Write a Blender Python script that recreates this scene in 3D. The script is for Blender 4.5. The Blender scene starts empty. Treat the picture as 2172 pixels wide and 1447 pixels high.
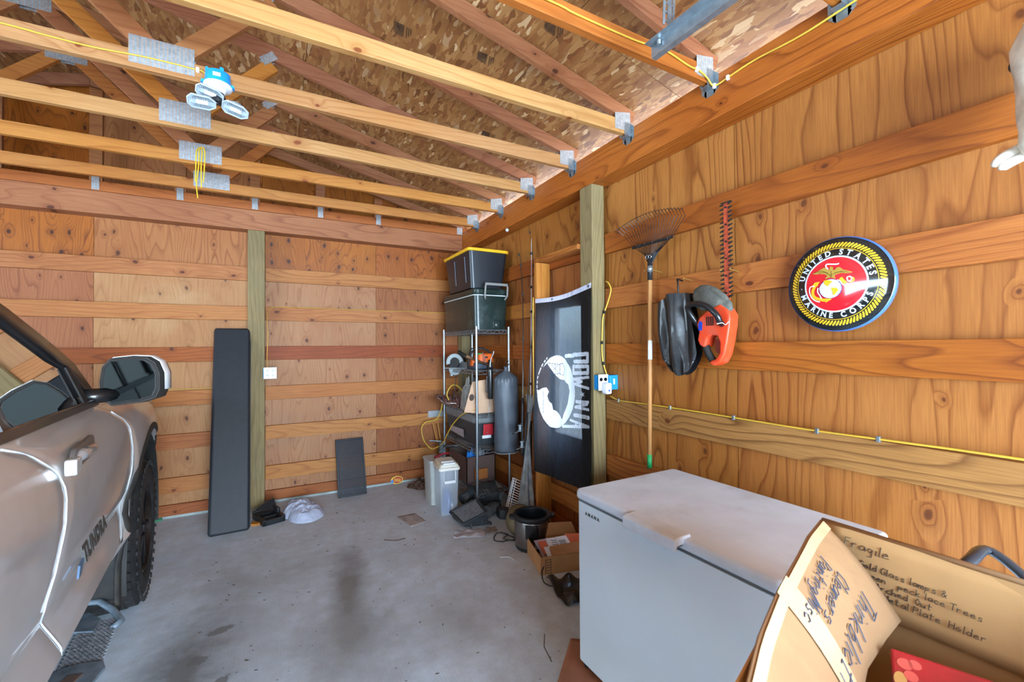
import bpy, bmesh, math, random
import numpy as np
from mathutils import Vector, Matrix, noise as mnoise
random.seed(7)
C = bpy.context.scene.collection
sc = bpy.context.scene
PI = math.pi
def R(d): return math.radians(d)

# ------------------------------------------------------------------ camera
cam = bpy.data.cameras.new('camera'); camo = bpy.data.objects.new('camera', cam); C.objects.link(camo)
_R = Vector((0.87954927, -0.47576217, -0.00659136)); _U = Vector((-0.00041076, -0.01461221, 0.99989315)); _F = Vector((0.47580765, 0.87945258, 0.01304759))
_R.normalize(); _B = -_F.normalized(); _U = _B.cross(_R).normalized()
camo.matrix_world = Matrix(((_R.x, _U.x, _B.x, 0), (_R.y, _U.y, _B.y, 0), (_R.z, _U.z, _B.z, 1.5862), (0, 0, 0, 1)))
cam.sensor_width = 36; cam.lens = 918.48/2172*36; cam.clip_start = .02
sc.camera = camo
cam.dof.use_dof = True; cam.dof.focus_distance = 3.6; cam.dof.aperture_fstop = 5.0

# ------------------------------------------------------------------ world, lights, exposure
w = bpy.data.worlds.new('world'); sc.world = w; w.use_nodes = True
nt = w.node_tree; bgn = nt.nodes['Background']
sky = nt.nodes.new('ShaderNodeTexSky'); sky.sky_type = 'NISHITA'; sky.sun_disc = False; sky.sun_elevation = R(50); sky.sun_rotation = R(150); sky.air_density = 1.0; sky.dust_density = 3.0
mixn = nt.nodes.new('ShaderNodeMix'); mixn.data_type = 'RGBA'; mixn.inputs[0].default_value = .75
nt.links.new(sky.outputs[0], mixn.inputs[6]); mixn.inputs[7].default_value = (.58, .79, 1.0, 1)   # overcast veil
nt.links.new(mixn.outputs[2], bgn.inputs[0]); bgn.inputs[1].default_value = 5.0
def area(name, loc, rot, sx, sy, power, col):
    l = bpy.data.lights.new(name, 'AREA'); l.shape = 'RECTANGLE'; l.size = sx; l.size_y = sy; l.energy = power; l.color = col
    o = bpy.data.objects.new(name, l); C.objects.link(o); o.location = loc; o.rotation_euler = rot; return o
area('door_daylight', (.30, -3.0, 1.3), (R(82), 0, 0), 2.8, 2.3, 480, (.55, .77, 1.0))
area('added_left_fill', (-4.75, 1.5, 1.5), (R(72), 0, R(-90)), 3.8, 2.2, 140, (.55, .77, 1.0))  # added fill lamp, shining in from a made-up opening on the left
sc.view_settings.view_transform = 'Standard'; sc.view_settings.look = 'None'; sc.view_settings.gamma = 1; sc.view_settings.use_curve_mapping = False
sc.view_settings.exposure = 0.90

# ------------------------------------------------------------------ materials
def col(h):
    h = h.lstrip('#'); v = [int(h[i:i+2], 16)/255 for i in (0, 2, 4)]
    return tuple((x/12.92 if x <= .04045 else ((x+.055)/1.055)**2.4) for x in v) + (1,)
class NT:
    def __init__(s, name):
        s.m = bpy.data.materials.new(name); s.m.use_nodes = True; s.t = s.m.node_tree; s.b = s.t.nodes['Principled BSDF']; s.out = s.t.nodes['Material Output']
    def n(s, typ, **kw):
        x = s.t.nodes.new('ShaderNode'+typ)
        for k, v in kw.items():
            if k.startswith('i_'):
                kk = k[2:]; kk = int(kk) if kk.isdigit() else kk.replace('_', ' ')
                if isinstance(v, bpy.types.NodeSocket): s.t.links.new(v, x.inputs[kk])
                else: x.inputs[kk].default_value = v
            else: setattr(x, k, v)
        return x
    def L(s, a, b): s.t.links.new(a, b)
    def math(s, op, a, b=None, c=None, clamp=False):
        x = s.t.nodes.new('ShaderNodeMath'); x.operation = op; x.use_clamp = clamp
        for i, v in enumerate((a, b, c)):
            if v is None: continue
            if isinstance(v, bpy.types.NodeSocket): s.L(v, x.inputs[i])
            else: x.inputs[i].default_value = v
        return x.outputs[0]
    def mix(s, f, a, b, blend='MIX'):
        x = s.t.nodes.new('ShaderNodeMix'); x.data_type = 'RGBA'; x.blend_type = blend
        for i, v in ((0, f), (6, a), (7, b)):
            if isinstance(v, bpy.types.NodeSocket): s.L(v, x.inputs[i])
            else: x.inputs[i].default_value = v
        return x.outputs[2]
    def ramp(s, f, stops):
        x = s.t.nodes.new('ShaderNodeValToRGB'); s.L(f, x.inputs[0]); e = x.color_ramp.elements
        while len(e) < len(stops): e.new(.5)
        for q, (p, c) in zip(e, stops): q.position = p; q.color = c if len(c) == 4 else (*c, 1)
        return x.outputs[0]
    def bump(s, h, st=.2, d=.002):
        x = s.n('Bump'); x.inputs['Strength'].default_value = st; x.inputs['Distance'].default_value = d; s.L(h, x.inputs['Height']); s.L(x.outputs[0], s.b.inputs['Normal'])
    def objco(s, scale=(1, 1, 1), rnd=17.0, rot=(0, 0, 0)):
        tc = s.n('TexCoord'); oi = s.n('ObjectInfo')
        r = s.math('MULTIPLY', oi.outputs['Random'], rnd)
        cb = s.n('CombineXYZ'); [s.L(r, cb.inputs[i]) for i in range(3)]
        mp = s.n('Mapping'); mp.inputs['Rotation'].default_value = rot
        s.L(tc.outputs['Object'], mp.inputs[0])
        va = s.n('VectorMath', operation='ADD'); s.L(mp.outputs[0], va.inputs[0]); s.L(cb.outputs[0], va.inputs[1])
        vm = s.n('VectorMath', operation='MULTIPLY'); s.L(va.outputs[0], vm.inputs[0]); vm.inputs[1].default_value = scale
        return vm.outputs[0], oi.outputs['Random'], va.outputs[0]
MATS = {}
def plain(name, c, rough=.5, metal=0, coat=0, alpha=1, trans=0, var=.06, vscale=8, bump=0, sheen=0, ior=1.45, dirt=None, spec=.5):
    if name in MATS: return MATS[name]
    s = NT(name); cc = col(c) if isinstance(c, str) else c
    v, rnd, raw = s.objco((vscale,)*3)
    no = s.n('TexNoise', i_Vector=v, i_Scale=1.0, i_Detail=5.0)
    dark = tuple(x*(1-var*2.2) for x in cc[:3])+(1,)
    lite = tuple(min(1, x*(1+var)) for x in cc[:3])+(1,)
    cs = s.ramp(no.outputs[0], [(.3, dark), (.7, lite)])
    if dirt:
        n2 = s.n('TexNoise', i_Vector=v, i_Scale=.6, i_Detail=8.0, i_Roughness=.7)
        f = s.ramp(n2.outputs[0], [(.52, (0, 0, 0)), (.7, (dirt[1],)*3)])
        cs = s.mix(f, cs, col(dirt[0]))
    s.L(cs, s.b.inputs['Base Color'])
    s.b.inputs['Roughness'].default_value = rough; s.b.inputs['Metallic'].default_value = metal
    s.b.inputs['Coat Weight'].default_value = coat; s.b.inputs['Coat Roughness'].default_value = .05
    s.b.inputs['Transmission Weight'].default_value = trans; s.b.inputs['IOR'].default_value = ior; s.b.inputs['Alpha'].default_value = alpha
    s.b.inputs['Sheen Weight'].default_value = sheen; s.b.inputs['Specular IOR Level'].default_value = spec
    if bump:
        n3 = s.n('TexNoise', i_Vector=v, i_Scale=bump[1], i_Detail=4.0); s.bump(n3.outputs[0], bump[0], .003)
    MATS[name] = s.m; return s.m
def wood(name, light, mid, dark, axis=0, lines=40, wob=5.0, knots=.5, knotc='#5a2f18', rough=.62, contrast=.6, stain=None, kscale=2.2, fibre=.25, nscale=1.0, flat=None):
    """sawn or rotary-cut grain: latewood lines along `axis`, wandering with stretched noise, knots where the lines bend"""
    if name in MATS: return MATS[name]
    s = NT(name)
    st = [1.0, 1.0, 1.0]; st[axis] = .16
    v, rnd, raw = s.objco(tuple(st))
    # knots
    ks = [1.0, 1.0, 1.0]; ks[axis] = .62
    kv = s.n('VectorMath', operation='MULTIPLY'); s.L(raw, kv.inputs[0]); kv.inputs[1].default_value = tuple(ks)
    warp = s.n('TexNoise', i_Vector=kv.outputs[0], i_Scale=14.0, i_Detail=2.0)
    kw = s.n('VectorMath', operation='MULTIPLY_ADD'); s.L(warp.outputs['Color'], kw.inputs[0]); kw.inputs[1].default_value = (.03,)*3; s.L(kv.outputs[0], kw.inputs[2])
    kvec = kw.outputs[0]
    if flat is not None:
        sk_ = s.n('SeparateXYZ'); s.L(kvec, sk_.inputs[0]); ck_ = s.n('CombineXYZ'); aa = [i for i in (0, 1, 2) if i != flat]
        s.L(sk_.outputs[aa[0]], ck_.inputs[0]); s.L(sk_.outputs[aa[1]], ck_.inputs[1]); kvec = ck_.outputs[0]
    vo = s.n('TexVoronoi', i_Vector=kvec, i_Scale=kscale*1.6); vo.inputs['Randomness'].default_value = 1
    if flat is not None: vo.voronoi_dimensions = '2D'
    sep = s.n('SeparateColor'); s.L(vo.outputs['Color'], sep.inputs[0])
    keep = s.math('GREATER_THAN', sep.outputs[0], 1-knots)
    d = s.math('DIVIDE', vo.outputs['Distance'], kscale*1.6)
    size = s.math('MULTIPLY_ADD', sep.outputs[1], .012, .006)
    core = s.math('MULTIPLY', s.math('SUBTRACT', 1.0, s.math('DIVIDE', d, size), clamp=True), keep)
    halo = s.math('MULTIPLY', s.math('POWER', s.math('SUBTRACT', 1.0, s.math('DIVIDE', d, s.math('MULTIPLY', size, 4.4)), clamp=True), 1.6), keep)
    # growth lines
    n1 = s.n('TexNoise', i_Vector=v, i_Scale=2.4*nscale, i_Detail=2.0, i_Roughness=.45)
    n2 = s.n('TexNoise', i_Vector=v, i_Scale=11.0*nscale, i_Detail=3.0)
    sx = s.n('SeparateXYZ'); s.L(raw, sx.inputs[0])
    ax = [0, 1, 2]; ax.remove(axis)
    cross = s.math('ADD', sx.outputs[ax[0]], s.math('MULTIPLY', sx.outputs[ax[1]], .6))
    val = s.math('ADD', s.math('MULTIPLY', cross, lines*.45), s.math('MULTIPLY', n1.outputs[0], wob*lines*.13))
    val = s.math('ADD', val, s.math('MULTIPLY', n2.outputs[0], .9))
    val = s.math('ADD', val, s.math('MULTIPLY', halo, 1.9))
    fr = s.math('FRACT', val)
    band = s.ramp(fr, [(0.0, (.4, .4, .4)), (.05, (0, 0, 0)), (.66, (.10, .10, .10)), (.86, (.6,)*3), (.94, (1, 1, 1)), (1.0, (.4, .4, .4))])
    big = s.n('TexNoise', i_Vector=raw, i_Scale=1.3, i_Detail=3.0)
    fs = [60.0, 60.0, 60.0]; fs[axis] = 2.2
    fv = s.n('VectorMath', operation='MULTIPLY'); s.L(raw, fv.inputs[0]); fv.inputs[1].default_value = tuple(fs)
    fi = s.n('TexNoise', i_Vector=fv.outputs[0], i_Scale=3.0, i_Detail=3.0)
    amp = s.ramp(n1.outputs[0], [(.3, (.45, .45, .45)), (.7, (1, 1, 1))])
    f = s.math('MULTIPLY', s.math('MULTIPLY', band, amp), min(1.0, contrast*1.45))
    base = s.mix(s.ramp(big.outputs[0], [(.3, (0, 0, 0)), (.7, (1, 1, 1))]), col(light), col(mid))
    base = s.mix(f, base, col(dark))
    base = s.mix(s.math('MULTIPLY', s.ramp(fi.outputs[0], [(.35, (1, 1, 1)), (.65, (0, 0, 0))]), fibre), base, col(dark))
    base = s.mix(s.math('MULTIPLY', halo, .55), base, col(dark))
    base = s.mix(s.math('MINIMUM', s.math('MULTIPLY', core, 2.2), .85), base, col(knotc))
    if stain:
        sn = s.n('TexNoise', i_Vector=raw, i_Scale=stain[2], i_Detail=6.0, i_Roughness=.65)
        base = s.mix(s.ramp(sn.outputs[0], [(.5, (0, 0, 0)), (.72, (stain[1],)*3)]), base, col(stain[0]))
    # board to board tone differences
    base2 = s.n('HueSaturation', i_Color=base); base2.inputs['Saturation'].default_value = 1.05; s.L(s.math('MULTIPLY_ADD', rnd, .18, .66), base2.inputs['Value']); s.L(s.math('MULTIPLY_ADD', rnd, .012, .490), base2.inputs['Hue'])
    s.L(base2.outputs[0], s.b.inputs['Base Color'])
    s.b.inputs['Roughness'].default_value = rough; s.b.inputs['Specular IOR Level'].default_value = .35
    s.bump(s.math('ADD', s.math('MULTIPLY', band, .5), fi.outputs[0]), .16, .0016)
    MATS[name] = s.m; return s.m
def osb_mat():
    s = NT('osb_strand_board'); v, rnd, raw = s.objco((1, 1, 1), 3)
    layers = []
    for i, (ang, sx, sy, sca) in enumerate(((.35, 1, .30, 36), (-.9, 1, .28, 29), (1.45, 1, .30, 42))):
        mp = s.n('Mapping'); s.L(raw, mp.inputs[0]); mp.inputs['Rotation'].default_value = (0, 0, ang); mp.inputs['Scale'].default_value = (sx, sy, .5); mp.inputs['Location'].default_value = (i*3.1, i*1.7, 0)
        ds = s.n('TexNoise', i_Vector=mp.outputs[0], i_Scale=12.0, i_Detail=2.0)
        va = s.n('VectorMath', operation='MULTIPLY_ADD'); s.L(ds.outputs['Color'], va.inputs[0]); va.inputs[1].default_value = (.012, .012, .0); s.L(mp.outputs[0], va.inputs[2])
        vo = s.n('TexVoronoi', i_Vector=va.outputs[0], i_Scale=float(sca), distance='MANHATTAN')
        sep = s.n('SeparateColor'); s.L(vo.outputs['Color'], sep.inputs[0]); layers.append((sep, vo))
    def tone(sep): return s.ramp(sep.outputs[0], [(0, col('#5e3415')), (.14, col('#82532a')), (.5, col('#98693a')), (.8, col('#af8450')), (.90, col('#733a17')), (1, col('#e0c090'))])
    a, b, c = layers
    m1 = s.mix(s.math('GREATER_THAN', a[0].outputs[1], .45), tone(a[0]), tone(b[0]))
    m2 = s.mix(s.math('GREATER_THAN', b[0].outputs[2], .62), m1, tone(c[0]))
    fv = s.n('VectorMath', operation='MULTIPLY'); s.L(raw, fv.inputs[0]); fv.inputs[1].default_value = (60, 300, 60)
    fi = s.n('TexNoise', i_Vector=fv.outputs[0], i_Scale=1.0, i_Detail=2.0)
    m3 = s.mix(s.math('MULTIPLY', fi.outputs[0], .35), m2, col('#6e4220'))
    big = s.n('TexNoise', i_Vector=raw, i_Scale=2.0, i_Detail=3.0)
    m3 = s.mix(s.math('MULTIPLY', big.outputs[0], .35), m3, col('#8d5f33'))
    s.L(m3, s.b.inputs['Base Color']); s.b.inputs['Roughness'].default_value = .55
    s.bump(a[0].outputs[0], .5, .003)
    MATS['osb'] = s.m; return s.m
def concrete_mat():
    s = NT('concrete_slab'); tc = s.n('TexCoord'); P = tc.outputs['Object']
    n1 = s.n('TexNoise', i_Vector=P, i_Scale=1.1, i_Detail=6.0, i_Roughness=.6)
    n2 = s.n('TexNoise', i_Vector=P, i_Scale=9.0, i_Detail=8.0, i_Roughness=.7)
    n3 = s.n('TexNoise', i_Vector=P, i_Scale=120.0, i_Detail=3.0)
    base = s.ramp(n1.outputs[0], [(.32, col('#b9c6d2')), (.68, col('#d2dfeb'))])
    base = s.mix(s.math('MULTIPLY', s.ramp(n2.outputs[0], [(.4, (1, 1, 1)), (.62, (0, 0, 0))]), .35), base, col('#9a9794'))
    # wet / oily traffic patches and other darker patches, each with its own outline
    def blob(x, y, rx, ry, rot, c, amt, soft=.6, wob=.5, ns=5.0):
        nonlocal base
        mp = s.n('Mapping', vector_type='TEXTURE'); s.L(P, mp.inputs[0]); mp.inputs['Location'].default_value = (x, y, 0); mp.inputs['Rotation'].default_value = (0, 0, R(rot)); mp.inputs['Scale'].default_value = (rx, ry, 1)
        nz = s.n('TexNoise', i_Vector=P, i_Scale=ns, i_Detail=5.0, i_Roughness=.65)
        va = s.n('VectorMath', operation='MULTIPLY_ADD'); s.L(nz.outputs['Color'], va.inputs[0]); va.inputs[1].default_value = (wob, wob, 0); s.L(mp.outputs[0], va.inputs[2])
        va2 = s.n('VectorMath', operation='SUBTRACT'); s.L(va.outputs[0], va2.inputs[0]); va2.inputs[1].default_value = (wob*.5, wob*.5, 0)
        sp = s.n('SeparateXYZ'); s.L(va2.outputs[0], sp.inputs[0])
        r = s.math('SQRT', s.math('ADD', s.math('POWER', sp.outputs[0], 2.0), s.math('POWER', sp.outputs[1], 2.0)))
        f = s.math('MULTIPLY', s.math('DIVIDE', s.math('SUBTRACT', 1.0, r), soft, clamp=True), amt, clamp=True)
        base = s.mix(f, base, col(c))
    blob(.42, 3.1, .16, .78, -8, '#625f58', .85, .7, 1.0)
    blob(.36, 2.55, .34, .42, 0, '#67645d', .6, .9, 1.2)
    blob(-.1, 2.9, .9, 1.2, 10, '#8b8a88', .45, .8, 1.4, 7.0)
    blob(.9, 2.4, .30, .35, 0, '#8f8c85', .5, .8, 1.2)
    blob(.30, 2.3, .5, .55, 0, '#6a675f', .30, .8)
    blob(-.25, 3.2, .22, .9, 12, '#5a5348', .30, .8, 1.2)
    blob(-.42, 2.6, .28, .7, 0, '#403c36', .8, .8, 1.2)  # broad darker patch running along the truck side
    blob(-.28, 2.95, .075, .035, 20, '#5c5a57', .8, .2, 1.6, 28.0)
    blob(-.36, 2.72, .05, .04, 0, '#5a5855', .8, .2, 1.6, 28.0)
    blob(-.24, 2.5, .05, .03, 40, '#55534f', .8, .2, 1.6, 28.0)
    blob(.05, 3.5, .6, .25, 10, '#6b655b', .30, .9)
    blob(1.75, 3.5, .35, .5, 0, '#6c6963', .35, .9)
    # fine dark specks of grit
    vo = s.n('TexVoronoi', i_Vector=P, i_Scale=17.0); sep = s.n('SeparateColor'); s.L(vo.outputs['Color'], sep.inputs[0])
    sp_ = s.math('MULTIPLY', s.math('LESS_THAN', vo.outputs['Distance'], .085), s.math('GREATER_THAN', sep.outputs[0], .72))
    base = s.mix(s.math('MULTIPLY', sp_, .7), base, col('#4a443c'))
    base = s.mix(s.math('MULTIPLY', n3.outputs[0], .18), base, col('#8f8d8a'))
    s.L(base, s.b.inputs['Base Color'])
    # broom finish: fine parallel ridges
    mp = s.n('Mapping'); s.L(P, mp.inputs[0]); mp.inputs['Rotation'].default_value = (0, 0, R(8)); mp.inputs['Scale'].default_value = (160, 3, 1)
    br = s.n('TexNoise', i_Vector=mp.outputs[0], i_Scale=1.0, i_Detail=2.0)
    s.bump(s.math('ADD', s.math('MULTIPLY', br.outputs[0], .7), n3.outputs[0]), .35, .002)
    s.L(s.ramp(n2.outputs[0], [(.3, (.55,)*3), (.7, (.8,)*3)]), s.b.inputs['Roughness'])
    MATS['concrete'] = s.m; return s.m
def nailplate_mat():
    s = NT('punched_zinc_plate'); tc = s.n('TexCoord'); sp = s.n('SeparateXYZ'); s.L(tc.outputs['Object'], sp.inputs[0])
    no = s.n('TexNoise', i_Vector=tc.outputs['Object'], i_Scale=50.0, i_Detail=4.0)
    cx = s.math('FRACT', s.math('MULTIPLY', sp.outputs[0], 1/.0165)); cz = s.math('FRACT', s.math('MULTIPLY', sp.outputs[2], 1/.0085))
    slot = s.math('MULTIPLY', s.math('LESS_THAN', cx, .50), s.math('LESS_THAN', cz, .48))
    zinc = s.ramp(no.outputs[0], [(.3, col('#8b979e')), (.7, col('#b3bdc3'))])
    wcol = s.mix(s.math('MULTIPLY', slot, .85), zinc, col('#b08a63'))
    s.L(wcol, s.b.inputs['Base Color']); s.L(s.math('MULTIPLY_ADD', slot, -.5, .55), s.b.inputs['Metallic']); s.b.inputs['Roughness'].default_value = .45
    s.bump(slot, .5, .002)
    MATS['nailplate'] = s.m; return s.m
PLY_V = [wood('plywood_upright_grain_'+str(i), l, m, d, 2, 36, 3.4, .55, '#5e3219', .55, .55, st, 2.6, .22) for i, (l, m, d, st) in enumerate((
    ('#d09558', '#c3854a', '#8b4a20', None), ('#c98b50', '#bd7c43', '#86451d', None)))]
PLY_V = [wood('right_plywood_'+str(i), l, m, d, 2, 36, 3.6, .38, '#5e3219', .55, .66, None, 2.9, .28, 1.0, 0) for i, (l, m, d) in enumerate((('#bc8049', '#ae713c', '#713816'), ('#b47942', '#a76a36', '#6b3414')))]
PLY_BACK = [wood('back_plywood_'+str(i), l, m, d, 2, 30, 7.5, k, '#4c2814', .6, ct, st, 3.0, .25, 1.15, 1) for i, (l, m, d, k, ct, st) in enumerate((
    ('#bd8455', '#ae7144', '#7d4421', .85, .55, None), ('#c89a68', '#b98656', '#8c5a31', .7, .35, ('#d6ba8e', .3, 2.0)),
    ('#c5966a', '#b68258', '#8a532d', .85, .4, ('#8d7b68', .25, 1.6)), ('#b3794b', '#a4693d', '#733d1c', .9, .5, None)))]
PLY_TOP = wood('top_row_plywood', '#bd7637', '#ab6328', '#69310f', 2, 46, 6.5, .8, '#35190c', .5, .8, None, 4.4, .25, 1.3, 1)
GIRT = [wood('girt_board_'+str(i), l, m, d, ax, 60, 2.4, kn, '#56290f', .6, ct, None, 2.4, .35, 1.0, 1-ax) for i, (l, m, d, ax, kn, ct) in enumerate((
    ('#ca8e58', '#bc7c46', '#864a24', 0, .8, .5), ('#c4824c', '#b26f3b', '#7c401c', 0, .55, .55), ('#ad622f', '#9c5225', '#6c3212', 0, .4, .5),
    ('#c8864a', '#b87339', '#7c3f1a', 1, .45, .55), ('#b06831', '#9e5727', '#6b3013', 1, .35, .6), ('#b98b57', '#a87744', '#6d4522', 1, .3, .7)))]
CHORD = [wood('truss_chord_'+str(i), l, m, d, 0, 60, 2.2, .5, '#7a3c1a', .58, .40, None, 2.6, .25, 1.0, 1) for i, (l, m, d) in enumerate((
    ('#cfa36d', '#c49256', '#985d2c'), ('#cb9152', '#be7f40', '#8b4c1a'), ('#bf7840', '#ae6631', '#783814')))]
RAFTER = wood('rafter_lumber', '#bb8560', '#ab714c', '#7a4325', 0, 60, 2.0, .45, '#3f2012', .6, .4, None, 2.4, .28, 1.0, 1)
WEB = [wood('web_lumber_'+str(i), l, m, d, 0, 60, 2.2, .35, '#5c2e14', .58, .45, None, 2.4, .25, 1.0, 1) for i, (l, m, d) in enumerate((('#d08e4e', '#c27c3c', '#8d4a1e'), ('#bd8559', '#ac7046', '#7c4526')))]
BEAMY = wood('header_beam_lumber', '#cd8441', '#bb7033', '#743811', 1, 60, 3.0, .45, '#55270f', .5, .62, None, 2.2, .3, 1.0, 0)
BEAMX = wood('back_beam_lumber', '#b97f58', '#a86c47', '#7a4326', 0, 60, 2.6, .4, '#4c2412', .6, .45, None, 2.2, .3, 1.0, 1)
POSTM = wood('treated_post', '#9c8860', '#897650', '#5c4e34', 2, 60, 2.0, .15, '#4b4030', .72, .4, ('#7c7a5c', .45, 4.0), 1.2, .35)
STUD = wood('framing_stud', '#cf9256', '#c0803f', '#91541f', 2, 55, 2.6, .4, '#6b3819', .6, .45, None, 1.6, .25)
OSB = osb_mat(); CONC = concrete_mat(); NAIL = nailplate_mat()
ZINC = plain('galvanised_steel', '#9aa6ac', .38, .8, var=.12, vscale=25)
CHROME = plain('shelf_chrome', '#9ba3a8', .36, .8, var=.05)
BLACKP = plain('black_plastic', '#1b1d20', .45, var=.1, vscale=20)
WHITEP = plain('white_plastic', '#dfe2e4', .35, var=.03)
YCAB = plain('yellow_cable_sheath', '#cda63a', .42, var=.06)
BLUEBOX = plain('blue_box_plastic', '#1c8fd6', .4, var=.04)

# ------------------------------------------------------------------ geometry helpers
WP = {}           # world position of each object (parents are only translated)
def emp(name, loc, label=None, cat=None, group=None, kind=None, parent=None):
    o = bpy.data.objects.new(name, None); C.objects.link(o); o.empty_display_size = .05
    set_(o, label, cat, group, kind); loc = Vector(loc)
    if parent is not None: o.parent = parent; o.location = loc - WP[parent.name]
    else: o.location = loc
    WP[o.name] = loc; return o
def set_(o, label=None, cat=None, group=None, kind=None):
    if label: o['label'] = label
    if cat: o['category'] = cat
    if group: o['group'] = group
    if kind: o['kind'] = kind
    return o
class MB:
    def __init__(s): s.v = []; s.f = []; s.mi = []; s.cur = 0
    def add(s, vs, fs):
        b = len(s.v); s.v += [tuple(x) for x in vs]; s.f += [tuple(b+i for i in f) for f in fs]; s.mi += [s.cur]*len(fs); return s
    def box(s, x0, y0, z0, x1, y1, z1, M=None):
        p = [Vector((x, y, z)) for z in (z0, z1) for y in (y0, y1) for x in (x0, x1)]
        if M is not None: p = [M @ q for q in p]
        return s.add(p, [(0, 2, 3, 1), (4, 5, 7, 6), (0, 1, 5, 4), (1, 3, 7, 5), (3, 2, 6, 7), (2, 0, 4, 6)])
    def bar(s, a, b, w, h, up=(0, 0, 1)):
        a = Vector(a); b = Vector(b); d = (b-a).normalized(); u = Vector(up); x = d.cross(u)
        if x.length < 1e-4: x = d.cross(Vector((1, 0, 0)))
        x.normalize(); u = x.cross(d)
        p = [q + x*sx*w/2 + u*sy*h/2 for q in (a, b) for sx, sy in ((-1, -1), (1, -1), (1, 1), (-1, 1))]
        return s.add(p, [(0, 1, 2, 3), (7, 6, 5, 4), (0, 4, 5, 1), (1, 5, 6, 2), (2, 6, 7, 3), (3, 7, 4, 0)])
    def tube(s, pts, r, n=6, cap=True, closed=False, flat=1.0):
        pts = [Vector(p) for p in pts]; m = len(pts); rs = r if isinstance(r, (list, tuple)) else [r]*m
        rings = []; ref = None
        for i, p in enumerate(pts):
            a = pts[i-1] if (i > 0 or closed) else p; b = pts[(i+1) % m] if (i < m-1 or closed) else p
            t = (b-a)
            if t.length < 1e-7: t = Vector((0, 0, 1))
            t.normalize()
            if ref is None:
                ref = Vector((0, 0, 1)) if abs(t.z) < .9 else Vector((1, 0, 0))
            x = t.cross(ref)
            if x.length < 1e-4: x = t.cross(Vector((.3, 1, .2)))
            x.normalize(); y = x.cross(t).normalized(); ref = y
            rings.append([p + (x*math.cos(k*2*PI/n) + y*math.sin(k*2*PI/n)*flat)*rs[i] for k in range(n)])
        vs = [q for g in rings for q in g]; fs = []
        for i in range(m if closed else m-1):
            j = (i+1) % m
            for k in range(n): fs.append((i*n+k, j*n+k, j*n+(k+1) % n, i*n+(k+1) % n))
        if cap and not closed: fs.append(tuple(range(n))); fs.append(tuple((m-1)*n+k for k in reversed(range(n))))
        return s.add(vs, fs)
    def cyl(s, a, b, r, r2=None, n=16): return s.tube([a, b], [r, r if r2 is None else r2], n)
    def lathe(s, prof, n=32, M=None, arc=2*PI):
        vs = []; m = len(prof); full = abs(arc-2*PI) < 1e-6; c = n if full else n+1
        for k in range(c):
            a = arc*k/n
            for (r, z) in prof:
                p = Vector((r*math.cos(a), r*math.sin(a), z)); vs.append(M @ p if M is not None else p)
        fs = []
        for k in range(n):
            j = (k+1) % c
            for i in range(m-1): fs.append((k*m+i, j*m+i, j*m+i+1, k*m+i+1))
        return s.add(vs, fs)
    def prism(s, poly, h, M=None, z0=0.0):
        """extrude a 2-D outline from z0 to z0+h (local), M places it"""
        n = len(poly); vs = [Vector((x, y, z0)) for x, y in poly]+[Vector((x, y, z0+h)) for x, y in poly]
        if M is not None: vs = [M @ q for q in vs]
        return s.add(vs, [tuple(reversed(range(n))), tuple(range(n, 2*n))]+[(i, (i+1) % n, n+(i+1) % n, n+i) for i in range(n)])
    def grid(s, fn, nu, nv):
        vs = [fn(i/nu, j/nv) for j in range(nv+1) for i in range(nu+1)]
        return s.add(vs, [(j*(nu+1)+i, j*(nu+1)+i+1, (j+1)*(nu+1)+i+1, (j+1)*(nu+1)+i) for j in range(nv) for i in range(nu)])
    def sphere(s, c, r, nu=16, nv=10, sc_=(1, 1, 1), M=None):
        c = Vector(c)
        def fn(u, v):
            p = Vector((math.cos(u*2*PI)*math.sin(v*PI)*sc_[0], math.sin(u*2*PI)*math.sin(v*PI)*sc_[1], math.cos(v*PI)*sc_[2]))*r
            return c + (M @ p if M is not None else p)
        return s.grid(fn, nu, nv)
    def rbox(s, x0, y0, z0, x1, y1, z1, r=.02, n=4, taper=0.0, M=None):
        """upright rounded-corner box, optional taper (bottom narrower)"""
        rings = []
        for z, t in ((z0, taper), (z1, 0)):
            ring = []
            for cx, cy, a0 in ((x1-r, y1-r, 0), (x0+r, y1-r, 90), (x0+r, y0+r, 180), (x1-r, y0+r, 270)):
                for k in range(n+1):
                    a = R(a0+90*k/n); x = cx+r*math.cos(a); y = cy+r*math.sin(a)
                    mx = (x0+x1)/2; my = (y0+y1)/2
                    ring.append(Vector((x-(t if x > mx else -t), y-(t if y > my else -t), z)))
            rings.append(ring)
        m = len(rings[0]); vs = rings[0]+rings[1]
        if M is not None: vs = [M @ q for q in vs]
        return s.add(vs, [tuple(reversed(range(m))), tuple(range(m, 2*m))]+[(i, (i+1) % m, m+(i+1) % m, m+i) for i in range(m)])
    def build(s, name, mat, parent=None, label=None, cat=None, group=None, kind=None, smooth=False, bevel=0, bseg=2, subsurf=0, solid=0, org=None, weld=False, offset=-1):
        vs = np.array(s.v, dtype=float)
        if org is None:
            lo = vs.min(0); hi = vs.max(0); org = Vector(((lo[0]+hi[0])/2, (lo[1]+hi[1])/2, lo[2] if parent is None else (lo[2]+hi[2])/2))
        org = Vector(org)
        me = bpy.data.meshes.new(name); me.from_pydata([tuple(p-np.array(org)) for p in vs], [], s.f)
        mats = mat if isinstance(mat, (list, tuple)) else [mat]
        for m in mats: me.materials.append(m)
        if len(mats) > 1: me.polygons.foreach_set('material_index', s.mi)
        bm = bmesh.new(); bm.from_mesh(me)
        if weld: bmesh.ops.remove_doubles(bm, verts=bm.verts, dist=.0004)
        bmesh.ops.recalc_face_normals(bm, faces=bm.faces); bm.to_mesh(me); bm.free()
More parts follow.
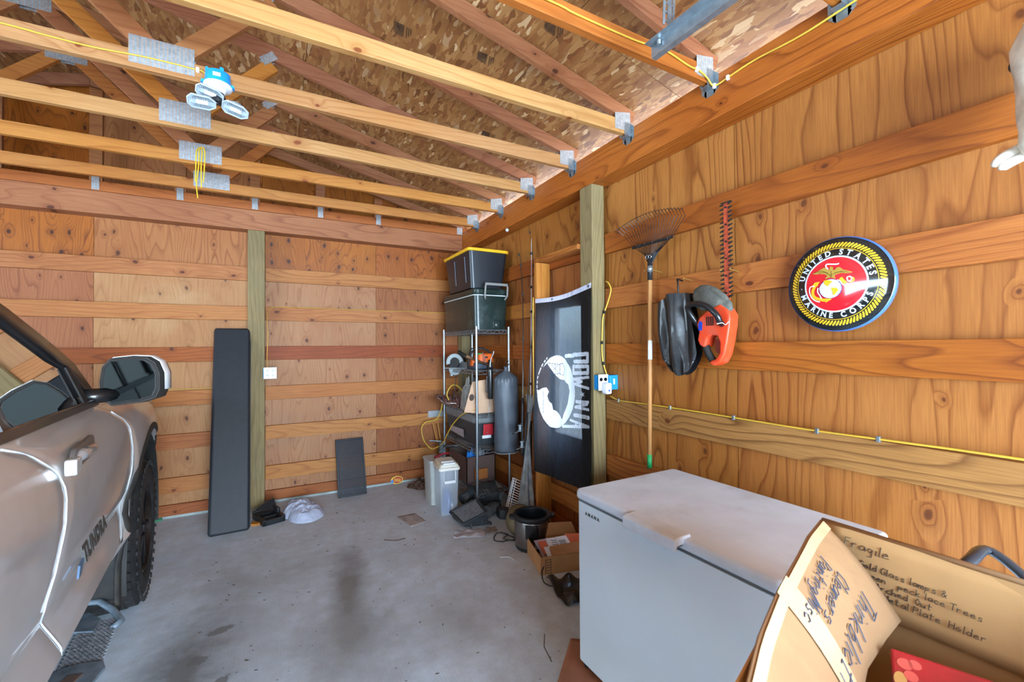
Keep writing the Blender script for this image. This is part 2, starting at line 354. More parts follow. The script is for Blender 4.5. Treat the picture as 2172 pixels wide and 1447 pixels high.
        if smooth:
            me.polygons.foreach_set('use_smooth', [True]*len(me.polygons))
            if smooth is not True:
                me.set_sharp_from_angle(angle=R(smooth))
        o = bpy.data.objects.new(name, me); C.objects.link(o)
        if parent is not None: o.parent = parent; o.location = org - WP[parent.name]
        else: o.location = org
        WP[o.name] = org; set_(o, label, cat, group, kind)
        if solid: q = o.modifiers.new('thick', 'SOLIDIFY'); q.thickness = solid; q.offset = offset
        if bevel: q = o.modifiers.new('bevel', 'BEVEL'); q.width = bevel; q.segments = bseg; q.limit_method = 'ANGLE'; q.angle_limit = R(35); q.harden_normals = False
        if subsurf: q = o.modifiers.new('sub', 'SUBSURF'); q.levels = subsurf; q.render_levels = subsurf
        return o
def part(name, mat, parent, fn, **kw):
    m = MB(); fn(m); return m.build(name, mat, parent, **kw)
def text_mesh(txt, size, thick=0.0, sx=1.0, shear=0.0, bold=0.0):
    cu = bpy.data.curves.new('t', 'FONT'); cu.body = txt; cu.size = size; cu.extrude = thick; cu.align_x = 'CENTER'; cu.align_y = 'CENTER'; cu.shear = shear; cu.offset = bold; cu.resolution_u = 3
    o = bpy.data.objects.new('t', cu); C.objects.link(o); dg = bpy.context.evaluated_depsgraph_get(); dg.update()
    me = bpy.data.meshes.new_from_object(o.evaluated_get(dg)); bpy.data.objects.remove(o); bpy.data.curves.remove(cu)
    vs = [Vector((v.co.x*sx, v.co.y, v.co.z)) for v in me.vertices]; fs = [tuple(p.vertices) for p in me.polygons]; bpy.data.meshes.remove(me)
    return vs, fs
def lettering(txt, size, M, mat, parent, name='lettering', thick=.0006, sx=1.0, shear=0.0, bold=0.0, fn=None, label=None):
    vs, fs = text_mesh(txt, size, thick, sx, shear, bold)
    vs = [(fn(v) if fn else M @ v) for v in vs]
    m = MB(); m.add(vs, fs); return m.build(name, mat, parent, label=label)
def frame(o, x, y):
    """matrix with origin o, local x axis, local y axis"""
    x = Vector(x).normalized(); y = Vector(y); y = (y - x*y.dot(x)).normalized(); z = x.cross(y)
    return Matrix(((x.x, y.x, z.x, o[0]), (x.y, y.y, z.y, o[1]), (x.z, y.z, z.z, o[2]), (0, 0, 0, 1)))
# single-stroke handwriting
GL = {'a': [[(.8,.55),(.45,.62),(.15,.35),(.3,.02),(.7,.15),(.8,.55),(.85,.05)]], 'b': [[(.2,1.2),(.15,0),(.6,-.02),(.75,.3),(.5,.6),(.15,.4)]], 'c': [[(.75,.5),(.45,.62),(.12,.3),(.4,0),(.8,.12)]],
 'd': [[(.75,1.2),(.75,0)],[(.75,.4),(.4,.6),(.1,.3),(.4,0),(.75,.2)]], 'e': [[(.1,.3),(.7,.38),(.5,.62),(.15,.45),(.2,.05),(.8,.1)]], 'g': [[(.75,.5),(.4,.6),(.15,.3),(.5,.1),(.75,.5),(.7,-.4),(.2,-.45)]],
 'h': [[(.15,1.2),(.12,0)],[(.12,.4),(.5,.6),(.7,.4),(.72,0)]], 'i': [[(.3,.6),(.3,0)],[(.3,.9),(.33,.93)]], 'k': [[(.15,1.2),(.12,0)],[(.7,.6),(.15,.25),(.75,0)]], 'l': [[(.25,1.2),(.2,0),(.35,0)]], 'm': [[(.08,.6),(.08,0)],[(.08,.4),(.3,.6),(.42,.4),(.42,0)],[(.42,.4),(.65,.6),(.8,.4),(.8,0)]],
 'n': [[(.12,.6),(.12,0)],[(.12,.4),(.5,.6),(.7,.4),(.72,0)]], 'o': [[(.45,.62),(.12,.3),(.45,0),(.78,.3),(.45,.62)]], 'p': [[(.15,.6),(.1,-.45)],[(.15,.5),(.6,.55),(.7,.25),(.15,.05)]], 'r': [[(.15,.6),(.15,0)],[(.15,.35),(.4,.6),(.65,.55)]],
 's': [[(.7,.55),(.3,.58),(.25,.38),(.65,.22),(.6,0),(.15,.03)]], 't': [[(.4,1.1),(.35,0),(.6,.03)],[(.1,.68),(.75,.72)]], 'u': [[(.12,.6),(.15,.05),(.6,.05),(.7,.6),(.75,0)]], 'w': [[(.05,.6),(.22,0),(.42,.5),(.6,0),(.85,.6)]], 'y': [[(.1,.6),(.4,.1)],[(.75,.6),(.2,-.45)]],
 'T': [[(.05,1.15),(.95,1.2)],[(.5,1.18),(.45,0)]], 'C': [[(.85,1.0),(.5,1.2),(.12,.7),(.3,.05),(.85,.15)]], 'B': [[(.2,1.15),(.15,0)],[(.2,1.15),(.75,1.0),(.2,.62),(.85,.35),(.15,0)]], 'M': [[(.05,0),(.15,1.15),(.45,.3),(.8,1.15),(.85,0)]], 'F': [[(.85,1.15),(.15,1.1),(.12,0)],[(.12,.6),(.65,.65)]],
 'G': [[(.85,1.0),(.5,1.2),(.1,.6),(.4,0),(.85,.2),(.85,.55),(.5,.55)]], 'H': [[(.12,1.15),(.1,0)],[(.8,1.15),(.8,0)],[(.1,.6),(.8,.6)]], 'P': [[(.15,1.15),(.1,0)],[(.15,1.15),(.8,1.0),(.7,.6),(.12,.55)]], 'J': [[(.7,1.15),(.6,.1),(.2,.05)]], 'O': [[(.5,1.15),(.1,.6),(.5,0),(.9,.6),(.5,1.15)]], 'A': [[(.05,0),(.45,1.15),(.85,0)],[(.2,.45),(.7,.45)]], '/': [[(.1,-.1),(.6,1.2)]], '&': [[(.8,0),(.2,.9),(.5,1.1),(.6,.85),(.1,.3),(.4,0),(.8,.5)]], 'S': [[(.8,1.0),(.3,1.15),(.2,.75),(.75,.45),(.6,0),(.1,.1)]], 'L': [[(.2,1.15),(.15,0),(.8,.05)]]}
def handwrite(lines, size, fn, lead=1.6, adv=.92, w=.0022):
    m = MB(); rng = random.Random(3)
    for li, ln in enumerate(lines):
        x = 0
        for ch in ln:
            for st in GL.get(ch, []):
                pts = []
                for i in range(len(st)-1):
                    for t in (0, .5): pts.append((st[i][0]*(1-t)+st[i+1][0]*t, st[i][1]*(1-t)+st[i+1][1]*t))
                pts.append(st[-1]); j = rng.uniform(-.04, .04)
                p3 = [fn(((x+px+py*.12)*size, (py+j-li*lead)*size)) for px, py in pts]
                m.tube(p3, w/2, 5)
            x += adv*(.5 if ch in 'il /' else 1)
    return m
def rope(pts, n=8):
    """smooth curve through points"""
    pts = [Vector(p) for p in pts]; out = []
    for i in range(len(pts)-1):
        p0 = pts[max(i-1, 0)]; p1 = pts[i]; p2 = pts[i+1]; p3 = pts[min(i+2, len(pts)-1)]
        for k in range(n):
            t = k/n; out.append(.5*((2*p1)+(p2-p0)*t+(2*p0-5*p1+4*p2-p3)*t*t+(3*p1-p0-3*p2+p3)*t**3))
    out.append(pts[-1]); return out

# ------------------------------------------------------------------ the shell
W = 2.13; D = 5.11; Bx = 2.015; XL = -4.9; YF = -3.0; S = .4064; G3 = 1.6025
def rz(x): return 3.128+.247*(2.015-x) if x > -1.43 else 3.128+.247*(2.015+2.86+x)
def setting(name, mat, fn, **kw):
    m = MB(); fn(m); return m.build(name, mat, None, kind='structure', **kw)
flo = setting('floor', CONC, lambda m: m.box(XL-.05, YF-.2, -.12, W+.055, D+.055, 0), org=(0, 0, 0))
part('sill_foam', plain('pale_sill_foam', '#a9b3ae', .8, var=.15), flo, lambda m: (m.box(XL, D+.0, 0, W+.0, D+.036, .022), m.box(W, 1, 0, W+.036, D, .022)))
0 and part('control_joint', plain('joint_dirt', '#4a4743', .9), flo, lambda m: m.bar((-.9, 3.62, .0004), (2.1, 4.02, .0004), .007, .001))
setting('ground', plain('outside_gravel', '#d2d0c8', .9, var=.1), lambda m: (m.box(-30, -30, -.3, 30, YF-.2, -.13), m.box(W+.06, YF-.2, -.3, 30, 30, -.13), m.box(-30, D+.06, -.3, W+.06, 30, -.13), m.box(-30, YF-.2, -.3, XL-.06, D+.06, -.13)))
BRK = plain('weathered_siding', '#a88b6b', .8)
wb = setting('wall_back', BRK, lambda m: m.prism([(XL-.03, 0), (W+.09, 0), (W+.09, rz(W)-.0), (-1.43, rz(-1.43)-.0), (XL-.03, rz(XL))], .012, frame((0, D+.068, 0), (1, 0, 0), (0, 0, 1))))
WY0, WY1, WZ0, WZ1 = 2.70, 3.215, .80, 1.955          # window opening in the right wall (behind the flag)
def rw(m):
    x0, x1 = W+.055, W+.07
    m.box(x0, YF, 0, x1, WY0, 2.91); m.box(x0, WY1, 0, x1, D+.08, 2.91); m.box(x0, WY0, 0, x1, WY1, WZ0); m.box(x0, WY0, WZ1, x1, WY1, 2.91)
wr = setting('wall_right', BRK, rw)
wl = setting('wall_left', PLY_V[0], lambda m: (m.box(XL-.03, YF, 0, XL, -.5, 2.95), m.box(XL-.03, 3.5, 0, XL, D+.05, 2.95), m.box(XL-.03, -.5, 2.65, XL, 3.5, 2.95)))  # gap between the pieces is made up to let the added fill in
wf = setting('wall_front', PLY_V[1], lambda m: (m.box(XL, YF-.08, 2.45, W, YF-.05, 3.95), m.box(1.75, YF-.08, 0, W+.05, YF-.05, 2.45), m.box(-4.9, YF-.08, 0, -4.6, YF-.05, 2.45), m.box(-1.5, YF-.08, 0, -1.15, YF-.05, 2.45)))
setting('added_door_1', plain('added_door_skin', '#8e8f8a', .6), lambda m: [m.box(-4.6, YF-.10, .005+i*.49, -1.5, YF-.06, .49+i*.49) for i in range(5)], bevel=.006)  # unseen closed door, added to keep bright daylight out of the truck mirror
# plywood sheets, four feet wide, with a joint at 2.42 m
def panel(parent, mat, x0, x1, z0, z1, wall):
    m = MB(); j = random.uniform(-.0012, .0012)
    if wall == 'b': m.box(x0+.0015, D+.038+j, z0, x1-.0015, D+.054, z1)
    else: m.box(W+.038+j, x0+.0015, z0, W+.054, x1-.0015, z1)
    return m.build('plywood_panel', mat, parent)
xs = [-4.9, -3.88, -2.66, -1.44, -.22, 1.0, W+.036]
pm = [PLY_BACK[0], PLY_BACK[3], PLY_BACK[0], PLY_BACK[1], PLY_BACK[2], PLY_BACK[3]]
for i in range(6):
    panel(wb, pm[i], xs[i], xs[i+1], .02, 2.405, 'b')
    x0, x1 = xs[i], xs[i+1]
    m = MB(); m.prism([(x0+.0015, 2.408), (x1-.0015, 2.408), (x1-.0015, rz(x1)-.003)]+([(-1.43, rz(-1.43)-.003)] if x0 < -1.43 < x1 else [])+[(x0+.0015, rz(x0)-.003)], .016, frame((0, D+.054, 0), (1, 0, 0), (0, 0, 1)))
    m.build('plywood_panel', PLY_TOP if i != 3 else PLY_BACK[0], wb)
ys = [YF, -.97, .25, 1.47, 2.69, 3.91, D+.036]
for i in range(6):
    mt = PLY_V[i % 2]
    if i == 4:
        for a, b, c, d in ((2.69, WY0, .02, 2.405), (WY1, 3.91, .02, 2.405), (WY0, WY1, .02, WZ0), (WY0, WY1, WZ1, 2.405)):
            panel(wr, mt, a, b, c, d, 'r')
    else: panel(wr, mt, ys[i], ys[i+1], .02, 2.405, 'r')
    panel(wr, PLY_V[(i+1) % 2], ys[i], ys[i+1], 2.408, 2.91, 'r')
# girts
def girt(parent, mat, wall, a, b, z, h=.14, dz=0.0):
    m = MB()
    if wall == 'b': M = frame(((a+b)/2, D+.019, z-h/2), (1, 0, dz), (0, 0, 1)); m.box(-(b-a)/2, -h/2, -.0185, (b-a)/2, h/2, .0185, M)
    else: M = frame((W+.019, (a+b)/2, z-h/2), (0, 1, dz), (0, 0, 1)); m.box(-(b-a)/2, -h/2, -.0185, (b-a)/2, h/2, .0185, M)
    return m.build('girt', mat, parent, bevel=.003)
lev = [G3+k*S for k in (2, 1, 0, -1, -2, -3)]
bm_ = [0, 0, 1, 1, 0, 0]; bl_ = [0, 0, 2, 1, 1, 0]
for k, z in enumerate(lev):
    girt(wb, GIRT[bm_[k]] if k != 2 else GIRT[2], 'b', -.112, 2.125, z+(0, .004, .004, 0, 0, -.004)[k])
    girt(wb, GIRT[bl_[k]], 'b', -2.68, -.264, z+(-.004, 0, 0, -.008, -.01, -.012)[k])
    girt(wb, GIRT[(k+1) % 3], 'b', -4.9, -2.69, z)
girt(wb, GIRT[1], 'b', -.112, 2.125, .125, .1); girt(wb, GIRT[1], 'b', -4.9, -.264, .12, .1)
rm_ = [4, 3, 4, 5, 3, 3]
for k, z in enumerate(lev):
    girt(wr, GIRT[rm_[k]], 'r', YF, 2.487, z, .145)
    if k in (0, 5) or z < .8: girt(wr, GIRT[rm_[k]], 'r', 2.633, 5.1, z, .145)
    else: girt(wr, GIRT[rm_[k]], 'r', 3.262, 5.1, z, .145)
girt(wr, GIRT[4], 'r', YF, 2.487, .125, .1); girt(wr, GIRT[4], 'r', 2.633, 5.1, .125, .1)
# window behind the flag
wi = emp('window_1', (W+.03, (WY0+WY1)/2, WZ0), kind='structure')
VINYL = plain('white_vinyl', '#e6e8e8', .4, var=.02)
def wfr(m):
    t = .035
    for a, b, c, d in ((WY0, WY0+t, WZ0, WZ1), (WY1-t, WY1, WZ0, WZ1), (WY0, WY1, WZ0, WZ0+t), (WY0, WY1, WZ1-t, WZ1)): m.box(W+.02, a, c, W+.075, b, d)
part('window_frame', VINYL, wi, wfr, bevel=.003)
GL_ = NT('window_glass_film'); GL_.b.inputs['Transmission Weight'].default_value = 1; GL_.b.inputs['Roughness'].default_value = .05; GL_.b.inputs['IOR'].default_value = 1.05; GL_.b.inputs['Base Color'].default_value = (.93, .97, 1, 1)
part('pane', GL_.m, wi, lambda m: m.box(W+.05, WY0+.035, WZ0+.035, W+.054, WY1-.035, WZ1-.035))
# framing studs round that opening
fr_ = emp('window_framing', (2.06, 3.0, 0), 'bare wooden framing stud and header standing out from the right wall round the flag', 'framing')
part('stud', STUD, fr_, lambda m: m.box(1.99, 3.222, 0, W-.001, 3.26, 2.322), bevel=.003)
part('header', GIRT[3], fr_, lambda m: m.box(1.99, 2.634, 2.324, W-.001, 3.262, 2.362), bevel=.003)

# roof deck
ce = setting('ceiling', plain('roofing_felt', '#3c3a38', .9), lambda m: (m.prism([(W+.42, rz(W+.42)+.02), (-1.43, rz(-1.43)+.02), (-1.43, rz(-1.43)+.035), (W+.42, rz(W+.42)+.035)], D+.3-YF+.3, frame((0, D+.3, 0), (1, 0, 0), (0, 0, 1))),
    m.prism([(-1.43, rz(-1.43)+.02), (XL-.4, rz(XL-.4)+.02), (XL-.4, rz(XL-.4)+.035), (-1.43, rz(-1.43)+.035)], D+.3-YF+.3, frame((0, D+.3, 0), (1, 0, 0), (0, 0, 1)))))
sl = Vector((1, 0, -.247)).normalized(); sl2 = Vector((-1, 0, -.247)).normalized()
def osb_sheet(x0, x1, y0, y1, right=True):
    m = MB(); zz = .0
    a = Vector((x0, y0, rz(x0))); b = Vector((x1, y0, rz(x1))); L = (b-a).length; M = frame(a, b-a, (0, 1, 0))
    sg = 1 if right else 1
    m.box(.0015, .0015, 0, L-.0015, y1-y0-.0015, .011, M)
    o = m.build('osb_sheet', OSB, ce); return o
yj = [YF-.3, -.63, 1.807, 4.246, D+.25]
cuts = [2.55, 1.35, .17, -1.03, -1.428]
for i in range(4):
    off = 0
    for k in range(4):
        osb_sheet(cuts[k+1], cuts[k], yj[i]+0, yj[i+1], True)
    for k in range(3):
        a = [-5.3, -4.0, -2.7, -1.432]; osb_sheet(a[k], a[k+1], yj[i], yj[i+1], True)
0 and part('fascia', plain('white_fascia', '#dfe3e3', .5), ce, lambda m: m.box(W+.42, YF-.3, 2.84, W+.445, D+.3, 3.03))

# beams and posts
hb = MB().box(Bx, YF+.01, 2.777, Bx+.045, D+.036, 3.0).box(Bx+.046, YF+.01, 2.777, W+.036, D+.036, 2.87).build('header_beam', BEAMY, label='long brown header beam along the top of the right wall carrying the truss ends', cat='beam', bevel=.004)
bb = MB().box(XL+.01, 4.996, 2.765, Bx-.002, D+.036, 2.962).build('header_beam', BEAMX, label='header beam across the back wall under the gable studs', cat='beam', bevel=.004)
lb = MB().box(XL+.002, YF+.01, 2.765, XL+.11, 4.99, 3.0).build('header_beam', BEAMY, label='header beam along the left wall beyond the truck', cat='beam', bevel=.004)
def post(x0, y0, x1, y1, z1, lab): return MB().box(x0, y0, 0, x1, y1, z1).build('wood_post', POSTM, label=lab, cat='post', bevel=.005)
post(Bx, 2.487, W-.001, 2.631, 2.776, 'grey green treated post at the right wall beside the flag')
post(-.262, 4.996, -.114, D-.001, 2.764, 'grey green treated post in the middle of the back wall beside the long cushion')
post(1.99, 4.97, W-.001, D-.001, 2.764, 'treated corner post half hidden behind the wire shelf unit')
post(-4.89, 4.97, -4.75, D-.001, 2.764, 'treated corner post in the far left corner beyond the truck')

# ------------------------------------------------------------------ trusses
def truss(k, y, seed, last=False):
    random.seed(seed)
    t = emp('roof_truss', (-1.43, y, 2.955), TL[k], 'truss', 'roof trusses')
    y0, y1 = y-.019, y+.019; My = frame((0, y1, 0), (1, 0, 0), (0, 0, 1))
    m = MB(); m.box(XL+.112, y0, 2.955, Bx-.002, y1, 3.044); m.build('bottom_chord', CHORD[TC[k]], t, bevel=.003)
    for sgn in (1, -1):
        xe = 2.06 if sgn > 0 else 2.06
        f = (lambda x: x) if sgn > 0 else (lambda x: -2.86-x)
        P = [(f(xe), rz(xe)-.003), (f(-1.429), rz(-1.43)-.003), (f(-1.429), rz(-1.43)-.108), (f(1.99), 3.046), (f(2.04), 3.046)]
        MB().prism(P, .038, My).build('top_chord', RAFTER, t, bevel=.002)
        # webs
        def web(a, b, w=.089, mt=0):
            a = Vector((f(a[0]), y, a[1])); b = Vector((f(b[0]), y, b[1]))
            MB().bar(a, b, .0375, w, (0, 0, 1) if abs((b-a).normalized().z) < .9 else (1, 0, 0)).build('web', WEB[mt], t, bevel=.002)
        web((-.53, 3.05), (-1.36, 3.84), .089, k % 2)
        web((-.46, 3.05), (-.03, 3.50), .089, k % 2)
        plates = [((-.505, 3.045), .13, .085, 0), ((-.055, 3.535), .05, .035, 40), ((-1.43, 3.845), .12, .05, 0)]
        for (px, pz), hw, hh, rot in plates:
            if px == -1.43 and sgn < 0: continue
            M = frame((f(px), y, pz), (math.cos(R(rot*sgn)), 0, math.sin(R(rot*sgn))), (0, 0, 1))
            for sd in (-1, 1): MB().box(-hw, -hh*.8, .0195*sd-.0008, hw, hh*.8, .0195*sd+.0008, M).build('nail_plate', NAIL, t)
        # heel plate
        for sd in (-1, 1):
            MB().prism([(f(1.885), 2.975), (f(2.012), 2.975), (f(2.012), 3.10), (f(1.885), 3.075)], .0016, frame((0, y+.0195*sd, 0), (1, 0, 0), (0, 0, 1))).build('nail_plate', NAIL, t)
    # steel hanger on the beam face at the right end
    hm = MB(); hx = Bx-.002
    hm.box(hx-.05, y-.022, 2.945, hx, y-.0202, 3.03); hm.box(hx-.05, y+.0202, 2.945, hx, y+.022, 3.03); hm.box(hx-.05, y-.022, 2.9395, hx, y+.022, 2.9415)
    for sd in (-1, 1):
        hm.prism([(y+sd*.021, 3.03), (y+sd*.052, 3.0), (y+sd*.05, 2.93), (y+sd*.021, 2.905)], .0016, frame((hx, 0, 0), (0, 1, 0), (0, 0, 1)))
    hm.prism([(y-.03, 2.945), (y+.03, 2.945), (y+.038, 2.925), (y+.022, 2.905), (y-.022, 2.905), (y-.038, 2.925)], .0016, frame((hx, 0, 0), (0, 1, 0), (0, 0, 1)))
    h = hm.build('joist_hanger', ZINC, t)
    nm = MB()
    for sd in (-1, 1):
        for zz in (2.925, 2.955, 2.99): nm.cyl((hx-.005, y+sd*.036, zz), (hx-.001, y+sd*.036, zz), .004, n=8)
    nm.build('nail_head', CHROME, h)
    return t
TL = {-2: 'roof truss behind the camera, farthest from the back wall', -1: 'roof truss just behind the camera', 0: 'nearest visible roof truss, only its end by the garage track showing',
 1: 'roof truss whose orange bottom chord carries the yellow cable to the header beam', 2: 'pale roof truss between the cable truss and the work light truss', 3: 'pale roof truss that carries the blue box and the work light',
 4: 'roof truss just behind the one with the work light', 5: 'reddish roof truss with yellow string loops hanging over its plate', 6: 'farthest free roof truss just in front of the gable'}
TC = {-2: 0, -1: 1, 0: 2, 1: 2, 2: 0, 3: 0, 4: 0, 5: 1, 6: 1}
for k in range(-2, 7): truss(k, .889+k*.6096, 40+k)
# gable end frame
gt = emp('gable_frame', (-1.43, 5.02, 2.965), 'gable end frame of upright studs on the back beam', 'truss')
MB().box(XL+.11, 4.998, 2.965, Bx-.002, 5.036, 3.052).build('bottom_chord', CHORD[2], gt, bevel=.003)
for sgn in (1, -1):
    f = (lambda x: x) if sgn > 0 else (lambda x: -2.86-x)
    MB().prism([(f(2.06), rz(2.06)-.003), (f(-1.429), rz(-1.43)-.003), (f(-1.429), rz(-1.43)-.1), (f(1.99), 3.054), (f(2.04), 3.054)], .038, frame((0, 5.036, 0), (1, 0, 0), (0, 0, 1))).build('top_chord', RAFTER, gt, bevel=.002)
for i, x in enumerate((-4.4, -3.8, -3.2, -2.6, -2.0, -1.39, -.8, -.2, .4, 1.0)):
    zt = (rz(x) if x > -1.43 else rz(x))-.1
    if zt-3.06 > .05: MB().box(x-.044, 5.0, 3.054, x+.044, 5.036, zt-.012).build('stud', WEB[1] if i % 2 else RAFTER, gt, bevel=.002)
    MB().box(x-.026, 4.9945, 2.972, x+.026, 4.9965, 3.09).build('nail_plate', NAIL, gt)
MB().box(2.0-.06, 4.9935, 2.975, 2.012, 4.9955, 3.06).build('nail_plate', NAIL, gt)

# mill stamps printed on the underside of the roof deck
STM = plain('mill_stamp_ink', '#3a2a1c', .9)
for x, y, ry in ((1.10, 2.40, .3), (.63, 2.55, .2), (1.30, 1.95, .5), (.2, 3.0, .3), (1.45, 3.1, .3), (1.5, 1.25, .4)):
    Mx = frame((x, y, rz(x)-.0012), (math.sin(ry), math.cos(ry), 0), Vector((1, 0, -.247)))
    m = MB()
    for i in range(12): m.box(-.055+i*.0085, -.03, 0, -.051+i*.0085, .03, .0008, Mx)
    for i in range(3): m.box(-.05, .045+i*.012, 0, .04-.02*i, .049+i*.012, .0008, Mx)
    m.build('mill_stamp', STM, ce)

# ------------------------------------------------------------------ pickup truck
def paint():
    s = NT('silver_truck_paint'); v, rnd, raw = s.objco((1, 1, 1), 0)
    n = s.n('TexNoise', i_Vector=raw, i_Scale=900.0, i_Detail=1.0)
    dn = s.n('TexNoise', i_Vector=raw, i_Scale=3.0, i_Detail=7.0, i_Roughness=.65)
    b = s.mix(s.math('MULTIPLY', n.outputs[0], .25), col('#c2bdb9'), col('#aeaaa7'))
    b = s.mix(s.ramp(dn.outputs[0], [(.48, (0, 0, 0)), (.75, (.35,)*3)]), b, col('#8a7f74'))
    s.L(b, s.b.inputs['Base Color']); s.b.inputs['Metallic'].default_value = .3; s.b.inputs['Roughness'].default_value = .40
    s.b.inputs['Coat Weight'].default_value = .8; s.b.inputs['Coat Roughness'].default_value = .06
    return s.m
PAINT = paint()
TRIM = plain('black_trim', '#17181a', .32, coat=.3); TRIMM = plain('matte_black_trim', '#22211f', .7, var=.15, vscale=20, dirt=('#4a4036', .5))
RUB = plain('tyre_rubber', '#1f1f20', .8, var=.2, vscale=14, dirt=('#4d463e', .55)); DARKI = plain('dark_interior', '#141416', .75)
RIM = plain('bronze_black_rim', '#2b2522', .35, .7, dirt=('#5a4638', .4))
EDGE_GLINT = plain('painted_edge_glint', '#dfe6ea', .25, .2)
tg = NT('tinted_glass'); tg.t.nodes.remove(tg.b); ta = tg.n('BsdfTransparent'); ta.inputs[0].default_value = (.62, .62, .60, 1); gl = tg.n('BsdfGlossy'); gl.inputs['Roughness'].default_value = .02
fr = tg.n('Fresnel'); fr.inputs[0].default_value = 1.45; ms = tg.n('MixShader'); tg.L(fr.outputs[0], ms.inputs[0]); tg.L(ta.outputs[0], ms.inputs[1]); tg.L(gl.outputs[0], ms.inputs[2]); tg.L(ms.outputs[0], tg.out.inputs[0]); TINT = tg.m
TO = Vector((-.765, 3.47, 0)); ta_ = R(5.3); UO = Vector((math.cos(ta_), math.sin(ta_), 0)); UF = Vector((-math.sin(ta_), math.cos(ta_), 0))
TM = Matrix(((UO.x, UF.x, 0, TO.x), (UO.y, UF.y, 0, TO.y), (0, 0, 1, 0), (0, 0, 0, 1)))
def T(x, l, z): return TM @ Vector((x, l, z))
def itp(tab, z):
    if z <= tab[0][0]: return tab[0][1]
    for (a, b), (c, d) in zip(tab, tab[1:]):
        if z <= c: return b+(d-b)*(z-a)/(c-a)
    return tab[-1][1]
SIDE = [(.585, -.06), (.60, .0), (.665, .038), (.70, .03), (.795, .004), (.86, .03), (.95, .046), (1.08, .055), (1.18, .055), (1.25, .042), (1.31, .012), (1.36, -.03)]
FRONTC = [(.585, -.86), (.64, -.79), (.69, -.711), (.75, -.625), (.815, -.565), (.9, -.535), (.98, -.525), (1.08, -.565), (1.17, -.63), (1.20, -.645), (1.25, -.74), (1.335, -.935), (1.36, -1.0)]
REARC = [(.585, -1.70), (.67, -1.654), (.70, -1.668), (.795, -1.715), (.865, -1.80), (.965, -1.76), (1.046, -1.715), (1.144, -1.707), (1.22, -1.745), (1.313, -1.86), (1.36, -1.99)]
ZS = [.585, .60, .63, .665, .685, .71, .75, .785, .80, .82, .86, .9, .95, 1.0, 1.04, 1.08, 1.12, 1.16, 1.19, 1.22, 1.25, 1.28, 1.31, 1.335, 1.36]
truck = emp('pickup_truck', T(-1.0, 0, 0), 'silver grey pickup truck parked along the left side, passenger side and front wheel showing', 'truck')
def skin(name, lr, lf, gap=.0035, mat=PAINT, nl=14, extra=None, warp=None):
    m = MB(); rows = []
    for z in ZS:
        a = lr(z)+gap; b = lf(z)-gap; row = []
        us = [0, .004, .012]+[i/nl for i in range(1, nl)]+[.988, .996, 1]
        for u in us:
            l = a+(b-a)*u; x = itp(SIDE, z)
            if extra: x += extra(l, z)
            if u in (0, 1): x -= .010
            elif u in (.004, .996): x -= .002
            if warp: l, zz = warp(l, z)
            else: zz = z
            row.append(T(x, l, zz))
        rows.append(row)
    n = len(rows[0]); vs = [p for r in rows for p in r]
    m.add(vs, [(j*n+i, j*n+i+1, (j+1)*n+i+1, (j+1)*n+i) for j in range(len(rows)-1) for i in range(n-1)])
    return m.build(name, mat, truck, smooth=40, weld=True)
AC, ARX, ARZ, AZ = -.02, .665, .645, .44
def flare(l, z):
    d = math.hypot((l-AC)/ARX, (z-AZ)/ARZ); return .022*max(0, 1-abs(d-1.0)/.5)**1.3-.012*max(0, l)**.7
def archwarp(l, z):
    dx = (l-AC)/ARX; dz = (z-AZ)/ARZ; d = math.hypot(dx, dz)
    if d < 1 and d > 1e-6: return AC+dx/d*ARX, AZ+dz/d*ARZ
    return l, z
door = skin('front_door', lambda z: itp(REARC, z), lambda z: itp(FRONTC, z))
skin('rear_door', lambda z: -2.95, lambda z: itp(REARC, z))
def fl_lf(z): return 1.02 if z < 1.1 else 1.02-(z-1.1)*.6
m = MB(); rows = []
NL = 40
for z in ZS:
    a = itp(FRONTC, z)+.0035; b = fl_lf(z); row = []
    for i in range(NL+1):
        l = a+(b-a)*i/NL; x = itp(SIDE, z)*(.75 if l > .3 else 1)-max(0, l-.3)**2*.25+flare(l, z)
        if z > 1.2: x -= (z-1.2)*.25; 
        if i == 0: x -= .01
        ll, zz = archwarp(l, z); row.append(T(x, ll, zz-(max(0, l+.3)*.09 if z > 1.1 else 0)*(z-1.1)/.26))
    rows.append(row)
n = NL+1; m.add([p for r in rows for p in r], [(j*n+i, j*n+i+1, (j+1)*n+i+1, (j+1)*n+i) for j in range(len(rows)-1) for i in range(n-1)])
m.build('front_fender', PAINT, truck, smooth=40, weld=True)
# bed side, with its own wheel opening
def bedwarp(l, z):
    dx = (l+3.72)/.58; dz = (z-.44)/.6; d = math.hypot(dx, dz)
    return (-3.72+dx/d*.58, .44+dz/d*.6) if 1e-6 < d < 1 else (l, z)
m = MB(); rows = []
for z in ZS:
    row = []
    for i in range(33):
        l = -4.75+(1.79)*i/32; ll, zz = bedwarp(l, z); row.append(T(itp(SIDE, z), ll, zz))
    rows.append(row)
n = 33; m.add([p for r in rows for p in r], [(j*n+i, j*n+i+1, (j+1)*n+i+1, (j+1)*n+i) for j in range(len(rows)-1) for i in range(n-1)]); m.build('bed_side', PAINT, truck, smooth=40, weld=True)
# highlights along the door cuts, painted in as pale tubes
for nm, tab, z0, z1 in (('door_glint_line', FRONTC, .60, 1.31), ('door_glint_line', REARC, .60, 1.35)):
    pts = []; z = z0
    while z <= z1: pts.append(T(itp(SIDE, z)-.0015, itp(tab, z), z)); z += .02
    MB().tube(pts, .0032, 6).build(nm, EDGE_GLINT, truck, smooth=True)
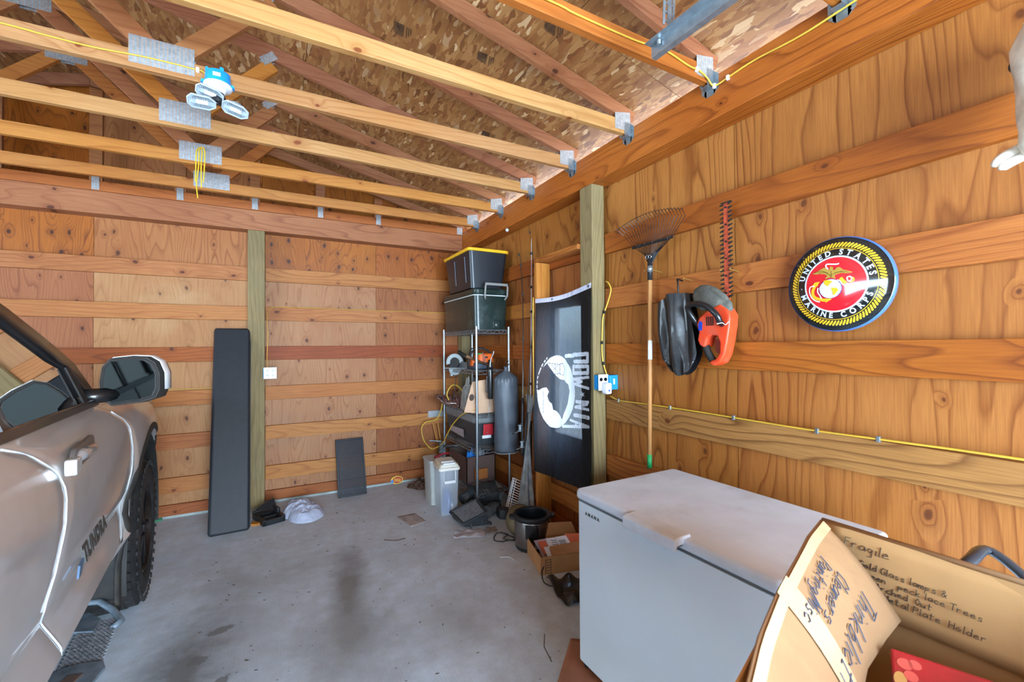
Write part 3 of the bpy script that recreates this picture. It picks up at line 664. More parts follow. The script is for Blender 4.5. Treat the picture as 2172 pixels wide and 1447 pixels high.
# hidden inner body so the truck is solid, hood, roof, windscreen, far side
m = MB()
m.prism([(-4.7, .62), (-3.15, .62), (-3.15, 1.0), (-.72, 1.0), (-.72, .62), (-.72, 1.12), (.72, 1.12), (.72, .7), (1.05, .7), (1.05, 1.15), (-.9, 1.3), (-2.9, 1.3), (-4.7, 1.34)][:0] or [(-4.7, .66), (-.8, .66), (-.66, 1.12), (1.0, 1.08), (1.0, 1.12), (-.9, 1.2), (-2.9, 1.2), (-4.7, 1.34)], 1.86, TM @ Matrix(((0, 0, 1, -1.95), (1, 0, 0, 0), (0, 1, 0, 0), (0, 0, 0, 1))))
m.build('inner_body', DARKI, truck)
m = MB()
def hood(u, v):
    l = -.86+u*1.9; x = -.03-v*1.95; e = min(v, 1-v)*1.95
    z = 1.36+.04*min(1, e/.5)-max(0, l+.2)*.10-(max(0, l-.75)**2)*.9
    if e < .06: z -= (.06-e)*.5
    return T(x, l, z-.005)
m.grid(hood, 16, 24); m.build('hood', PAINT, truck, smooth=True, solid=.02)
m = MB(); m.box(-1.9, .98, .62, -.1, 1.12, 1.24, TM); m.build('grille', TRIM, truck, bevel=.03)
m = MB(); m.box(-1.98, .95, .5, -.03, 1.2, .68, TM); m.build('bumper', ZINC, truck, bevel=.04)
m = MB(); m.prism([(-4.75, .6), (.98, .6), (1.02, 1.2), (-.9, 1.34), (-4.75, 1.36)], .06, TM @ Matrix(((0, 0, 1, -2.03), (1, 0, 0, 0), (0, 1, 0, 0), (0, 0, 0, 1)))); m.build('driver_side', PAINT, truck)
def GX(z): return -.035-(z-1.37)*.36
TOPL = [(-4.0, 1.3), (-2.98, 1.40), (-2.9, 1.86), (-2.6, 1.945), (-2.1, 1.955), (-1.75, 1.90), (-1.43, 1.785), (-1.262, 1.715), (-1.087, 1.622), (-.948, 1.53), (-.86, 1.43), (-.80, 1.36)]
# roof + pillars: strip between window opening and roof line on both sides
GTOP = [(-2.82, 1.44), (-2.78, 1.80), (-2.6, 1.85), (-2.2, 1.855), (-1.9, 1.815), (-1.7, 1.76), (-1.52, 1.685), (-1.33, 1.60), (-1.21, 1.545), (-1.10, 1.512), (-1.09, 1.39)]
FRAME_ = [(-2.9, 1.40), (-2.86, 1.83), (-2.62, 1.885), (-2.15, 1.89), (-1.85, 1.85), (-1.64, 1.79), (-1.43, 1.72), (-1.25, 1.645), (-1.13, 1.592), (-1.0, 1.52), (-.925, 1.405)]
OUT_ = [(-2.98, 1.40), (-2.93, 1.88), (-2.64, 1.945), (-2.12, 1.95), (-1.8, 1.905), (-1.58, 1.845), (-1.36, 1.762), (-1.18, 1.675), (-1.05, 1.605), (-.93, 1.52), (-.85, 1.42)]
for sgn in (0, 1):
    def P3(l, z, dx=0):
        x = GX(z)+dx
        return T(x if sgn == 0 else -2.0-x, l, z)
    nm = 'pillar_trim' if sgn == 0 else 'pillar_trim'
    m = MB(); n = len(GTOP); m.add([P3(*p, -.012) for p in GTOP]+[P3(*p, .004) for p in FRAME_], [(i, i+1, n+i+1, n+i) for i in range(n-1)]); m.build(nm, TRIM, truck, smooth=True, solid=.012)
    m = MB(); m.add([P3(*p, .004) for p in FRAME_]+[P3(*p, -.035) for p in OUT_], [(i, i+1, n+i+1, n+i) for i in range(n-1)]); m.build('roof_rail' if sgn == 0 else 'roof_rail', PAINT, truck, smooth=True, solid=.012)
    m = MB(); gp = [P3(*p, -.008) for p in GTOP]; m.add(gp+[P3(-2.82, 1.36, -.008), P3(-1.09, 1.36, -.008)], [tuple(range(n))+(n+1, n)]); m.build('side_glass' if sgn == 0 else 'side_glass', TINT, truck)
    m = MB(); m.add([P3(-1.09, 1.39, -.002), P3(-1.10, 1.512, -.002), P3(-1.0, 1.52, -.002), P3(-.925, 1.405, -.002), P3(-.93, 1.355, 0), P3(-1.09, 1.355, 0)], [(0, 1, 2, 3, 4, 5)]); m.build('mirror_patch' if sgn == 0 else 'mirror_patch', TRIMM, truck, solid=.008)
    MB().bar(P3(-2.95, 1.372, .012), P3(-.93, 1.357, .012), .014, .03).build('belt_moulding' if sgn == 0 else 'belt_moulding', TRIM, truck, bevel=.004)
    MB().bar(P3(-1.83, 1.37, .0), P3(-1.79, 1.80, .0), .006, .05, UF).build('door_divider' if sgn == 0 else 'door_divider', TRIM, truck)
m = MB()
def roof(u, v):
    l, z = OUT_[1][0], OUT_[1][1]
    i = u*(8-1); k = min(int(i), 6); f_ = i-k; a = OUT_[1+k]; b = OUT_[2+k]
    l = a[0]+(b[0]-a[0])*f_; z = a[1]+(b[1]-a[1])*f_
    x0 = GX(z)-.03; x = x0+(-2.0-2*x0)*v; return T(x, l, z+.035*math.sin(PI*v))
m.grid(lambda u, v: roof(u*.6, v), 10, 12); m.build('roof_panel', PAINT, truck, smooth=True, solid=.02)
m = MB()
def wsh(u, v):
    tab = OUT_[4:]; i = u*(len(tab)-1); k = min(int(i), len(tab)-2); f_ = i-k; a = tab[k]; b = tab[k+1]
    l = a[0]+(b[0]-a[0])*f_; z = a[1]+(b[1]-a[1])*f_; x0 = GX(z)-.04; return T(x0+(-2.0-2*x0)*v, l+.10*math.sin(PI*v), z)
m.grid(wsh, 10, 14); m.build('windscreen', TINT, truck, smooth=True)
# cabin
m = MB(); m.rbox(-1.9, -1.25, 1.2, -.12, -.86, 1.41, .06, 4, 0, TM); m.build('dashboard', DARKI, truck)
for sx in (-.52, -1.45):
    m = MB(); m.rbox(sx-.26, -2.15, 1.05, sx+.26, -1.95, 1.62, .07, 4, 0, TM); m.build('seat_back', plain('grey_seat', '#3f434a', .7), truck, bevel=.02)
    m = MB(); m.rbox(sx-.14, -2.16, 1.63, sx+.14, -2.03, 1.82, .05, 4, 0, TM); m.build('headrest', plain('grey_seat', '#3f434a', .7), truck, bevel=.02)
m = MB(); m.tube([T(-1.45+.19*math.cos(a), -1.42-.03*math.sin(a), 1.38+.18*math.sin(a)) for a in [i*2*PI/24 for i in range(24)]], .015, 8, closed=True); m.build('steering_wheel', BLACKP, truck, smooth=True)
m = MB(); m.rbox(-.55, -1.6, 1.33, -.2, -1.2, 1.50, .05, 4, .02, TM); m.build('grey_cloth_on_dash', plain('slate_cloth', '#596069', .8), truck, bevel=.02)
# door handle
hd = MB(); hd.tube([T(.060, -1.62+i*.034, 1.243+(.004*math.sin(i)))for i in range(7)], [.013, .019, .020, .020, .020, .018, .012], 10)
ho = hd.build('door_handle', plain('satin_handle', '#b7b9bb', .2, .6, coat=.6), truck, smooth=True)
MB().rbox(-.125, -.035, 0, .125, .035, .012, .03, 4, 0, TM @ frame((.046, -1.52, 1.245), (0, 1, .05), (0, 0, 1))).build('handle_cup', plain('cup_paint', '#6f6d6b', .3, .5), truck, smooth=30)
m = MB(); m.rbox(-.03, -.024, 0, .03, .024, .028, .01, 3, 0, TM @ frame((.052, -1.70, 1.235), (0, 1, .05), (0, 0, 1))); m.build('handle_cap', plain('bright_cap', '#e7eaec', .15, .4, coat=1), truck, bevel=.004)
# badge
BADGE = plain('badge_grey', '#4c4a47', .5, .4)
Mb = TM @ frame((.038, -1.29, .880), (0, 1, .045), (-.12, 0, 1))
lettering('TUNDRA', .086, Mb, BADGE, door, name='badge', thick=.006, sx=.95, bold=.004)
MB().prism([(0, 0), (.05, .005), (.015, -.035), (-.02, -.035)], .006, TM @ frame((.036, -1.49, .856), (0, 1, .045), (0, 0, 1))).build('badge_blue_tip', plain('badge_blue', '#5d7896', .35, .5), door)
# mirror
mir = MB(); ring = [(-.006, 1.375), (-.008, 1.45), (.0, 1.51), (.026, 1.545), (.09, 1.552), (.150, 1.548), (.180, 1.525), (.197, 1.475), (.198, 1.40), (.184, 1.362), (.13, 1.345), (.03, 1.336)]
MSH = {0: 0, .03: .012, .08: .028, .125: .03, .145: .02, .018: .012, .05: .024, .09: .032, .13: .03}
cx, cz = .095, 1.445; rings = []
for dl, sc_ in ((0, 1), (.03, 1.03), (.08, 1.0), (.125, .82), (.145, .45)): rings += [T(cx+(x-cx)*sc_+MSH[dl], -.95+dl, cz+(z-cz)*sc_) for x, z in ring]
nn = len(ring); mir.add(rings+[T(cx, -.80, cz)], [(j*nn+i, j*nn+(i+1) % nn, (j+1)*nn+(i+1) % nn, (j+1)*nn+i) for j in range(4) for i in range(nn)]+[(4*nn+i, 4*nn+(i+1) % nn, 5*nn) for i in range(nn)]+[tuple(reversed(range(nn)))])
mh = mir.build('side_mirror', TRIMM, truck, smooth=50)
mc = MB(); sub = [i for i in (2, 3, 4, 5, 6, 7, 8)]
vv = []
for dl, sc_ in ((.018, 1.035), (.05, 1.05), (.09, 1.0), (.13, .80)): vv += [T(cx+(ring[i][0]-cx)*sc_+MSH[dl], -.95+dl, cz+(ring[i][1]-cz)*sc_) for i in sub]
k6 = len(sub); mc.add(vv, [(j*k6+i, j*k6+i+1, (j+1)*k6+i+1, (j+1)*k6+i) for j in range(3) for i in range(k6-1)]); mc.build('mirror_cap', plain('mirror_cap_silver', '#d5d6d6', .25, .5, coat=.8), mh, smooth=True, solid=.004, offset=1)
MG = plain('mirror_glass', '#060707', .04, 1.0, var=0)
g = [(cx+(x-cx)*.86-.004, cz+(z-cz)*.86) for x, z in ring]; MB().add([T(x, -.953, z) for x, z in g]+[T(x, -.9505, z) for x, z in g], [tuple(range(nn)), tuple(range(nn, 2*nn))]+[(i, (i+1) % nn, nn+(i+1) % nn, nn+i) for i in range(nn)]).build('mirror_glass', MG, mh)
MB().tube([T(cx+(x-cx)*.92, -.954, cz+(z-cz)*.92) for x, z in ring], .004, 6, closed=True).build('mirror_bezel', TRIMM, mh, smooth=True)
MB().tube([T(-.06, -.98, 1.385), T(-.01, -.955, 1.385), T(.03, -.92, 1.385)], [.048, .044, .046], 10, flat=.75).build('mirror_arm', TRIM, mh, smooth=True)
# wheels
def wheel(name, l, outer, back):
    wl_ = emp(name, T((outer+back)/2, l, .44), parent=truck)
    r = .44; sg = 1 if outer > back else -1; ctr = T(back, l, r); Mw = frame(ctr, (0, 0, 1), UF) if sg > 0 else frame(ctr, (0, 0, 1), -UF)
    # local z = outward
    Mw = Matrix(((0, UF.x*0+0, 0, 0),)*4) if False else frame(ctr, UF, Vector((0, 0, 1)))   # x=UF, y=up, z=UF x up = UO
    if sg < 0: Mw = frame(ctr, -UF, Vector((0, 0, 1)))
    wd = abs(outer-back)
    MB().lathe([(.255, .03), (.30, .0), (.375, .008), (.418, .03), (.430, .06), (.430, wd-.06), (.418, wd-.03), (.375, wd-.006), (.30, wd), (.262, wd-.02), (.25, wd-.05)], 64, Mw).build('tyre', RUB, wl_, smooth=50)
    tb = MB(); rnd = random.Random(5)
    for k in range(44):
        a = k*2*PI/44; 
        for row in range(5):
            z0 = .012+row*(wd-.05)/5+.006; z1 = z0+(wd-.05)/5-.006; aa = a+(.07 if row % 2 else 0)+rnd.uniform(-.006, .006); da = .052
            e = .0 if row in (1, 2, 3) else .006
            M2 = Mw @ Matrix.Rotation(aa, 4, 'Z')
            tb.box(.424-e*2, -.43*da, z0, .4405-e, .43*da, z1+.006, M2)
        for zz in (.004, wd-.004):
            M2 = Mw @ Matrix.Rotation(a, 4, 'Z'); s_ = 1 if zz > .1 else -1
            tb.box(.395, -.010, zz-.004, .424, .010, zz+.003, M2)
    tb.build('tread_blocks', RUB, wl_, kind='stuff')
    rb = MB().lathe([(.262, wd-.02), (.25, wd-.012), (.235, wd-.05), (.22, wd-.12), (.06, wd-.14), (.0, wd-.14)], 48, Mw); rb.build('rim', RIM, wl_, smooth=50)
    for k in range(12):
        a = k*PI/6+(.12 if k % 2 else -.12); M2 = Mw @ Matrix.Rotation(a, 4, 'Z')
        MB().prism([(.045, -.016), (.235, -.011), (.235, .011), (.045, .016)], .035, M2, wd-.058).build('spoke', plain('spoke_dark', '#15161a', .4, .5), wl_, bevel=.003)
    MB().lathe([(.055, wd-.09), (.052, wd-.045), (.03, wd-.035), (0, wd-.035)], 24, Mw).build('hub_cap', RIM, wl_, smooth=40)
wheel('front_wheel', .10, .045, -.235); wheel('rear_wheel', -3.72, .015, -.265); wheel('front_wheel', .10, -2.03, -1.75); wheel('rear_wheel', -3.72, -2.03, -1.75)
m = MB()
def liner(u, v):
    a = PI*(-.06+1.1*u); x = .045-v*.33; return T(x, AC+math.cos(a)*(ARX-.02), AZ+math.sin(a)*(ARZ-.02))
m.grid(liner, 24, 3); m.build('wheel_liner', TRIMM, truck, smooth=True)
m = MB()
vs = []
for i in range(33):
    a = PI*(-.10+1.16*i/32)
    for rr, dx in ((1.0, -.004), (1.015, .005), (1.06, .003), (1.065, -.01)):
        l = AC+math.cos(a)*ARX*rr; z = AZ+math.sin(a)*ARZ*rr; x = itp(SIDE, max(.6, min(z, 1.3)))*(.75 if l > .3 else 1)-max(0, l-.3)**2*.25+flare(l, z)+dx+.003; vs.append(T(x, l, z))
m.add(vs, [(i*4+k, i*4+k+1, (i+1)*4+k+1, (i+1)*4+k) for i in range(32) for k in range(3)]); m.build('wheel_arch_moulding', TRIMM, truck, smooth=True)
MB().box(-.27, -.50, .30, -.0, -.485, .68, TM).build('mud_flap', plain('grey_flap', '#3c4044', .7, dirt=('#6a6259', .6)), truck, bevel=.003)
m = MB(); m.box(-1.95, -4.7, .50, -.12, -.62, .60, TM); m.build('rocker_frame', TRIMM, truck)
# side step with two hoop plates and a knobbly tread pad
STEEL = plain('step_steel_blue', '#7a8a97', .5, .4, var=.2, vscale=15, dirt=('#8d8f8c', .5)); PAD = plain('step_pad', '#74787c', .7, .2, var=.25, vscale=60)
st_ = emp('side_step', T(-.03, -1.0, .33), parent=truck)
Ms = TM @ frame((0, 0, .335), (1, 0, 0), (0, 1, 0))
MB().prism([(-.10, -1.17), (.035, -1.17), (.035, -.80), (-.10, -.80)], .02, Ms, -.02).build('step_board', STEEL, st_)
sm = MB(); rr = random.Random(2)
for i in range(30):
    for j in range(10):
        x = -.09+j*.0135+(i % 2)*.006; l = -1.16+i*.0122; sm.sphere(T(x, l, .337), .0062, 6, 4, (1.3, .8, .7))
sm.build('step_studs', PAD, st_, kind='stuff', smooth=True)
def plate(name, pts, mm):
    MB().prism(pts, .012, Ms, -.002).build(name, mm, st_, bevel=.004)
plate('end_plate', [(-.115, -1.13), (-.03, -1.13), (.045, -1.16), (.062, -1.22), (.03, -1.32), (-.03, -1.44), (-.10, -1.50), (-.13, -1.36), (-.13, -1.20)], STEEL)
MB().prism([(-.05, -1.20), (.0, -1.22), (-.045, -1.33), (-.085, -1.31)], .014, Ms).build('plate_slot', plain('rust_slot', '#5c4a42', .8), st_, bevel=.004)
MB().tube([T(-.12, -.66, .38), T(-.05, -.67, .37), T(.01, -.75, .35), T(.055, -.86, .34), T(.03, -.90, .335)], .014, 8).build('hoop', STEEL, st_, smooth=True)
plate('front_plate', [(-.13, -.84), (-.03, -.90), (-.02, -.80), (-.08, -.70), (-.13, -.70)], STEEL)
for l in (-.75, -1.35, -2.2): MB().bar(T(-.14, l, .34), T(-.25, l, .52), .04, .03).build('step_bracket', TRIMM, st_)
MB().prism([(-.11, -2.6), (.035, -2.6), (.035, -1.5), (-.11, -1.5)], .02, Ms, -.02).build('step_board', STEEL, st_)
SG={'eagle':[(-10460,19030),(-10210,19130),(-9990,19250),(-9880,19240),(-9840,19140),(-9760,19090),(-9740,19240),(-9690,19260),(-9620,19210),(-9610,19070),(-9530,19080),(-9480,19170),(-9370,19180),(-9230,19030),(-9030,18940),(-8860,18860),(-9010,18830),(-9170,18850),(-9320,18880),(-9460,18850),(-9560,18800),(-9530,18710),(-9500,18640),(-9560,18660),(-9670,18730),(-9780,18730),(-9910,18690),(-9930,18730),(-9840,18840),(-9960,18930),(-10150,18970),(-10330,18970)],'na':[(-10000,18610),(-9850,18640),(-9670,18570),(-9640,18500),(-9730,18460),(-9820,18320),(-9880,18360),(-9970,18440)],'sa':[(-9700,18240),(-9500,18230),(-9400,18100),(-9530,17950),(-9590,17860),(-9630,17900),(-9660,18070)],'fluke_l':[(-10470,18450),(-10370,18580),(-10150,18600),(-10210,18500),(-10260,18360),(-10310,18450),(-10400,18400)],'fluke_r':[(-9980,17760),(-9670,17710),(-9800,17630),(-9950,17540),(-9910,17650)],'L_banner':[(-9810,19140),(-9890,19270),(-9900,19360),(-9830,19390),(-9660,19360),(-9480,19330),(-9380,19350)],'L_anchor':[(-10340,18450),(-10450,18220),(-10460,17980),(-10350,17820),(-10160,17730),(-9910,17660)],'L_shank':[(-9330,18670),(-9240,18510),(-9130,18380)],'L_stock':[(-9080,18370),(-9000,18150)],'L_ring':[(-8970,18630),(-8860,18580),(-8860,18460),(-8990,18420)],'L_rope1':[(-10370,18400),(-10560,18380),(-10600,18140),(-10510,17850),(-10350,17680),(-10170,17610)],'L_rope2':[(-10230,18300),(-10250,18100),(-10160,17920),(-10100,17760)],'L_rope3':[(-9460,18580),(-9350,18520),(-9240,18330),(-9100,18280),(-8970,18340)],'L_coil':[(-9090,18650),(-8980,18670),(-8910,18580),(-8960,18480),(-9050,18480),(-9090,18650)],'L_g0':[(-10100,18510),(-9360,18410)],'L_g1':[(-10160,18400),(-9300,18290)],'L_g2':[(-10190,18280),(-9280,18170)],'L_g3':[(-10180,18140),(-9290,18040)],'L_g4':[(-10110,18000),(-9360,17920)],'L_f0':[(-10360,19060),(-10080,19100),(-9810,18950)],'L_f1':[(-10210,19000),(-9960,19030),(-9800,18900)],'L_f2':[(-9010,18870),(-9230,18960),(-9550,18910)],'L_f3':[(-9170,18870),(-9370,18950),(-9580,18880)],'L_f4':[(-9780,18920),(-9690,18770)],'L_f5':[(-9630,18890),(-9700,18740)],'L_f6':[(-9690,19040),(-9690,18840)],'P_globe':[(-9730,18200),(-9280,18150),(-9720,18630)],'P_ring':[(-9580,18410),(-8410,18260),(-9560,19650)],'P_rope':[(-9350,18410),(-7640,18180),(-9320,20320)],'P_tl':[(-11090,18490)],'P_tr':[(-8130,18230)]}
FG={'disc':[(2667,1241),(2671,1197),(2680,1153),(2695,1110),(2716,1070),(2742,1033),(2773,1000),(2808,971),(2846,949),(2886,933),(2928,925),(2971,924),(3013,930),(3053,945),(3090,967),(3123,997),(3151,1033),(3172,1075),(3187,1121),(3194,1170),(3193,1220),(3185,1271),(3169,1319),(3146,1365),(3117,1406),(3084,1442),(3046,1471),(3005,1492),(2963,1506),(2920,1513),(2878,1512),(2838,1503),(2800,1487),(2766,1465),(2737,1438),(2712,1405),(2692,1368),(2678,1328),(2669,1285)],'head':[(3058,1445),(2954,1359),(2876,1325),(2791,1318),(2793,1315),(2751,1290),(2736,1238),(2759,1137),(2819,1015),(2840,1011),(2878,1040),(2923,1061),(2970,1067),(2986,1115),(3032,1135),(3053,1172),(3031,1211),(3069,1243),(3119,1232),(3173,1209),(3223,1215),(3229,1282),(3198,1355)],'face2':[(3173,1209),(3119,1232),(3069,1243),(3031,1211),(3053,1172),(3032,1135),(2986,1115),(2970,1067),(2923,1061),(2878,1040),(2840,1011),(2819,1004),(2835,955),(2898,938),(2990,961),(3086,1023),(3143,1093),(3171,1169)],'star':[(2602,1226),(2578,1223),(2580,1204),(2566,1221),(2543,1217),(2558,1230),(2542,1246),(2565,1238),(2579,1252),(2578,1233)],'S':[([(2788,1510),(2676,1515),(2676,1521),(2510,1530)],13),([(2510,1530),(2511,1474),(2662,1470)],13),([(2667,1433),(2507,1439),(2508,1391),(2678,1382),(2677,1433)],12),([(2500,1361),(2679,1336),(2573,1325),(2668,1299),(2531,1284),(2501,1280)],9),([(2503,1180),(2653,1168),(2516,1163),(2665,1125),(2503,1125)],9),([(2672,1064),(2504,1067)],13),([(2505,1001),(2810,958)],10),([(2719,1019),(2622,1009),(2505,1002)],8),([(2650,1012),(2662,979)],6)],'B':[([(3052,1448),(2875,1439)],5),([(2954,1359),(2876,1369)],5),([(2999,1437),(2887,1372)],4),([(2886,1438),(2977,1390)],4),([(2942,1442),(2937,1360)],4),([(2875,1444),(2870,1360)],8),([(2831,1452),(2805,1407),(2817,1360),(2870,1360)],5),([(2875,1444),(2831,1452)],6),([(3109,1213),(3099,1145),(3107,1082),(3101,1021)],5)],'C':[(3058,1488),(3119,1436),(3157,1382),(3190,1319),(3197,1271),(3197,1221),(3186,1151),(3165,1091),(3136,1032),(3073,964)]}

# ------------------------------------------------------------------ chest freezer
FW = plain('freezer_enamel', '#dcecf6', .28, coat=.3, var=.02, vscale=3); FWL = plain('freezer_lid', '#d5e0ec', .38, var=.04, vscale=6, dirt=('#9b958c', .35))
GREYG = plain('grey_gasket', '#6e7579', .6)
def fz():
    t = emp('chest_freezer', (1.68, 1.275, 0), 'white chest freezer against the right wall below the round sign', 'freezer')
    Mf = Matrix.Translation((1.68, 1.275, 0)) @ Matrix.Rotation(R(.8), 4, 'Z')
    hx, hy = .355, .505
    MB().rbox(-hx+.006, -hy+.006, .03, hx-.006, hy-.006, .812, .018, 4, 0, Mf).build('cabinet', FW, t, smooth=30)
    MB().box(-hx+.012, -hy+.012, .812, hx-.012, hy-.012, .824, Mf).build('gasket', GREYG, t)
    MB().rbox(-hx-.004, -hy-.004, .824, hx+.004, hy+.004, .872, .03, 5, 0, Mf).build('lid', FWL, t, bevel=.016, bseg=4, smooth=30)
    hl = MB(); Mh = Mf @ frame((-hx-.005, -.06, .846), (0, 1, 0), (0, 0, 1))   # z axis = outwards (-x is x cross..)
    hl.prism([(-hx+.035, .866), (-hx+.030, .882), (-hx-.038, .882), (-hx-.056, .874), (-hx-.058, .832), (-hx-.048, .828), (-hx-.042, .850), (-hx-.003, .852), (-hx-.003, .866)], .27, Mf @ Matrix(((1, 0, 0, 0), (0, 0, -1, .115), (0, 1, 0, 0), (0, 0, 0, 1)))); hl.build('lid_handle', FWL, t, bevel=.005, bseg=3)
    MB().box(-hx-.042, -.145, .840, -hx-.003, .105, .8505, Mf).build('handle_recess', GREYG, t)
    for sx in (-1, 1):
        for sy in (-1, 1): MB().cyl(Mf @ Vector((sx*.32, sy*.46, 0)), Mf @ Vector((sx*.32, sy*.46, .032)), .02, n=12).build('foot', BLACKP, t)
    lettering('A M A N A', .022, Mf @ frame((-hx+.0055, .385, .768), (0, -1, 0), (0, 0, 1)), plain('logo_grey', '#33383c', .4), t, thick=.0008, bold=.0006)
    bd = MB(); Mb2 = Mf @ frame((-hx+.0055, -.50, .75), (0, -1, 0), (0, 0, 1))
    bd.tube([Mb2 @ Vector((.030*math.cos(a), .030*math.sin(a), 0)) for a in [i*PI/16 for i in range(32)]], .0018, 5, closed=True); bd.box(-.001, -.014, -.001, .001, .014, .001, Mb2)
    for i in range(3): bd.box(-.016, -.012+i*.009, -.001, -.008, -.007+i*.009, .001, Mb2); bd.box(.007, -.012+i*.009, -.001, .016, -.007+i*.009, .001, Mb2)
    bd.build('control_dial_print', plain('dial_brown', '#4d4038', .5), t)
    for sy in (-.36, .36): MB().cyl(Mf @ Vector((hx+.008, sy-.05, .80)), Mf @ Vector((hx+.008, sy+.05, .80)), .012, n=10).build('hinge', WHITEP, t, smooth=True)
fz()
# ------------------------------------------------------------------ foreground carton
KRAFT = plain('kraft_cardboard', '#c79c68', .75, var=.07, vscale=5, dirt=('#a87c4d', .4)); KRAFTL = plain('pale_kraft_flap', '#a27d58', .7, var=.06, vscale=6, dirt=('#c49a69', .4))
TAPE = plain('old_packing_tape', '#d8b78c', .25, coat=.4)
INK = plain('marker_ink', '#3a3431', .6); INKB = plain('blue_black_ink', '#4a5266', .6)
def carton():
    t = emp('cardboard_box', (.95, .25, .46), 'open cardboard box with handwriting on its folded flaps, in front of the freezer', 'box')
    a, b, z0, z1 = (1.334, .655), (1.334, -.15), .46, 1.1
    MB().box(1.329, -.15, z0, 1.334, .655, z1).build('side', KRAFT, t)
    MB().add([(1.33, .655, z0), (.55, .40, z0), (.55, .40, 1.085), (1.33, .655, 1.098)], [(0, 1, 2, 3)]).build('side', KRAFT, t, solid=.004)
    MB().add([(.55, .40, z0), (.52, -.15, z0), (.52, -.15, 1.08), (.55, .40, 1.085)], [(0, 1, 2, 3)]).build('side', KRAFT, t, solid=.004)
    MB().add([(1.334, -.15, z0), (.52, -.15, z0), (.52, -.15, 1.08), (1.334, -.15, 1.1)], [(0, 1, 2, 3)]).build('side', KRAFT, t, solid=.004)
    MB().add([(1.334, -.15, z0), (1.334, .655, z0), (.55, .40, z0), (.52, -.15, z0)], [(0, 1, 2, 3)]).build('bottom', KRAFT, t, solid=.004)
    # far flap hangs inside the rim, slightly off the wall
    def ff(u, v): y = .648-u*.75; return Vector((1.327-v*.012-.004*math.sin(u*9), y, 1.099-v*.185))
    fl_ = MB().grid(ff, 16, 6).build('flap', KRAFT, t, solid=.004, smooth=True)
    MB().tube([(1.33, .655, 1.1), (1.33, .3, 1.101), (1.33, -.15, 1.1)], .0065, 6).build('rim_fold', KRAFTL, fl_, smooth=True)
    # writing on it
    U0 = Vector((0, -1, 0)); 
    def wf_(p): return Vector((1.3225-(1.099-(1.068+p[1]))*.065-.0005, .600-p[0], 1.068+p[1]))
    for txt, x0, y0, sz in (('Fragile', .0, -.012, .020), ('Gold Glass lamps &', .035, -.052, .0135), ('ween  Xpeck lace Trees', .050, -.073, .0130), (' Arched  Out', .065, -.093, .0130), ('& Metal Plate  Holder', .070, -.113, .0135)):
        handwrite([txt], sz, lambda p: wf_((p[0]*.9+x0, p[1]+y0)), w=.0016).build('handwriting', INK, fl_, kind='stuff')
    MB().box(1.3155, .15, .94, 1.3165, .22, 1.05).build('tape_strip', TAPE, fl_)
    # near-left flap folded over the rim and down into the box
    H = [Vector(p) for p in ((1.317, .653, 1.104), (1.18, .615, 1.105), (1.05, .571, 1.102), (.876, .513, 1.10), (.707, .447, 1.10), (.58, .39, 1.09))]
    G = [Vector(p) for p in ((1.255, .457, .953), (1.15, .445, .951), (1.02, .425, .948), (.89, .385, .945), (.74, .32, .94), (.62, .26, .935))]
    def lf(u, v):
        i = min(int(u*5), 4); f = u*5-i; h = H[i].lerp(H[i+1], f); g = G[i].lerp(G[i+1], f)
        p = h.lerp(g, v); p += Vector((-.15, -.6, .8)).normalized()*(.022*math.sin(PI*v)*(.6+.4*math.sin(u*5))); return p
    f2 = MB().grid(lf, 20, 10).build('flap', KRAFTL, t, solid=.004, smooth=True)
    nrm = Vector((-.15, -.6, .8)).normalized()*.0035
    MB().grid(lambda u, v: lf(.0+u, .03+v*.10)+nrm, 18, 2).build('tape_strip', TAPE, f2)
    MB().grid(lambda u, v: lf(.53+u*.09, v)+nrm, 3, 8).build('tape_strip', TAPE, f2)
    def wl(p):    # p in metres: x along the rim toward the camera, y toward the free edge
        u = max(0, min(1, (p[0])/.78)); v = max(0, min(1, p[1]/.21)); return lf(u, v)+nrm*1.3
    for txt, x0, y0, sz, ks in (('Thinkblictive', .125, .132, .042, 1.0), ('Cleaners', .19, .078, .034, .90), ('Painting/Misc', .21, .040, .030, .84)):
        handwrite([txt], sz, lambda p: wl((x0+p[0]*ks, y0+p[0]*.06+p[1]*.85)), w=.0026).build('handwriting', INKB, f2, kind='stuff')
    # support carton underneath (out of the photo)
    MB().rbox(.56, -.13, 0, 1.31, .44, .459, .01, 2).build('cardboard_box', KRAFT, label='closed cardboard box underneath the open handwritten box', cat='box')
    # red packet standing inside
    RED = plain('red_packaging', '#a81f26', .3, coat=.4, var=.12, vscale=10)
    P0 = Vector((1.116, .427, .95)); px = (Vector((1.19, .27, .945))-P0); Mp = frame(P0, px, (-.45, -.20, -.55))
    r = emp('red_packet', P0+Vector((0, 0, -.3)), 'glossy red packet with yellow and white print inside the open box', 'packet')
    MB().box(0, 0, -.03, .26, .34, .0, Mp).build('carton', RED, r, bevel=.004)
    YP = plain('yellow_print', '#e3c04a', .3); BP = plain('berry_print', '#d8574f', .2, coat=1)
    for z in (.0002, -.0312):
        MB().prism([(.10+.035*math.cos(a)*(1+.12*math.cos(a*6)), .065+.03*math.sin(a)*(1+.12*math.cos(a*6))) for a in [i*PI/15 for i in range(30)]], .0012, Mp, z).build('print', YP, r)
        for (x, y, s_) in ((.020, .022, .012), (.035, .018, .010), (.028, .040, .011)): MB().prism([(x+s_*math.cos(a), y+s_*.8*math.sin(a)) for a in [i*PI/8 for i in range(16)]], .001, Mp, z).build('print', BP, r)
        MB().prism([(.012+.010*math.cos(a), .052+.014*math.sin(a)) for a in [i*PI/8 for i in range(16)]], .001, Mp, z).build('print', plain('almond_print', '#d09a55', .4), r)
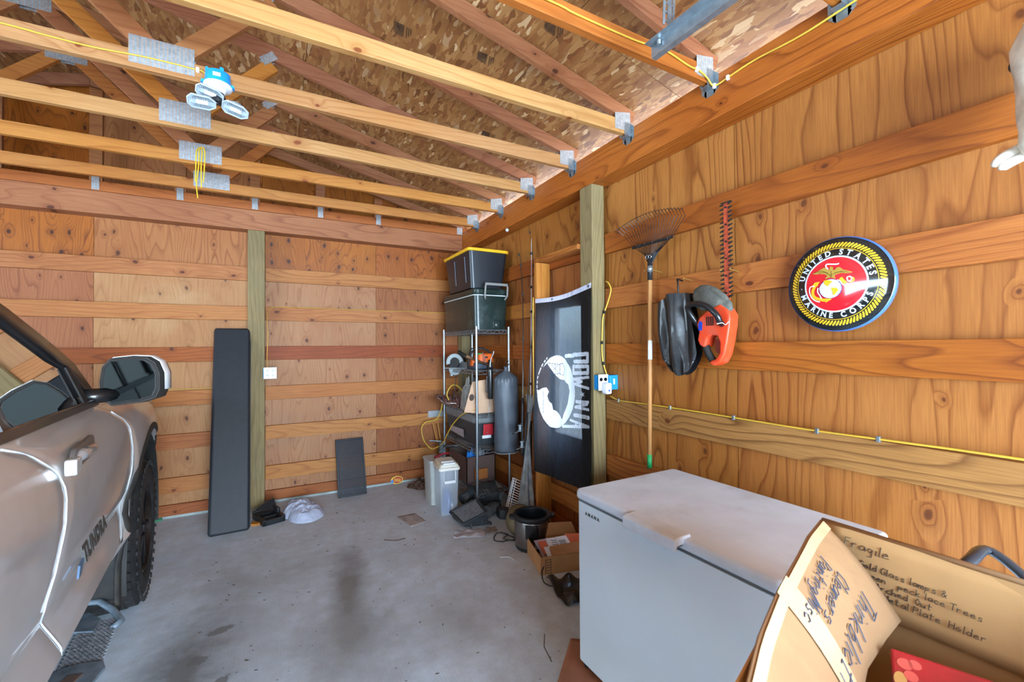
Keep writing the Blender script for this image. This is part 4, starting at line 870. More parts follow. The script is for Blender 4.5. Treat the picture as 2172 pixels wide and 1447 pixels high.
        MB().box(.16, .03, z, .225, .10, z+.001, Mp).build('print', WHITEP, r)
    # support so the packet stands on something
    MB().rbox(.70, -.05, .466, 1.31, .36, .64, .02, 3).build('paper_bundle', plain('grey_paper', '#b9b5ae', .8), label='bundle of grey paper low inside the open cardboard box', cat='paper')
carton()
# black curved handle behind the box
hb_ = MB(); hb_.tube(rope([(1.60, .47, .96), (1.655, .45, .998), (1.735, .44, 1.012), (1.72, .38, .985), (1.66, .30, .93), (1.60, .22, .84), (1.58, .18, .6), (1.58, .18, .04)], 5), .017, 10, flat=.7)
hb_.tube(rope([(1.60, .47, .96), (1.62, .50, .8), (1.63, .5, .4), (1.62, .5, .03)], 4), .014, 8)
cart = emp('hand_cart', (1.62, .35, 0), 'glossy dark grey curved cart handle sticking up behind the open cardboard box', 'cart')
hb_.build('handle', plain('gloss_dark_grey', '#39434c', .2, .3, coat=.6), cart, smooth=True)
MB().rbox(1.45, .16, .03, 1.78, .62, .10, .03, 3).build('deck', BLACKP, cart, bevel=.01)
for a in (.2, .58): MB().cyl((1.44, a, .05), (1.47, a, .05), .05, n=20).build('wheel', RUB, cart)

# ------------------------------------------------------------------ round sign (domed)
def sign():
    cy, cz, x0, R0, H = .957, 1.842, 2.092, .200, .034
    t = emp('round_sign', (x0, cy, cz-R0), 'round domed military seal sign with red centre and gold rope border on the right wall', 'sign')
    def dome(r): return H*math.sqrt(max(0, 1-(r/R0)**2*.92))-.0096
    def P(a, b, off=0.0):          # a to the right in the photo (-y), b up
        return Vector((x0-dome(math.hypot(a, b))-off, cy-a, cz+b))
    def ring(r0, r1, off, mat, name, n=72, k=3):
        m = MB()
        m.grid(lambda u, v: P((r0+(r1-r0)*v)*math.cos(u*2*PI), (r0+(r1-r0)*v)*math.sin(u*2*PI), off), n, k); return m.build(name, mat, t, smooth=True, weld=True)
    gloss = dict(rough=.12, coat=1.0, var=.02)
    BK = plain('sign_black', '#15191a', **gloss); GD = plain('sign_gold', '#d8ae2a', **gloss); RD = plain('sign_red', '#c9202b', **gloss); SV = plain('sign_silver', '#c3cad2', **gloss); BL = plain('sign_blue_rim', '#3f68a8', .12, coat=1); WH = plain('sign_white', '#e6ebf2', **gloss); GBR = plain('sign_bronze', '#a8883a', **gloss); LNB = plain('sign_navy', '#27408c', **gloss)
    m = MB(); m.lathe([(0, -.034), (R0-.008, -.034), (R0-.002, -.030), (R0+.0015, -.012), (R0+.001, .0), (R0-.004, .005)], 72, frame((x0, cy, cz), (0, -1, 0), (0, 0, 1))); m.build('rim', BL, t, smooth=50)
    ring(0, R0-.002, 0, BK, 'face', 72, 14)
    ring(.149, .1515, .0006, GD, 'gold_line', 72, 1)
    ring(0, .114, .0004, RD, 'centre_disc', 72, 10); ring(.113, .1195, .0008, SV, 'silver_ring', 72, 1)
    m = MB(); N = 84
    for k in range(N):
        a = k*2*PI/N; q = []
        for (r, da) in ((.155, 0), (.155, .030), (.163, .058), (.171, .088), (.176, .088), (.176, .058), (.168, .030), (.160, .004)): q.append(P(r*math.cos(a-da*1.15), r*math.sin(a-da*1.15), .0008))
        m.add(q, [tuple(range(8))])
    m.build('rope_border', GD, t)
    # emblem shapes
    K = .114/.119
    def loc(p): return (p[0]/10000+.9575)*K, (p[1]/10000-1.8405)*K*.93
    def poly(key, off, mat, name):
        pts = [loc(p) for p in SG[key]]; c = (sum(p[0] for p in pts)/len(pts), sum(p[1] for p in pts)/len(pts))
        bm = bmesh.new(); vs = [bm.verts.new((a, b, 0)) for a, b in pts]; bm.faces.new(vs); bmesh.ops.triangulate(bm, faces=bm.faces[:])
        m = MB(); m.add([P(v.co.x, v.co.y, off) for v in bm.verts], [tuple(v.index for v in f.verts) for f in (bm.verts.index_update() or bm.faces)]); bm.free(); return m.build(name, mat, t)
    def line(key, off, mat, name, w):
        m = MB(); pts = rope([(*loc(p), 0) for p in SG[key]], 4); L = []
        for i, p in enumerate(pts):
            t_ = (pts[min(i+1, len(pts)-1)]-pts[max(i-1, 0)]).normalized(); L += [P(p.x-t_.y*w, p.y+t_.x*w, off), P(p.x+t_.y*w, p.y-t_.x*w, off)]
        m.add(L, [(2*i, 2*i+1, 2*i+3, 2*i+2) for i in range(len(pts)-1)]); return m.build(name, mat, t)
    g0 = loc(SG['P_globe'][0]); rgx = .0425; rgz = .0405
    m = MB(); m.grid(lambda u, v: P(g0[0]+rgx*v*math.cos(u*2*PI), g0[1]+rgz*v*math.sin(u*2*PI), .0014), 40, 3); m.build('globe', WH, t)
    m = MB(); m.tube([P(g0[0]+rgx*math.cos(a), g0[1]+rgz*math.sin(a), .0018) for a in [i*PI/24 for i in range(48)]], .0009, 5, closed=True)
    for i in range(5):
        pts = [loc(p) for p in SG['L_g%d' % i]]; m.tube([P(*pts[0], .0018), P(*pts[1], .0018)], .0006, 4)
    m.build('globe_lines', LNB, t)
    poly('na', .0026, GD, 'continent'); poly('sa', .0026, GD, 'continent')
    poly('fluke_l', .0022, GD, 'anchor_fluke'); poly('fluke_r', .0024, GD, 'anchor_fluke')
    line('L_anchor', .0014, GD, 'anchor_arm', .0062); line('L_shank', .0014, GD, 'anchor_shank', .0062); line('L_stock', .0016, GD, 'anchor_stock', .004); line('L_ring', .0014, GD, 'anchor_ring', .003)
    for k in ('L_rope1', 'L_rope2', 'L_rope3', 'L_coil'): line(k, .0026, WH, 'anchor_rope', .0022)
    poly('eagle', .0024, GBR, 'eagle'); line('L_banner', .0030, WH, 'banner', .0026)
    for i in range(7): line('L_f%d' % i, .0036, BK, 'feather_line', .0006)
    # lettering on two arcs, with small serifs
    def arc(txt, r, a0, a1, size, top):
        W_ = []
        for ch in txt:
            if ch == ' ': W_.append(size*.42); continue
            q = [v.x for v in text_mesh(ch, size, 0, .95, 0, .0011)[0]]; W_.append(max(q)-min(q)+size*.13)
        tot = sum(W_)-(W_[0]+W_[-1])/2; acc = -W_[0]/2
        for i, ch in enumerate(txt):
            acc += W_[i]/2; fr_ = acc/tot+(W_[0]/2-W_[0]/2); posf = (acc-0)/tot; acc += W_[i]/2
            if ch == ' ': continue
            posf = max(0, min(1, posf))
            a = R(a0+(a1-a0)*posf); vs, fs = text_mesh(ch, size, 0, .95, 0, .0011); 
            m = MB(); out = []
            xs_ = [v.x for v in vs]; ys_ = [v.y for v in vs]; cx_ = (min(xs_)+max(xs_))/2
            allv = [(v.x-cx_, v.y) for v in vs]; fs = list(fs); wd = (max(xs_)-min(xs_))/2; hh = max(ys_); hl = min(ys_)
            def ser(x, y, s=.0036):
                b = len(allv); allv.extend([(x-s, y-.0007), (x+s, y-.0007), (x+s, y+.0007), (x-s, y+.0007)]); fs.append((b, b+1, b+2, b+3))
            if ch in 'UI': 
                for sx in ((-wd+.0012, wd-.0012) if ch != 'I' else (0,)): ser(sx, hh-.0007)
            if ch in 'NIRPAT': 
                for sx in ((-wd+.0012, wd-.0012) if ch in 'NA' else ((0,) if ch in 'IT' else (-wd+.0012,))): ser(sx, hl+.0007)
            if ch in 'EDPR': ser(-wd+.0004, hh-.0007, .002); ser(-wd+.0004, hl+.0007, .002)
            for x, y in allv:
                if top: rr = r+y; aa = a-x/r; out.append(P(rr*math.cos(aa), rr*math.sin(aa), .0011))
                else: rr = r-y; aa = a+x/r; out.append(P(rr*math.cos(aa), rr*math.sin(aa), .0011))
            m.add(out, fs); m.build('letter', SV, t)
    arc('UNITED STATES', .1335, 163, 12, .0325, True); arc('MARINE CORPS', .1335, 200, 336, .031, False)
    for a in (183, 357):
        m = MB(); m.add([P(.1335*math.cos(R(a))+dx, .1335*math.sin(R(a))+dy, .0011) for dx, dy in ((-.003, -.002), (.003, -.002), (.0, .004))], [(0, 1, 2)]); m.build('triangle_mark', SV, t)
sign()

# ------------------------------------------------------------------ rake
DST = plain('dark_spring_steel', '#2a2c2e', .4, .7); WSH = wood('shaft_wood', '#cf9d6c', '#bd8655', '#8f5c33', 2, 90, 1.5, .1, '#6b3a1c', .5, .35, None)
rk = emp('leaf_rake', (2.06, 2.0, .8), 'fan leaf rake with wooden handle hanging head up on the right wall', 'rake')
Ztop = 2.14; sx_ = 2.065
MB().tube([(sx_, 2.003, .86), (sx_, 1.99, 1.5), (sx_, 1.981, 2.09)], .0135, 12).build('handle', WSH, rk, smooth=True)
MB().tube([(sx_, 2.003, .815), (sx_, 2.003, .90)], .0155, 12).build('grip', plain('green_grip', '#1f8a4a', .5), rk, smooth=True)
MB().tube([(sx_, 1.9895, 1.50), (sx_, 1.987, 1.62)], .0142, 12).build('sticker', WHITEP, rk, smooth=True)
MB().tube([(sx_, 1.983, 2.0), (sx_, 1.979, 2.14)], .016, 12).build('ferrule', BLACKP, rk, smooth=True)
MB().tube([(sx_, 1.982, 2.05), (sx_, 1.980, 2.09)], .0175, 12).build('ferrule_band', CHROME, rk, smooth=True)
NT_ = 22
for i in range(NT_):
    f = i/(NT_-1)*2-1; ax = .255*f; y0 = 1.98-.012*f; y1 = 1.975-ax
    zt = 2.385-.045*f*f+ .0; p = [(sx_, y0, 2.10), (sx_+.012, y0-.35*ax*.5, 2.17), (sx_+.016, 1.977-ax*.62, 2.24), (sx_+.014, y1, zt), (sx_-.03, y1-.012*f, zt+.035+.0), (sx_-.052, y1-.014*f, zt+.02)]
    MB().tube(p, .0021, 4).build('tine', DST, rk)
MB().bar((sx_+.010, 1.977-.165, 2.235), (sx_+.010, 1.977+.165, 2.235), .012, .012).build('tine_bar', DST, rk)
sp = MB(); pts = []
for i in range(110): a = i*.9; pts.append((sx_+.010+.008*math.cos(a), 1.812+i*.003, 2.235+.008*math.sin(a)))
sp.tube(pts, .0022, 4); sp.build('bar_spring', BLACKP, rk)
for s_ in (-1, 1): MB().tube([(sx_-.014, 1.98+s_*.012+.011*math.cos(a), 2.145+.011*math.sin(a)) for a in [i*PI/8 for i in range(16)]], .002, 5, closed=True).build('spring_ring', CHROME, rk)
NAILM = plain('brass_nail', '#b99a52', .4, .7)
def nail(y, z, lab, L=.07, x=2.125):
    o = MB().cyl((x+.01, y, z), (x-L, y-.005, z+.008), .0022, n=6).cyl((x-L, y-.005, z+.008), (x-L-.002, y-.005, z+.008), .005, n=8).build('nail', NAILM, label=lab, cat='nail')
nail(2.02, 2.055, 'nail holding the left side of the rake'); nail(1.95, 2.05, 'nail holding the right side of the rake'); nail(1.72, 1.965, 'nail with the hook that holds the black vinyl bag')
nail(1.485, 1.975, 'nail left of the hedge trimmer blade'); nail(1.43, 1.972, 'nail right of the hedge trimmer blade')
# hook + bag
MB().tube(rope([(2.115, 1.775, 1.97), (2.06, 1.765, 1.975), (2.045, 1.75, 1.955), (2.045, 1.748, 1.90), (2.05, 1.748, 1.862), (2.06, 1.75, 1.855)], 4), .005, 8).build('hook', DST, label='black steel hook above the black vinyl bag', cat='hook', smooth=True)
VIN = plain('black_vinyl', '#1d1f22', .38, coat=.25, var=.15, vscale=10, dirt=('#4a4642', .4), bump=(.25, 5))
def bagf(u, v):
    yl = itp([(0, 1.905), (.25, 1.90), (.75, 1.87), (.9, 1.855), (1, 1.82)], v); yr = itp([(0, 1.67), (.1, 1.66), (.6, 1.63), (.88, 1.618), (1, 1.635)], v)
    y = yl+(yr-yl)*u; zt = itp([(0, 1.83), (.42, 1.885), (.55, 1.89), (1, 1.885)], u); zb = itp([(0, 1.465), (.2, 1.43), (.55, 1.412), (.8, 1.44), (1, 1.50)], u)
    z = zt+(zb-zt)*v
    fo = .022*math.sin(u*13+v*2.0)*(1-abs(v-.5))+.020*math.exp(-((u-.45)/.10)**2)*(1-v)+.026*math.exp(-((u-.62-.1*v)/.09)**2)*v
    return y, z, fo
m = MB(); m.grid(lambda u, v: (lambda q: Vector((2.045-.028*math.sin(PI*u)-q[2], q[0], q[1])))(bagf(u, v)), 36, 30); m.grid(lambda u, v: (lambda q: Vector((2.085, q[0], q[1])))(bagf(1-u, v)), 6, 30)
bg = m.build('vinyl_bag', VIN, label='folded black vinyl bag hanging from a hook between the rake and the hedge trimmer', cat='bag', smooth=True)
pts = [bagf(u, 1) for u in [i/12 for i in range(13)]]
m = MB(); m.tube([(2.03, p[0], p[1]+.006) for p in pts], .006, 6); m.build('bottom_seam', VIN, bg, smooth=True)
MB().tube([(2.02, 1.748+.009*math.cos(a), 1.862+.009*math.sin(a)) for a in [i*PI/8 for i in range(16)]], .0025, 5, closed=True).build('grommet', CHROME, bg)
# ------------------------------------------------------------------ hedge trimmer
ORG = plain('orange_red_plastic', '#d9421f', .38, var=.08, vscale=12, dirt=('#9a6a5a', .35)); DBL = plain('dark_blade_steel', '#3b3634', .45, .7, dirt=('#7a3d2a', .5)); BLO = plain('worn_orange_blade', '#b0492c', .6, .2, var=.3, vscale=30)
ht = emp('hedge_trimmer', (2.06, 1.5, 1.47), 'orange red electric hedge trimmer hanging with its toothed blade pointing up', 'trimmer')
def HT(y, z, x=2.05): return Vector((x, y, z))
MB().prism([(-.016, 0), (.016, 0), (.010, .56), (-.014, .56)], .006, frame((2.075, 1.455, 1.78), (0, -1, 0), (0, .07, 1))).build('blade_bar', BLO, ht)
tm = MB(); Mt = frame((2.070, 1.455, 1.78), (0, -1, 0), (0, .07, 1))
for i in range(22):
    z = .06+i*.0232
    for sg in (-1, 1): tm.prism([(sg*.014, z-.006), (sg*.036, z-.001+.004*sg), (sg*.036, z+.004+.004*sg), (sg*.014, z+.007)][::sg], .004, Mt)
tm.box(-.03, .555, 0, .03, .56, .004, Mt); tm.build('blade_teeth', DBL, ht)
for i in range(6): MB().cyl(Mt @ Vector((0, .08+i*.09, -.002)), Mt @ Vector((0, .08+i*.09, .009)), .005, n=8).build('blade_screw', DBL, ht)
gd = MB(); out = [(1.635, 1.86), (1.625, 1.895), (1.585, 1.915), (1.54, 1.912), (1.49, 1.89), (1.44, 1.85), (1.405, 1.80), (1.40, 1.765), (1.425, 1.755), (1.50, 1.765), (1.58, 1.775), (1.62, 1.80)]
c_ = (1.52, 1.83); n = len(out)
gd.add([HT(c_[0]+(y-c_[0])*.86, c_[1]+(z-c_[1])*.86, 2.015) for y, z in out]+[HT(y, z, 2.025) for y, z in out]+[HT(y, z, 2.045) for y, z in out], [tuple(range(n))]+[(k*n+i, k*n+(i+1) % n, (k+1)*n+(i+1) % n, (k+1)*n+i) for k in range(2) for i in range(n)]+[tuple(reversed(range(2*n, 3*n)))])
gd.build('hand_guard', plain('dusty_guard', '#55534c', .7, var=.2, vscale=20, dirt=('#8b8877', .5)), ht, bevel=.006, smooth=40)
body = [(1.585, 1.66), (1.60, 1.70), (1.585, 1.735), (1.545, 1.765), (1.50, 1.785), (1.455, 1.80), (1.42, 1.775), (1.40, 1.74), (1.405, 1.68), (1.42, 1.60), (1.435, 1.54), (1.46, 1.495), (1.50, 1.478), (1.525, 1.49), (1.515, 1.505), (1.485, 1.515), (1.462, 1.55), (1.46, 1.60), (1.475, 1.635), (1.505, 1.64), (1.535, 1.625), (1.545, 1.59), (1.555, 1.575), (1.58, 1.585), (1.595, 1.615)]
MB().prism([(-y, z) for y, z in body], .075, frame((2.085, 0, 0), (0, -1, 0), (0, 0, 1)), 0 ).build('body', ORG, ht, bevel=.014, bseg=3, smooth=40)
MB().prism([(-1.465, 1.625), (-1.535, 1.62), (-1.53, 1.56), (-1.49, 1.51), (-1.455, 1.54)], .012, frame((2.085, 0, 0), (0, -1, 0), (0, 0, 1))).build('inner_shell', plain('dusty_red', '#9a4234', .7), ht)
MB().tube(rope([HT(1.565, 1.59, 2.04), HT(1.55, 1.555, 2.035), HT(1.525, 1.515, 2.035), HT(1.505, 1.497, 2.04)], 4), [.010]+[.019]*11+[.012], 10).build('rear_grip', TRIMM, ht, smooth=True)
MB().tube(rope([HT(1.60, 1.68, 2.05), HT(1.625, 1.72, 2.035), HT(1.64, 1.775, 2.0), HT(1.62, 1.805, 1.975), HT(1.55, 1.808, 1.962), HT(1.49, 1.785, 1.962), HT(1.445, 1.74, 1.97), HT(1.44, 1.705, 1.99), HT(1.45, 1.69, 2.03)], 4), .0155, 10).build('front_handle', TRIM, ht, smooth=True)
fr2 = Mo = frame((2.0095, 0, 0), (0, -1, 0), (0, 0, 1))
MB().prism([(-1.583, 1.665), (-1.563, 1.668), (-1.56, 1.71), (-1.575, 1.72), (-1.587, 1.70)], .001, Mo).build('blue_label', plain('blue_label', '#1c3fa8', .3), ht)
for i in range(4): MB().box(-1.535+i*.012, 1.69, -.001, -1.529+i*.012, 1.738, .0015, Mo).build('vent_slot', BLACKP, ht)
MB().tube(rope([HT(1.45, 1.70, 1.985), HT(1.44, 1.695, 1.965), HT(1.425, 1.70, 1.985), HT(1.41, 1.69, 1.99), HT(1.40, 1.705, 2.0)], 4), .0018, 5).build('tie_string', WHITEP, ht)

# ------------------------------------------------------------------ flag
def flag():
    NU, NV = 250, 500
    def base(u, v):
        yl = 3.232+.02*v; yr = 2.462+.01*math.sin(v*3)
        y = yl+(yr-yl)*u
        zt = 2.012+.036*u*u*.9-.035*math.sin(PI*u)*.55-.01*(1-u); zb = .505-.0*u+.12*u*u*.2+.055*math.sin(PI*(u-.1))*(.3)-.0
        z = zt+(zb-zt)*v
        x = 1.984-.004*math.sin(u*9+v*3)-.007*math.sin(u*4.2-v*9+1.0)*v-.004*math.sin(u*17-v*14)*v-.012*math.exp(-((u-.72+.25*v)/.035)**2)*(.25+.75*v)-.008*math.exp(-((u-.25-.1*v)/.03)**2)*v+.010*math.sin(PI*u)*(.3+v*.7)
        x -= .025*v*v
        return Vector((x, y, z))
    m = MB(); m.grid(base, NU, NV)
    # face painting by polygon tests in the flag's own plane
    vs = np.array(m.v); fc = vs[np.array(m.f)].mean(1); Y = fc[:, 1]*1000; Z = fc[:, 2]*1000
    def inside(poly):
        p = np.array(poly, float); r = np.zeros(len(Y), bool); j = len(p)-1
        for i in range(len(p)):
            c = ((p[i, 1] > Z) != (p[j, 1] > Z)) & (Y < (p[j, 0]-p[i, 0])*(Z-p[i, 1])/(p[j, 1]-p[i, 1]+1e-9)+p[i, 0]); r ^= c; j = i
        return r
    def near(pl, wmm):
        r = np.zeros(len(Y), bool)
        for a, b in zip(pl, pl[1:]):
            ax, az = a; bx, bz = b; dx, dz = bx-ax, bz-az; L2 = dx*dx+dz*dz+1e-9
            t = np.clip(((Y-ax)*dx+(Z-az)*dz)/L2, 0, 1); r |= ((Y-ax-t*dx)**2+(Z-az-t*dz)**2) < (wmm/2)**2
        return r
    wht = inside(FG['disc']) & ~inside(FG['head']) | inside(FG['face2']) & inside(FG['disc'])
    for pl, wd in FG['B']: wht &= ~near(pl, wd*1.0)
    for pl, wd in FG['S']: wht |= near(pl, wd*2.3)
    wht |= inside(FG['star'])
    ch = FG['C']
    L = 0; segs = []
    pts = rope([(a, b, 0) for a, b in ch], 6)
    for a, b in zip(pts, pts[1:]):
        L += (b-a).length
        if int(L/21) % 2 == 0: segs.append(((a.x, a.y), (b.x, b.y)))
    for a, b in segs: wht |= near([a, b], 13)
    vfrac = np.repeat(np.arange(NV), NU)
    hem = vfrac < 12
    m.mi = [2 if h else (1 if w_ else 0) for w_, h in zip(wht, hem)]
    def cloth(name, c, tr, amt):
        s = NT(name); tl = s.n('BsdfTranslucent'); tl.inputs[0].default_value = col(tr); v, rnd, raw = s.objco((1, 1, 1), 0)
        mpc = s.n('Mapping'); s.L(raw, mpc.inputs[0]); mpc.inputs['Scale'].default_value = (1, 1, .45); mpc.inputs['Rotation'].default_value = (R(18), 0, 0)
        n3 = s.n('TexNoise', i_Vector=mpc.outputs[0], i_Scale=13.0, i_Detail=4.0, i_Distortion=1.2); rd = s.math('ABSOLUTE', s.math('SUBTRACT', n3.outputs[0], .5)); s.bump(s.math('ADD', s.math('MULTIPLY', rd, -2.2), n3.outputs[0]), .55, .015)
        s.b.inputs['Base Color'].default_value = col(c); s.b.inputs['Roughness'].default_value = .5; s.b.inputs['Specular IOR Level'].default_value = .25
        mx = s.n('MixShader'); mx.inputs[0].default_value = amt; s.L(s.b.outputs[0], mx.inputs[1]); s.L(tl.outputs[0], mx.inputs[2])
        tp = s.n('BsdfTransparent'); tp.inputs[0].default_value = (.55, .62, .68, 1); m2 = s.n('MixShader'); m2.inputs[0].default_value = .045 if 'black' in name else .02
        s.L(mx.outputs[0], m2.inputs[1]); s.L(tp.outputs[0], m2.inputs[2]); s.L(m2.outputs[0], s.out.inputs[0]); return s.m
    o = m.build('flag', [cloth('flag_black_nylon', '#0e1013', '#343d47', .26), cloth('flag_white_print', '#b9bdc4', '#aeb4bd', .3), cloth('flag_hem', '#c2c4d6', '#c9cbe0', .2)],
        label='black hanging flag with white head emblem and letters, pinned between the stud and the post', cat='flag', smooth=True)
    for u in (.34, .965):
        p = base(u, .012); MB().tube([(p.x-.003, p.y+.008*math.cos(a), p.z+.008*math.sin(a)) for a in [i*PI/6 for i in range(12)]], .0022, 5, closed=True).build('grommet', plain('brass_grommet', '#3a3630', .4, .7), o)
flag()

# ------------------------------------------------------------------ wire shelf unit and what it holds
SX0, SX1, SY0, SY1 = 1.728, 2.088, 3.93, 4.88
su = emp('wire_shelf_unit', ((SX0+SX1)/2, (SY0+SY1)/2, 0), 'chrome wire shelf unit with five shelves in the back right corner', 'shelf')
for x in (SX0, SX1):
    for y in (SY0, SY1):
        p = MB().cyl((x, y, .01), (x, y, 1.79), .0125, n=12).build('pole', CHROME, su, smooth=40)
        MB().cyl((x, y, 0), (x, y, .012), .017, n=12).build('foot', BLACKP, p)
        if False: pass
for z in (.13, .56, .915, 1.345, 1.755):
    m = MB()
    for (a, b) in (((SX0, SY0), (SX1, SY0)), ((SX0, SY1), (SX1, SY1)), ((SX0, SY0), (SX0, SY1)), ((SX1, SY0), (SX1, SY1))):
        for dz in (0, -.034): m.cyl((*a, z+dz), (*b, z+dz), .0042, n=6)
        L = math.hypot(b[0]-a[0], b[1]-a[1]); n = int(L/.045); pts = [(a[0]+(b[0]-a[0])*i/n, a[1]+(b[1]-a[1])*i/n, z-(0 if i % 2 else .034)) for i in range(n+1)]; m.tube(pts, .0034, 5)
    y = SY0+.02
    while y < SY1-.01: m.cyl((SX0, y, z+.002), (SX1, y, z+.002), .0016, n=4); y += .026
    for x in (SX0+.12, SX0+.24): m.cyl((x, SY0, z-.003), (x, SY1, z-.003), .003, n=5)
    m.build('shelf', CHROME, su)
# cooler
GRN = plain('dark_green_plastic', '#10231f', .35, coat=.2, var=.1, vscale=9, dirt=('#4c5a58', .45)); GHD = plain('grey_handle', '#7f7b77', .6)
co = emp('cooler', (1.90, 4.37, 1.758), 'dark green cooler with grey swing handle on the top shelf', 'cooler')
m = MB(); m.rbox(1.706, 3.925, 1.760, 2.086, 4.83, 2.10, .05, 5, .012); m.build('body', GRN, co, smooth=40)
m = MB(); m.rbox(1.700, 3.918, 2.106, 2.092, 4.838, 2.175, .055, 5, 0); m.build('lid', GRN, co, smooth=40, bevel=.02, bseg=3)
m = MB(); m.rbox(1.701, 3.920, 2.098, 2.091, 4.836, 2.108, .052, 5, 0); m.build('lid_seam', plain('pale_seam', '#b9bcb8', .5), co)
m = MB(); m.tube([(1.815, 3.905, 2.06), (1.80, 3.885, 2.09), (1.805, 3.875, 2.19), (1.815, 3.872, 2.214), (2.035, 3.872, 2.214), (2.05, 3.875, 2.19), (2.05, 3.885, 2.10), (2.03, 3.905, 2.06)], .010, 8); m.build('swing_handle', GHD, co, smooth=True)
MB().box(1.80, 3.865, 2.196, 2.05, 3.885, 2.222).build('handle_grip', GHD, co, bevel=.006)
m = MB(); m.rbox(1.90, 3.915, 1.78, 1.98, 3.935, 1.84, .006, 3); m.build('drain_recess', plain('deep_green', '#0d1f1b', .5), co); MB().cyl((1.935, 3.908, 1.806), (1.935, 3.93, 1.806), .011, n=12).build('drain_plug', GHD, co)
# tote with yellow lid
NAVY = plain('dark_navy_plastic', '#14181e', .42, coat=.15, var=.08, vscale=8); YEL = plain('yellow_lid', '#e2ab22', .4, var=.04)
tt = emp('storage_tote', (1.88, 4.3, 2.176), 'black storage tote with bright yellow lid stacked on top of the green cooler', 'tote')
m = MB(); m.rbox(1.665, 3.955, 2.178, 2.095, 4.66, 2.545, .04, 5, .035); m.build('body', NAVY, tt, smooth=40)
m = MB(); m.rbox(1.645, 3.935, 2.545, 2.112, 4.68, 2.575, .045, 5); m.build('lid', YEL, tt, bevel=.008, smooth=40); m = MB(); m.rbox(1.68, 3.97, 2.57, 2.08, 4.645, 2.583, .04, 5); m.build('lid_panel', YEL, tt, bevel=.004)
for y in (4.08, 4.36): MB().bar((1.682, y, 2.24), (1.664, y, 2.50), .005, .006).build('rib', plain('rib_grey', '#5a6470', .4), tt)
for x in (1.76, 1.93):
    m = MB(); [m.bar(a, b, .004, .004) for a, b in (((x, 3.964, 2.52), (x+.004, 3.978, 2.40)), ((x+.004, 3.978, 2.40), (x+.075, 3.978, 2.40)), ((x+.075, 3.978, 2.40), (x+.08, 3.964, 2.52)))]; m.build('moulding', plain('black_groove', '#0d0f12', .5), tt)
# circular saw
ALU = plain('cast_aluminium', '#8d9292', .45, .5, dirt=('#5b5a58', .4))
cs = emp('circular_saw', (1.80, 4.66, 1.349), 'circular saw with a grey semicircular blade guard on the second shelf from the top', 'saw')
pts = [(math.cos(a), math.sin(a)) for a in [PI*(-.05)+PI*1.15*i/16 for i in range(17)]]; prof = [(x*.10, y*.10) for x, y in pts]+[(x*.052, y*.052) for x, y in reversed(pts)]
Ms_ = frame((1.765, 4.60, 1.415), (.80, -.60, 0), (0, 0, 1)); MB().prism(prof, .045, Ms_).build('upper_guard', ALU, cs, bevel=.006, smooth=40)
MB().lathe([(0, 0), (.050, 0), (.050, .03), (0, .03)], 24, Ms_ @ Matrix.Translation((0, 0, .005))).build('arbor_cover', TRIMM, cs)
MB().lathe([(0, 0), (.078, 0), (.078, .002), (0, .002)], 28, Ms_ @ Matrix.Translation((0, -.02, .002))).build('blade', DST, cs)
MB().prism([(-.12, -.066), (.15, -.066), (.15, -.06), (-.12, -.06)], .12, Ms_, -.03).build('base_shoe', ALU, cs)
MB().prism([(x*.07, y*.07-.075) for x, y in [(math.cos(a), math.sin(a)) for a in [PI+PI*i/10 for i in range(11)]]], .02, Ms_, .01).build('lower_guard', ALU, cs)
MB().cyl((1.80, 4.66, 1.43), (1.90, 4.72, 1.43), .05, .045, 16).build('motor', BLACKP, cs, smooth=40)
MB().tube(rope([(1.84, 4.62, 1.41), (1.83, 4.60, 1.50), (1.80, 4.58, 1.535), (1.80, 4.50, 1.51), (1.86, 4.44, 1.45), (1.90, 4.42, 1.38)], 4), .019, 8).build('handle', TRIMM, cs, smooth=True)
for dx in (0, .07): MB().tube(rope([(1.76+dx, 4.58, 1.36), (1.755+dx*1.3, 4.57, 1.25), (1.735+dx*1.5, 4.56, 1.10), (1.72+dx*1.6, 4.56, .98)], 4), .004, 6).build('power_cord', BLACKP, cs)
# chainsaw
OR2 = plain('chainsaw_orange', '#e0611c', .4, var=.08, vscale=15, dirt=('#8a5634', .4))
cw = emp('chainsaw', (1.90, 4.25, 1.349), 'orange and dark grey chainsaw behind the shelf pole on the second shelf from the top', 'chainsaw')
m = MB(); m.rbox(1.80, 4.12, 1.352, 2.0, 4.33, 1.42, .03, 4); m.build('fuel_tank', plain('slate_plastic', '#3b4350', .5), cw, bevel=.01, smooth=40)
m = MB(); m.rbox(1.86, 4.14, 1.42, 2.01, 4.30, 1.515, .03, 4, -.01); m.build('engine_cover', OR2, cw, bevel=.012, smooth=40)
m = MB(); m.rbox(1.79, 4.18, 1.385, 1.87, 4.32, 1.46, .02, 4); m.build('side_cover', OR2, cw, bevel=.008)
MB().box(1.84, 4.15, 1.505, 1.89, 4.25, 1.52).build('green_cap', plain('green_cap', '#3f8a45', .5), cw, bevel=.004)
MB().tube(rope([(1.775, 4.24, 1.37), (1.77, 4.22, 1.46), (1.80, 4.2, 1.54), (1.87, 4.2, 1.568), (1.95, 4.2, 1.555), (2.02, 4.2, 1.50), (2.03, 4.22, 1.40)], 5), .011, 8).build('front_handle', TRIMM, cw, smooth=True)
MB().tube(rope([(1.80, 4.3, 1.50), (1.83, 4.3, 1.565), (1.90, 4.3, 1.58), (1.98, 4.3, 1.575)], 5), .006, 6).build('hand_guard', TRIMM, cw, smooth=True)
MB().cyl((1.93, 4.135, 1.47), (1.93, 4.145, 1.47), .018, n=14).build('knob', BLACKP, cw); 
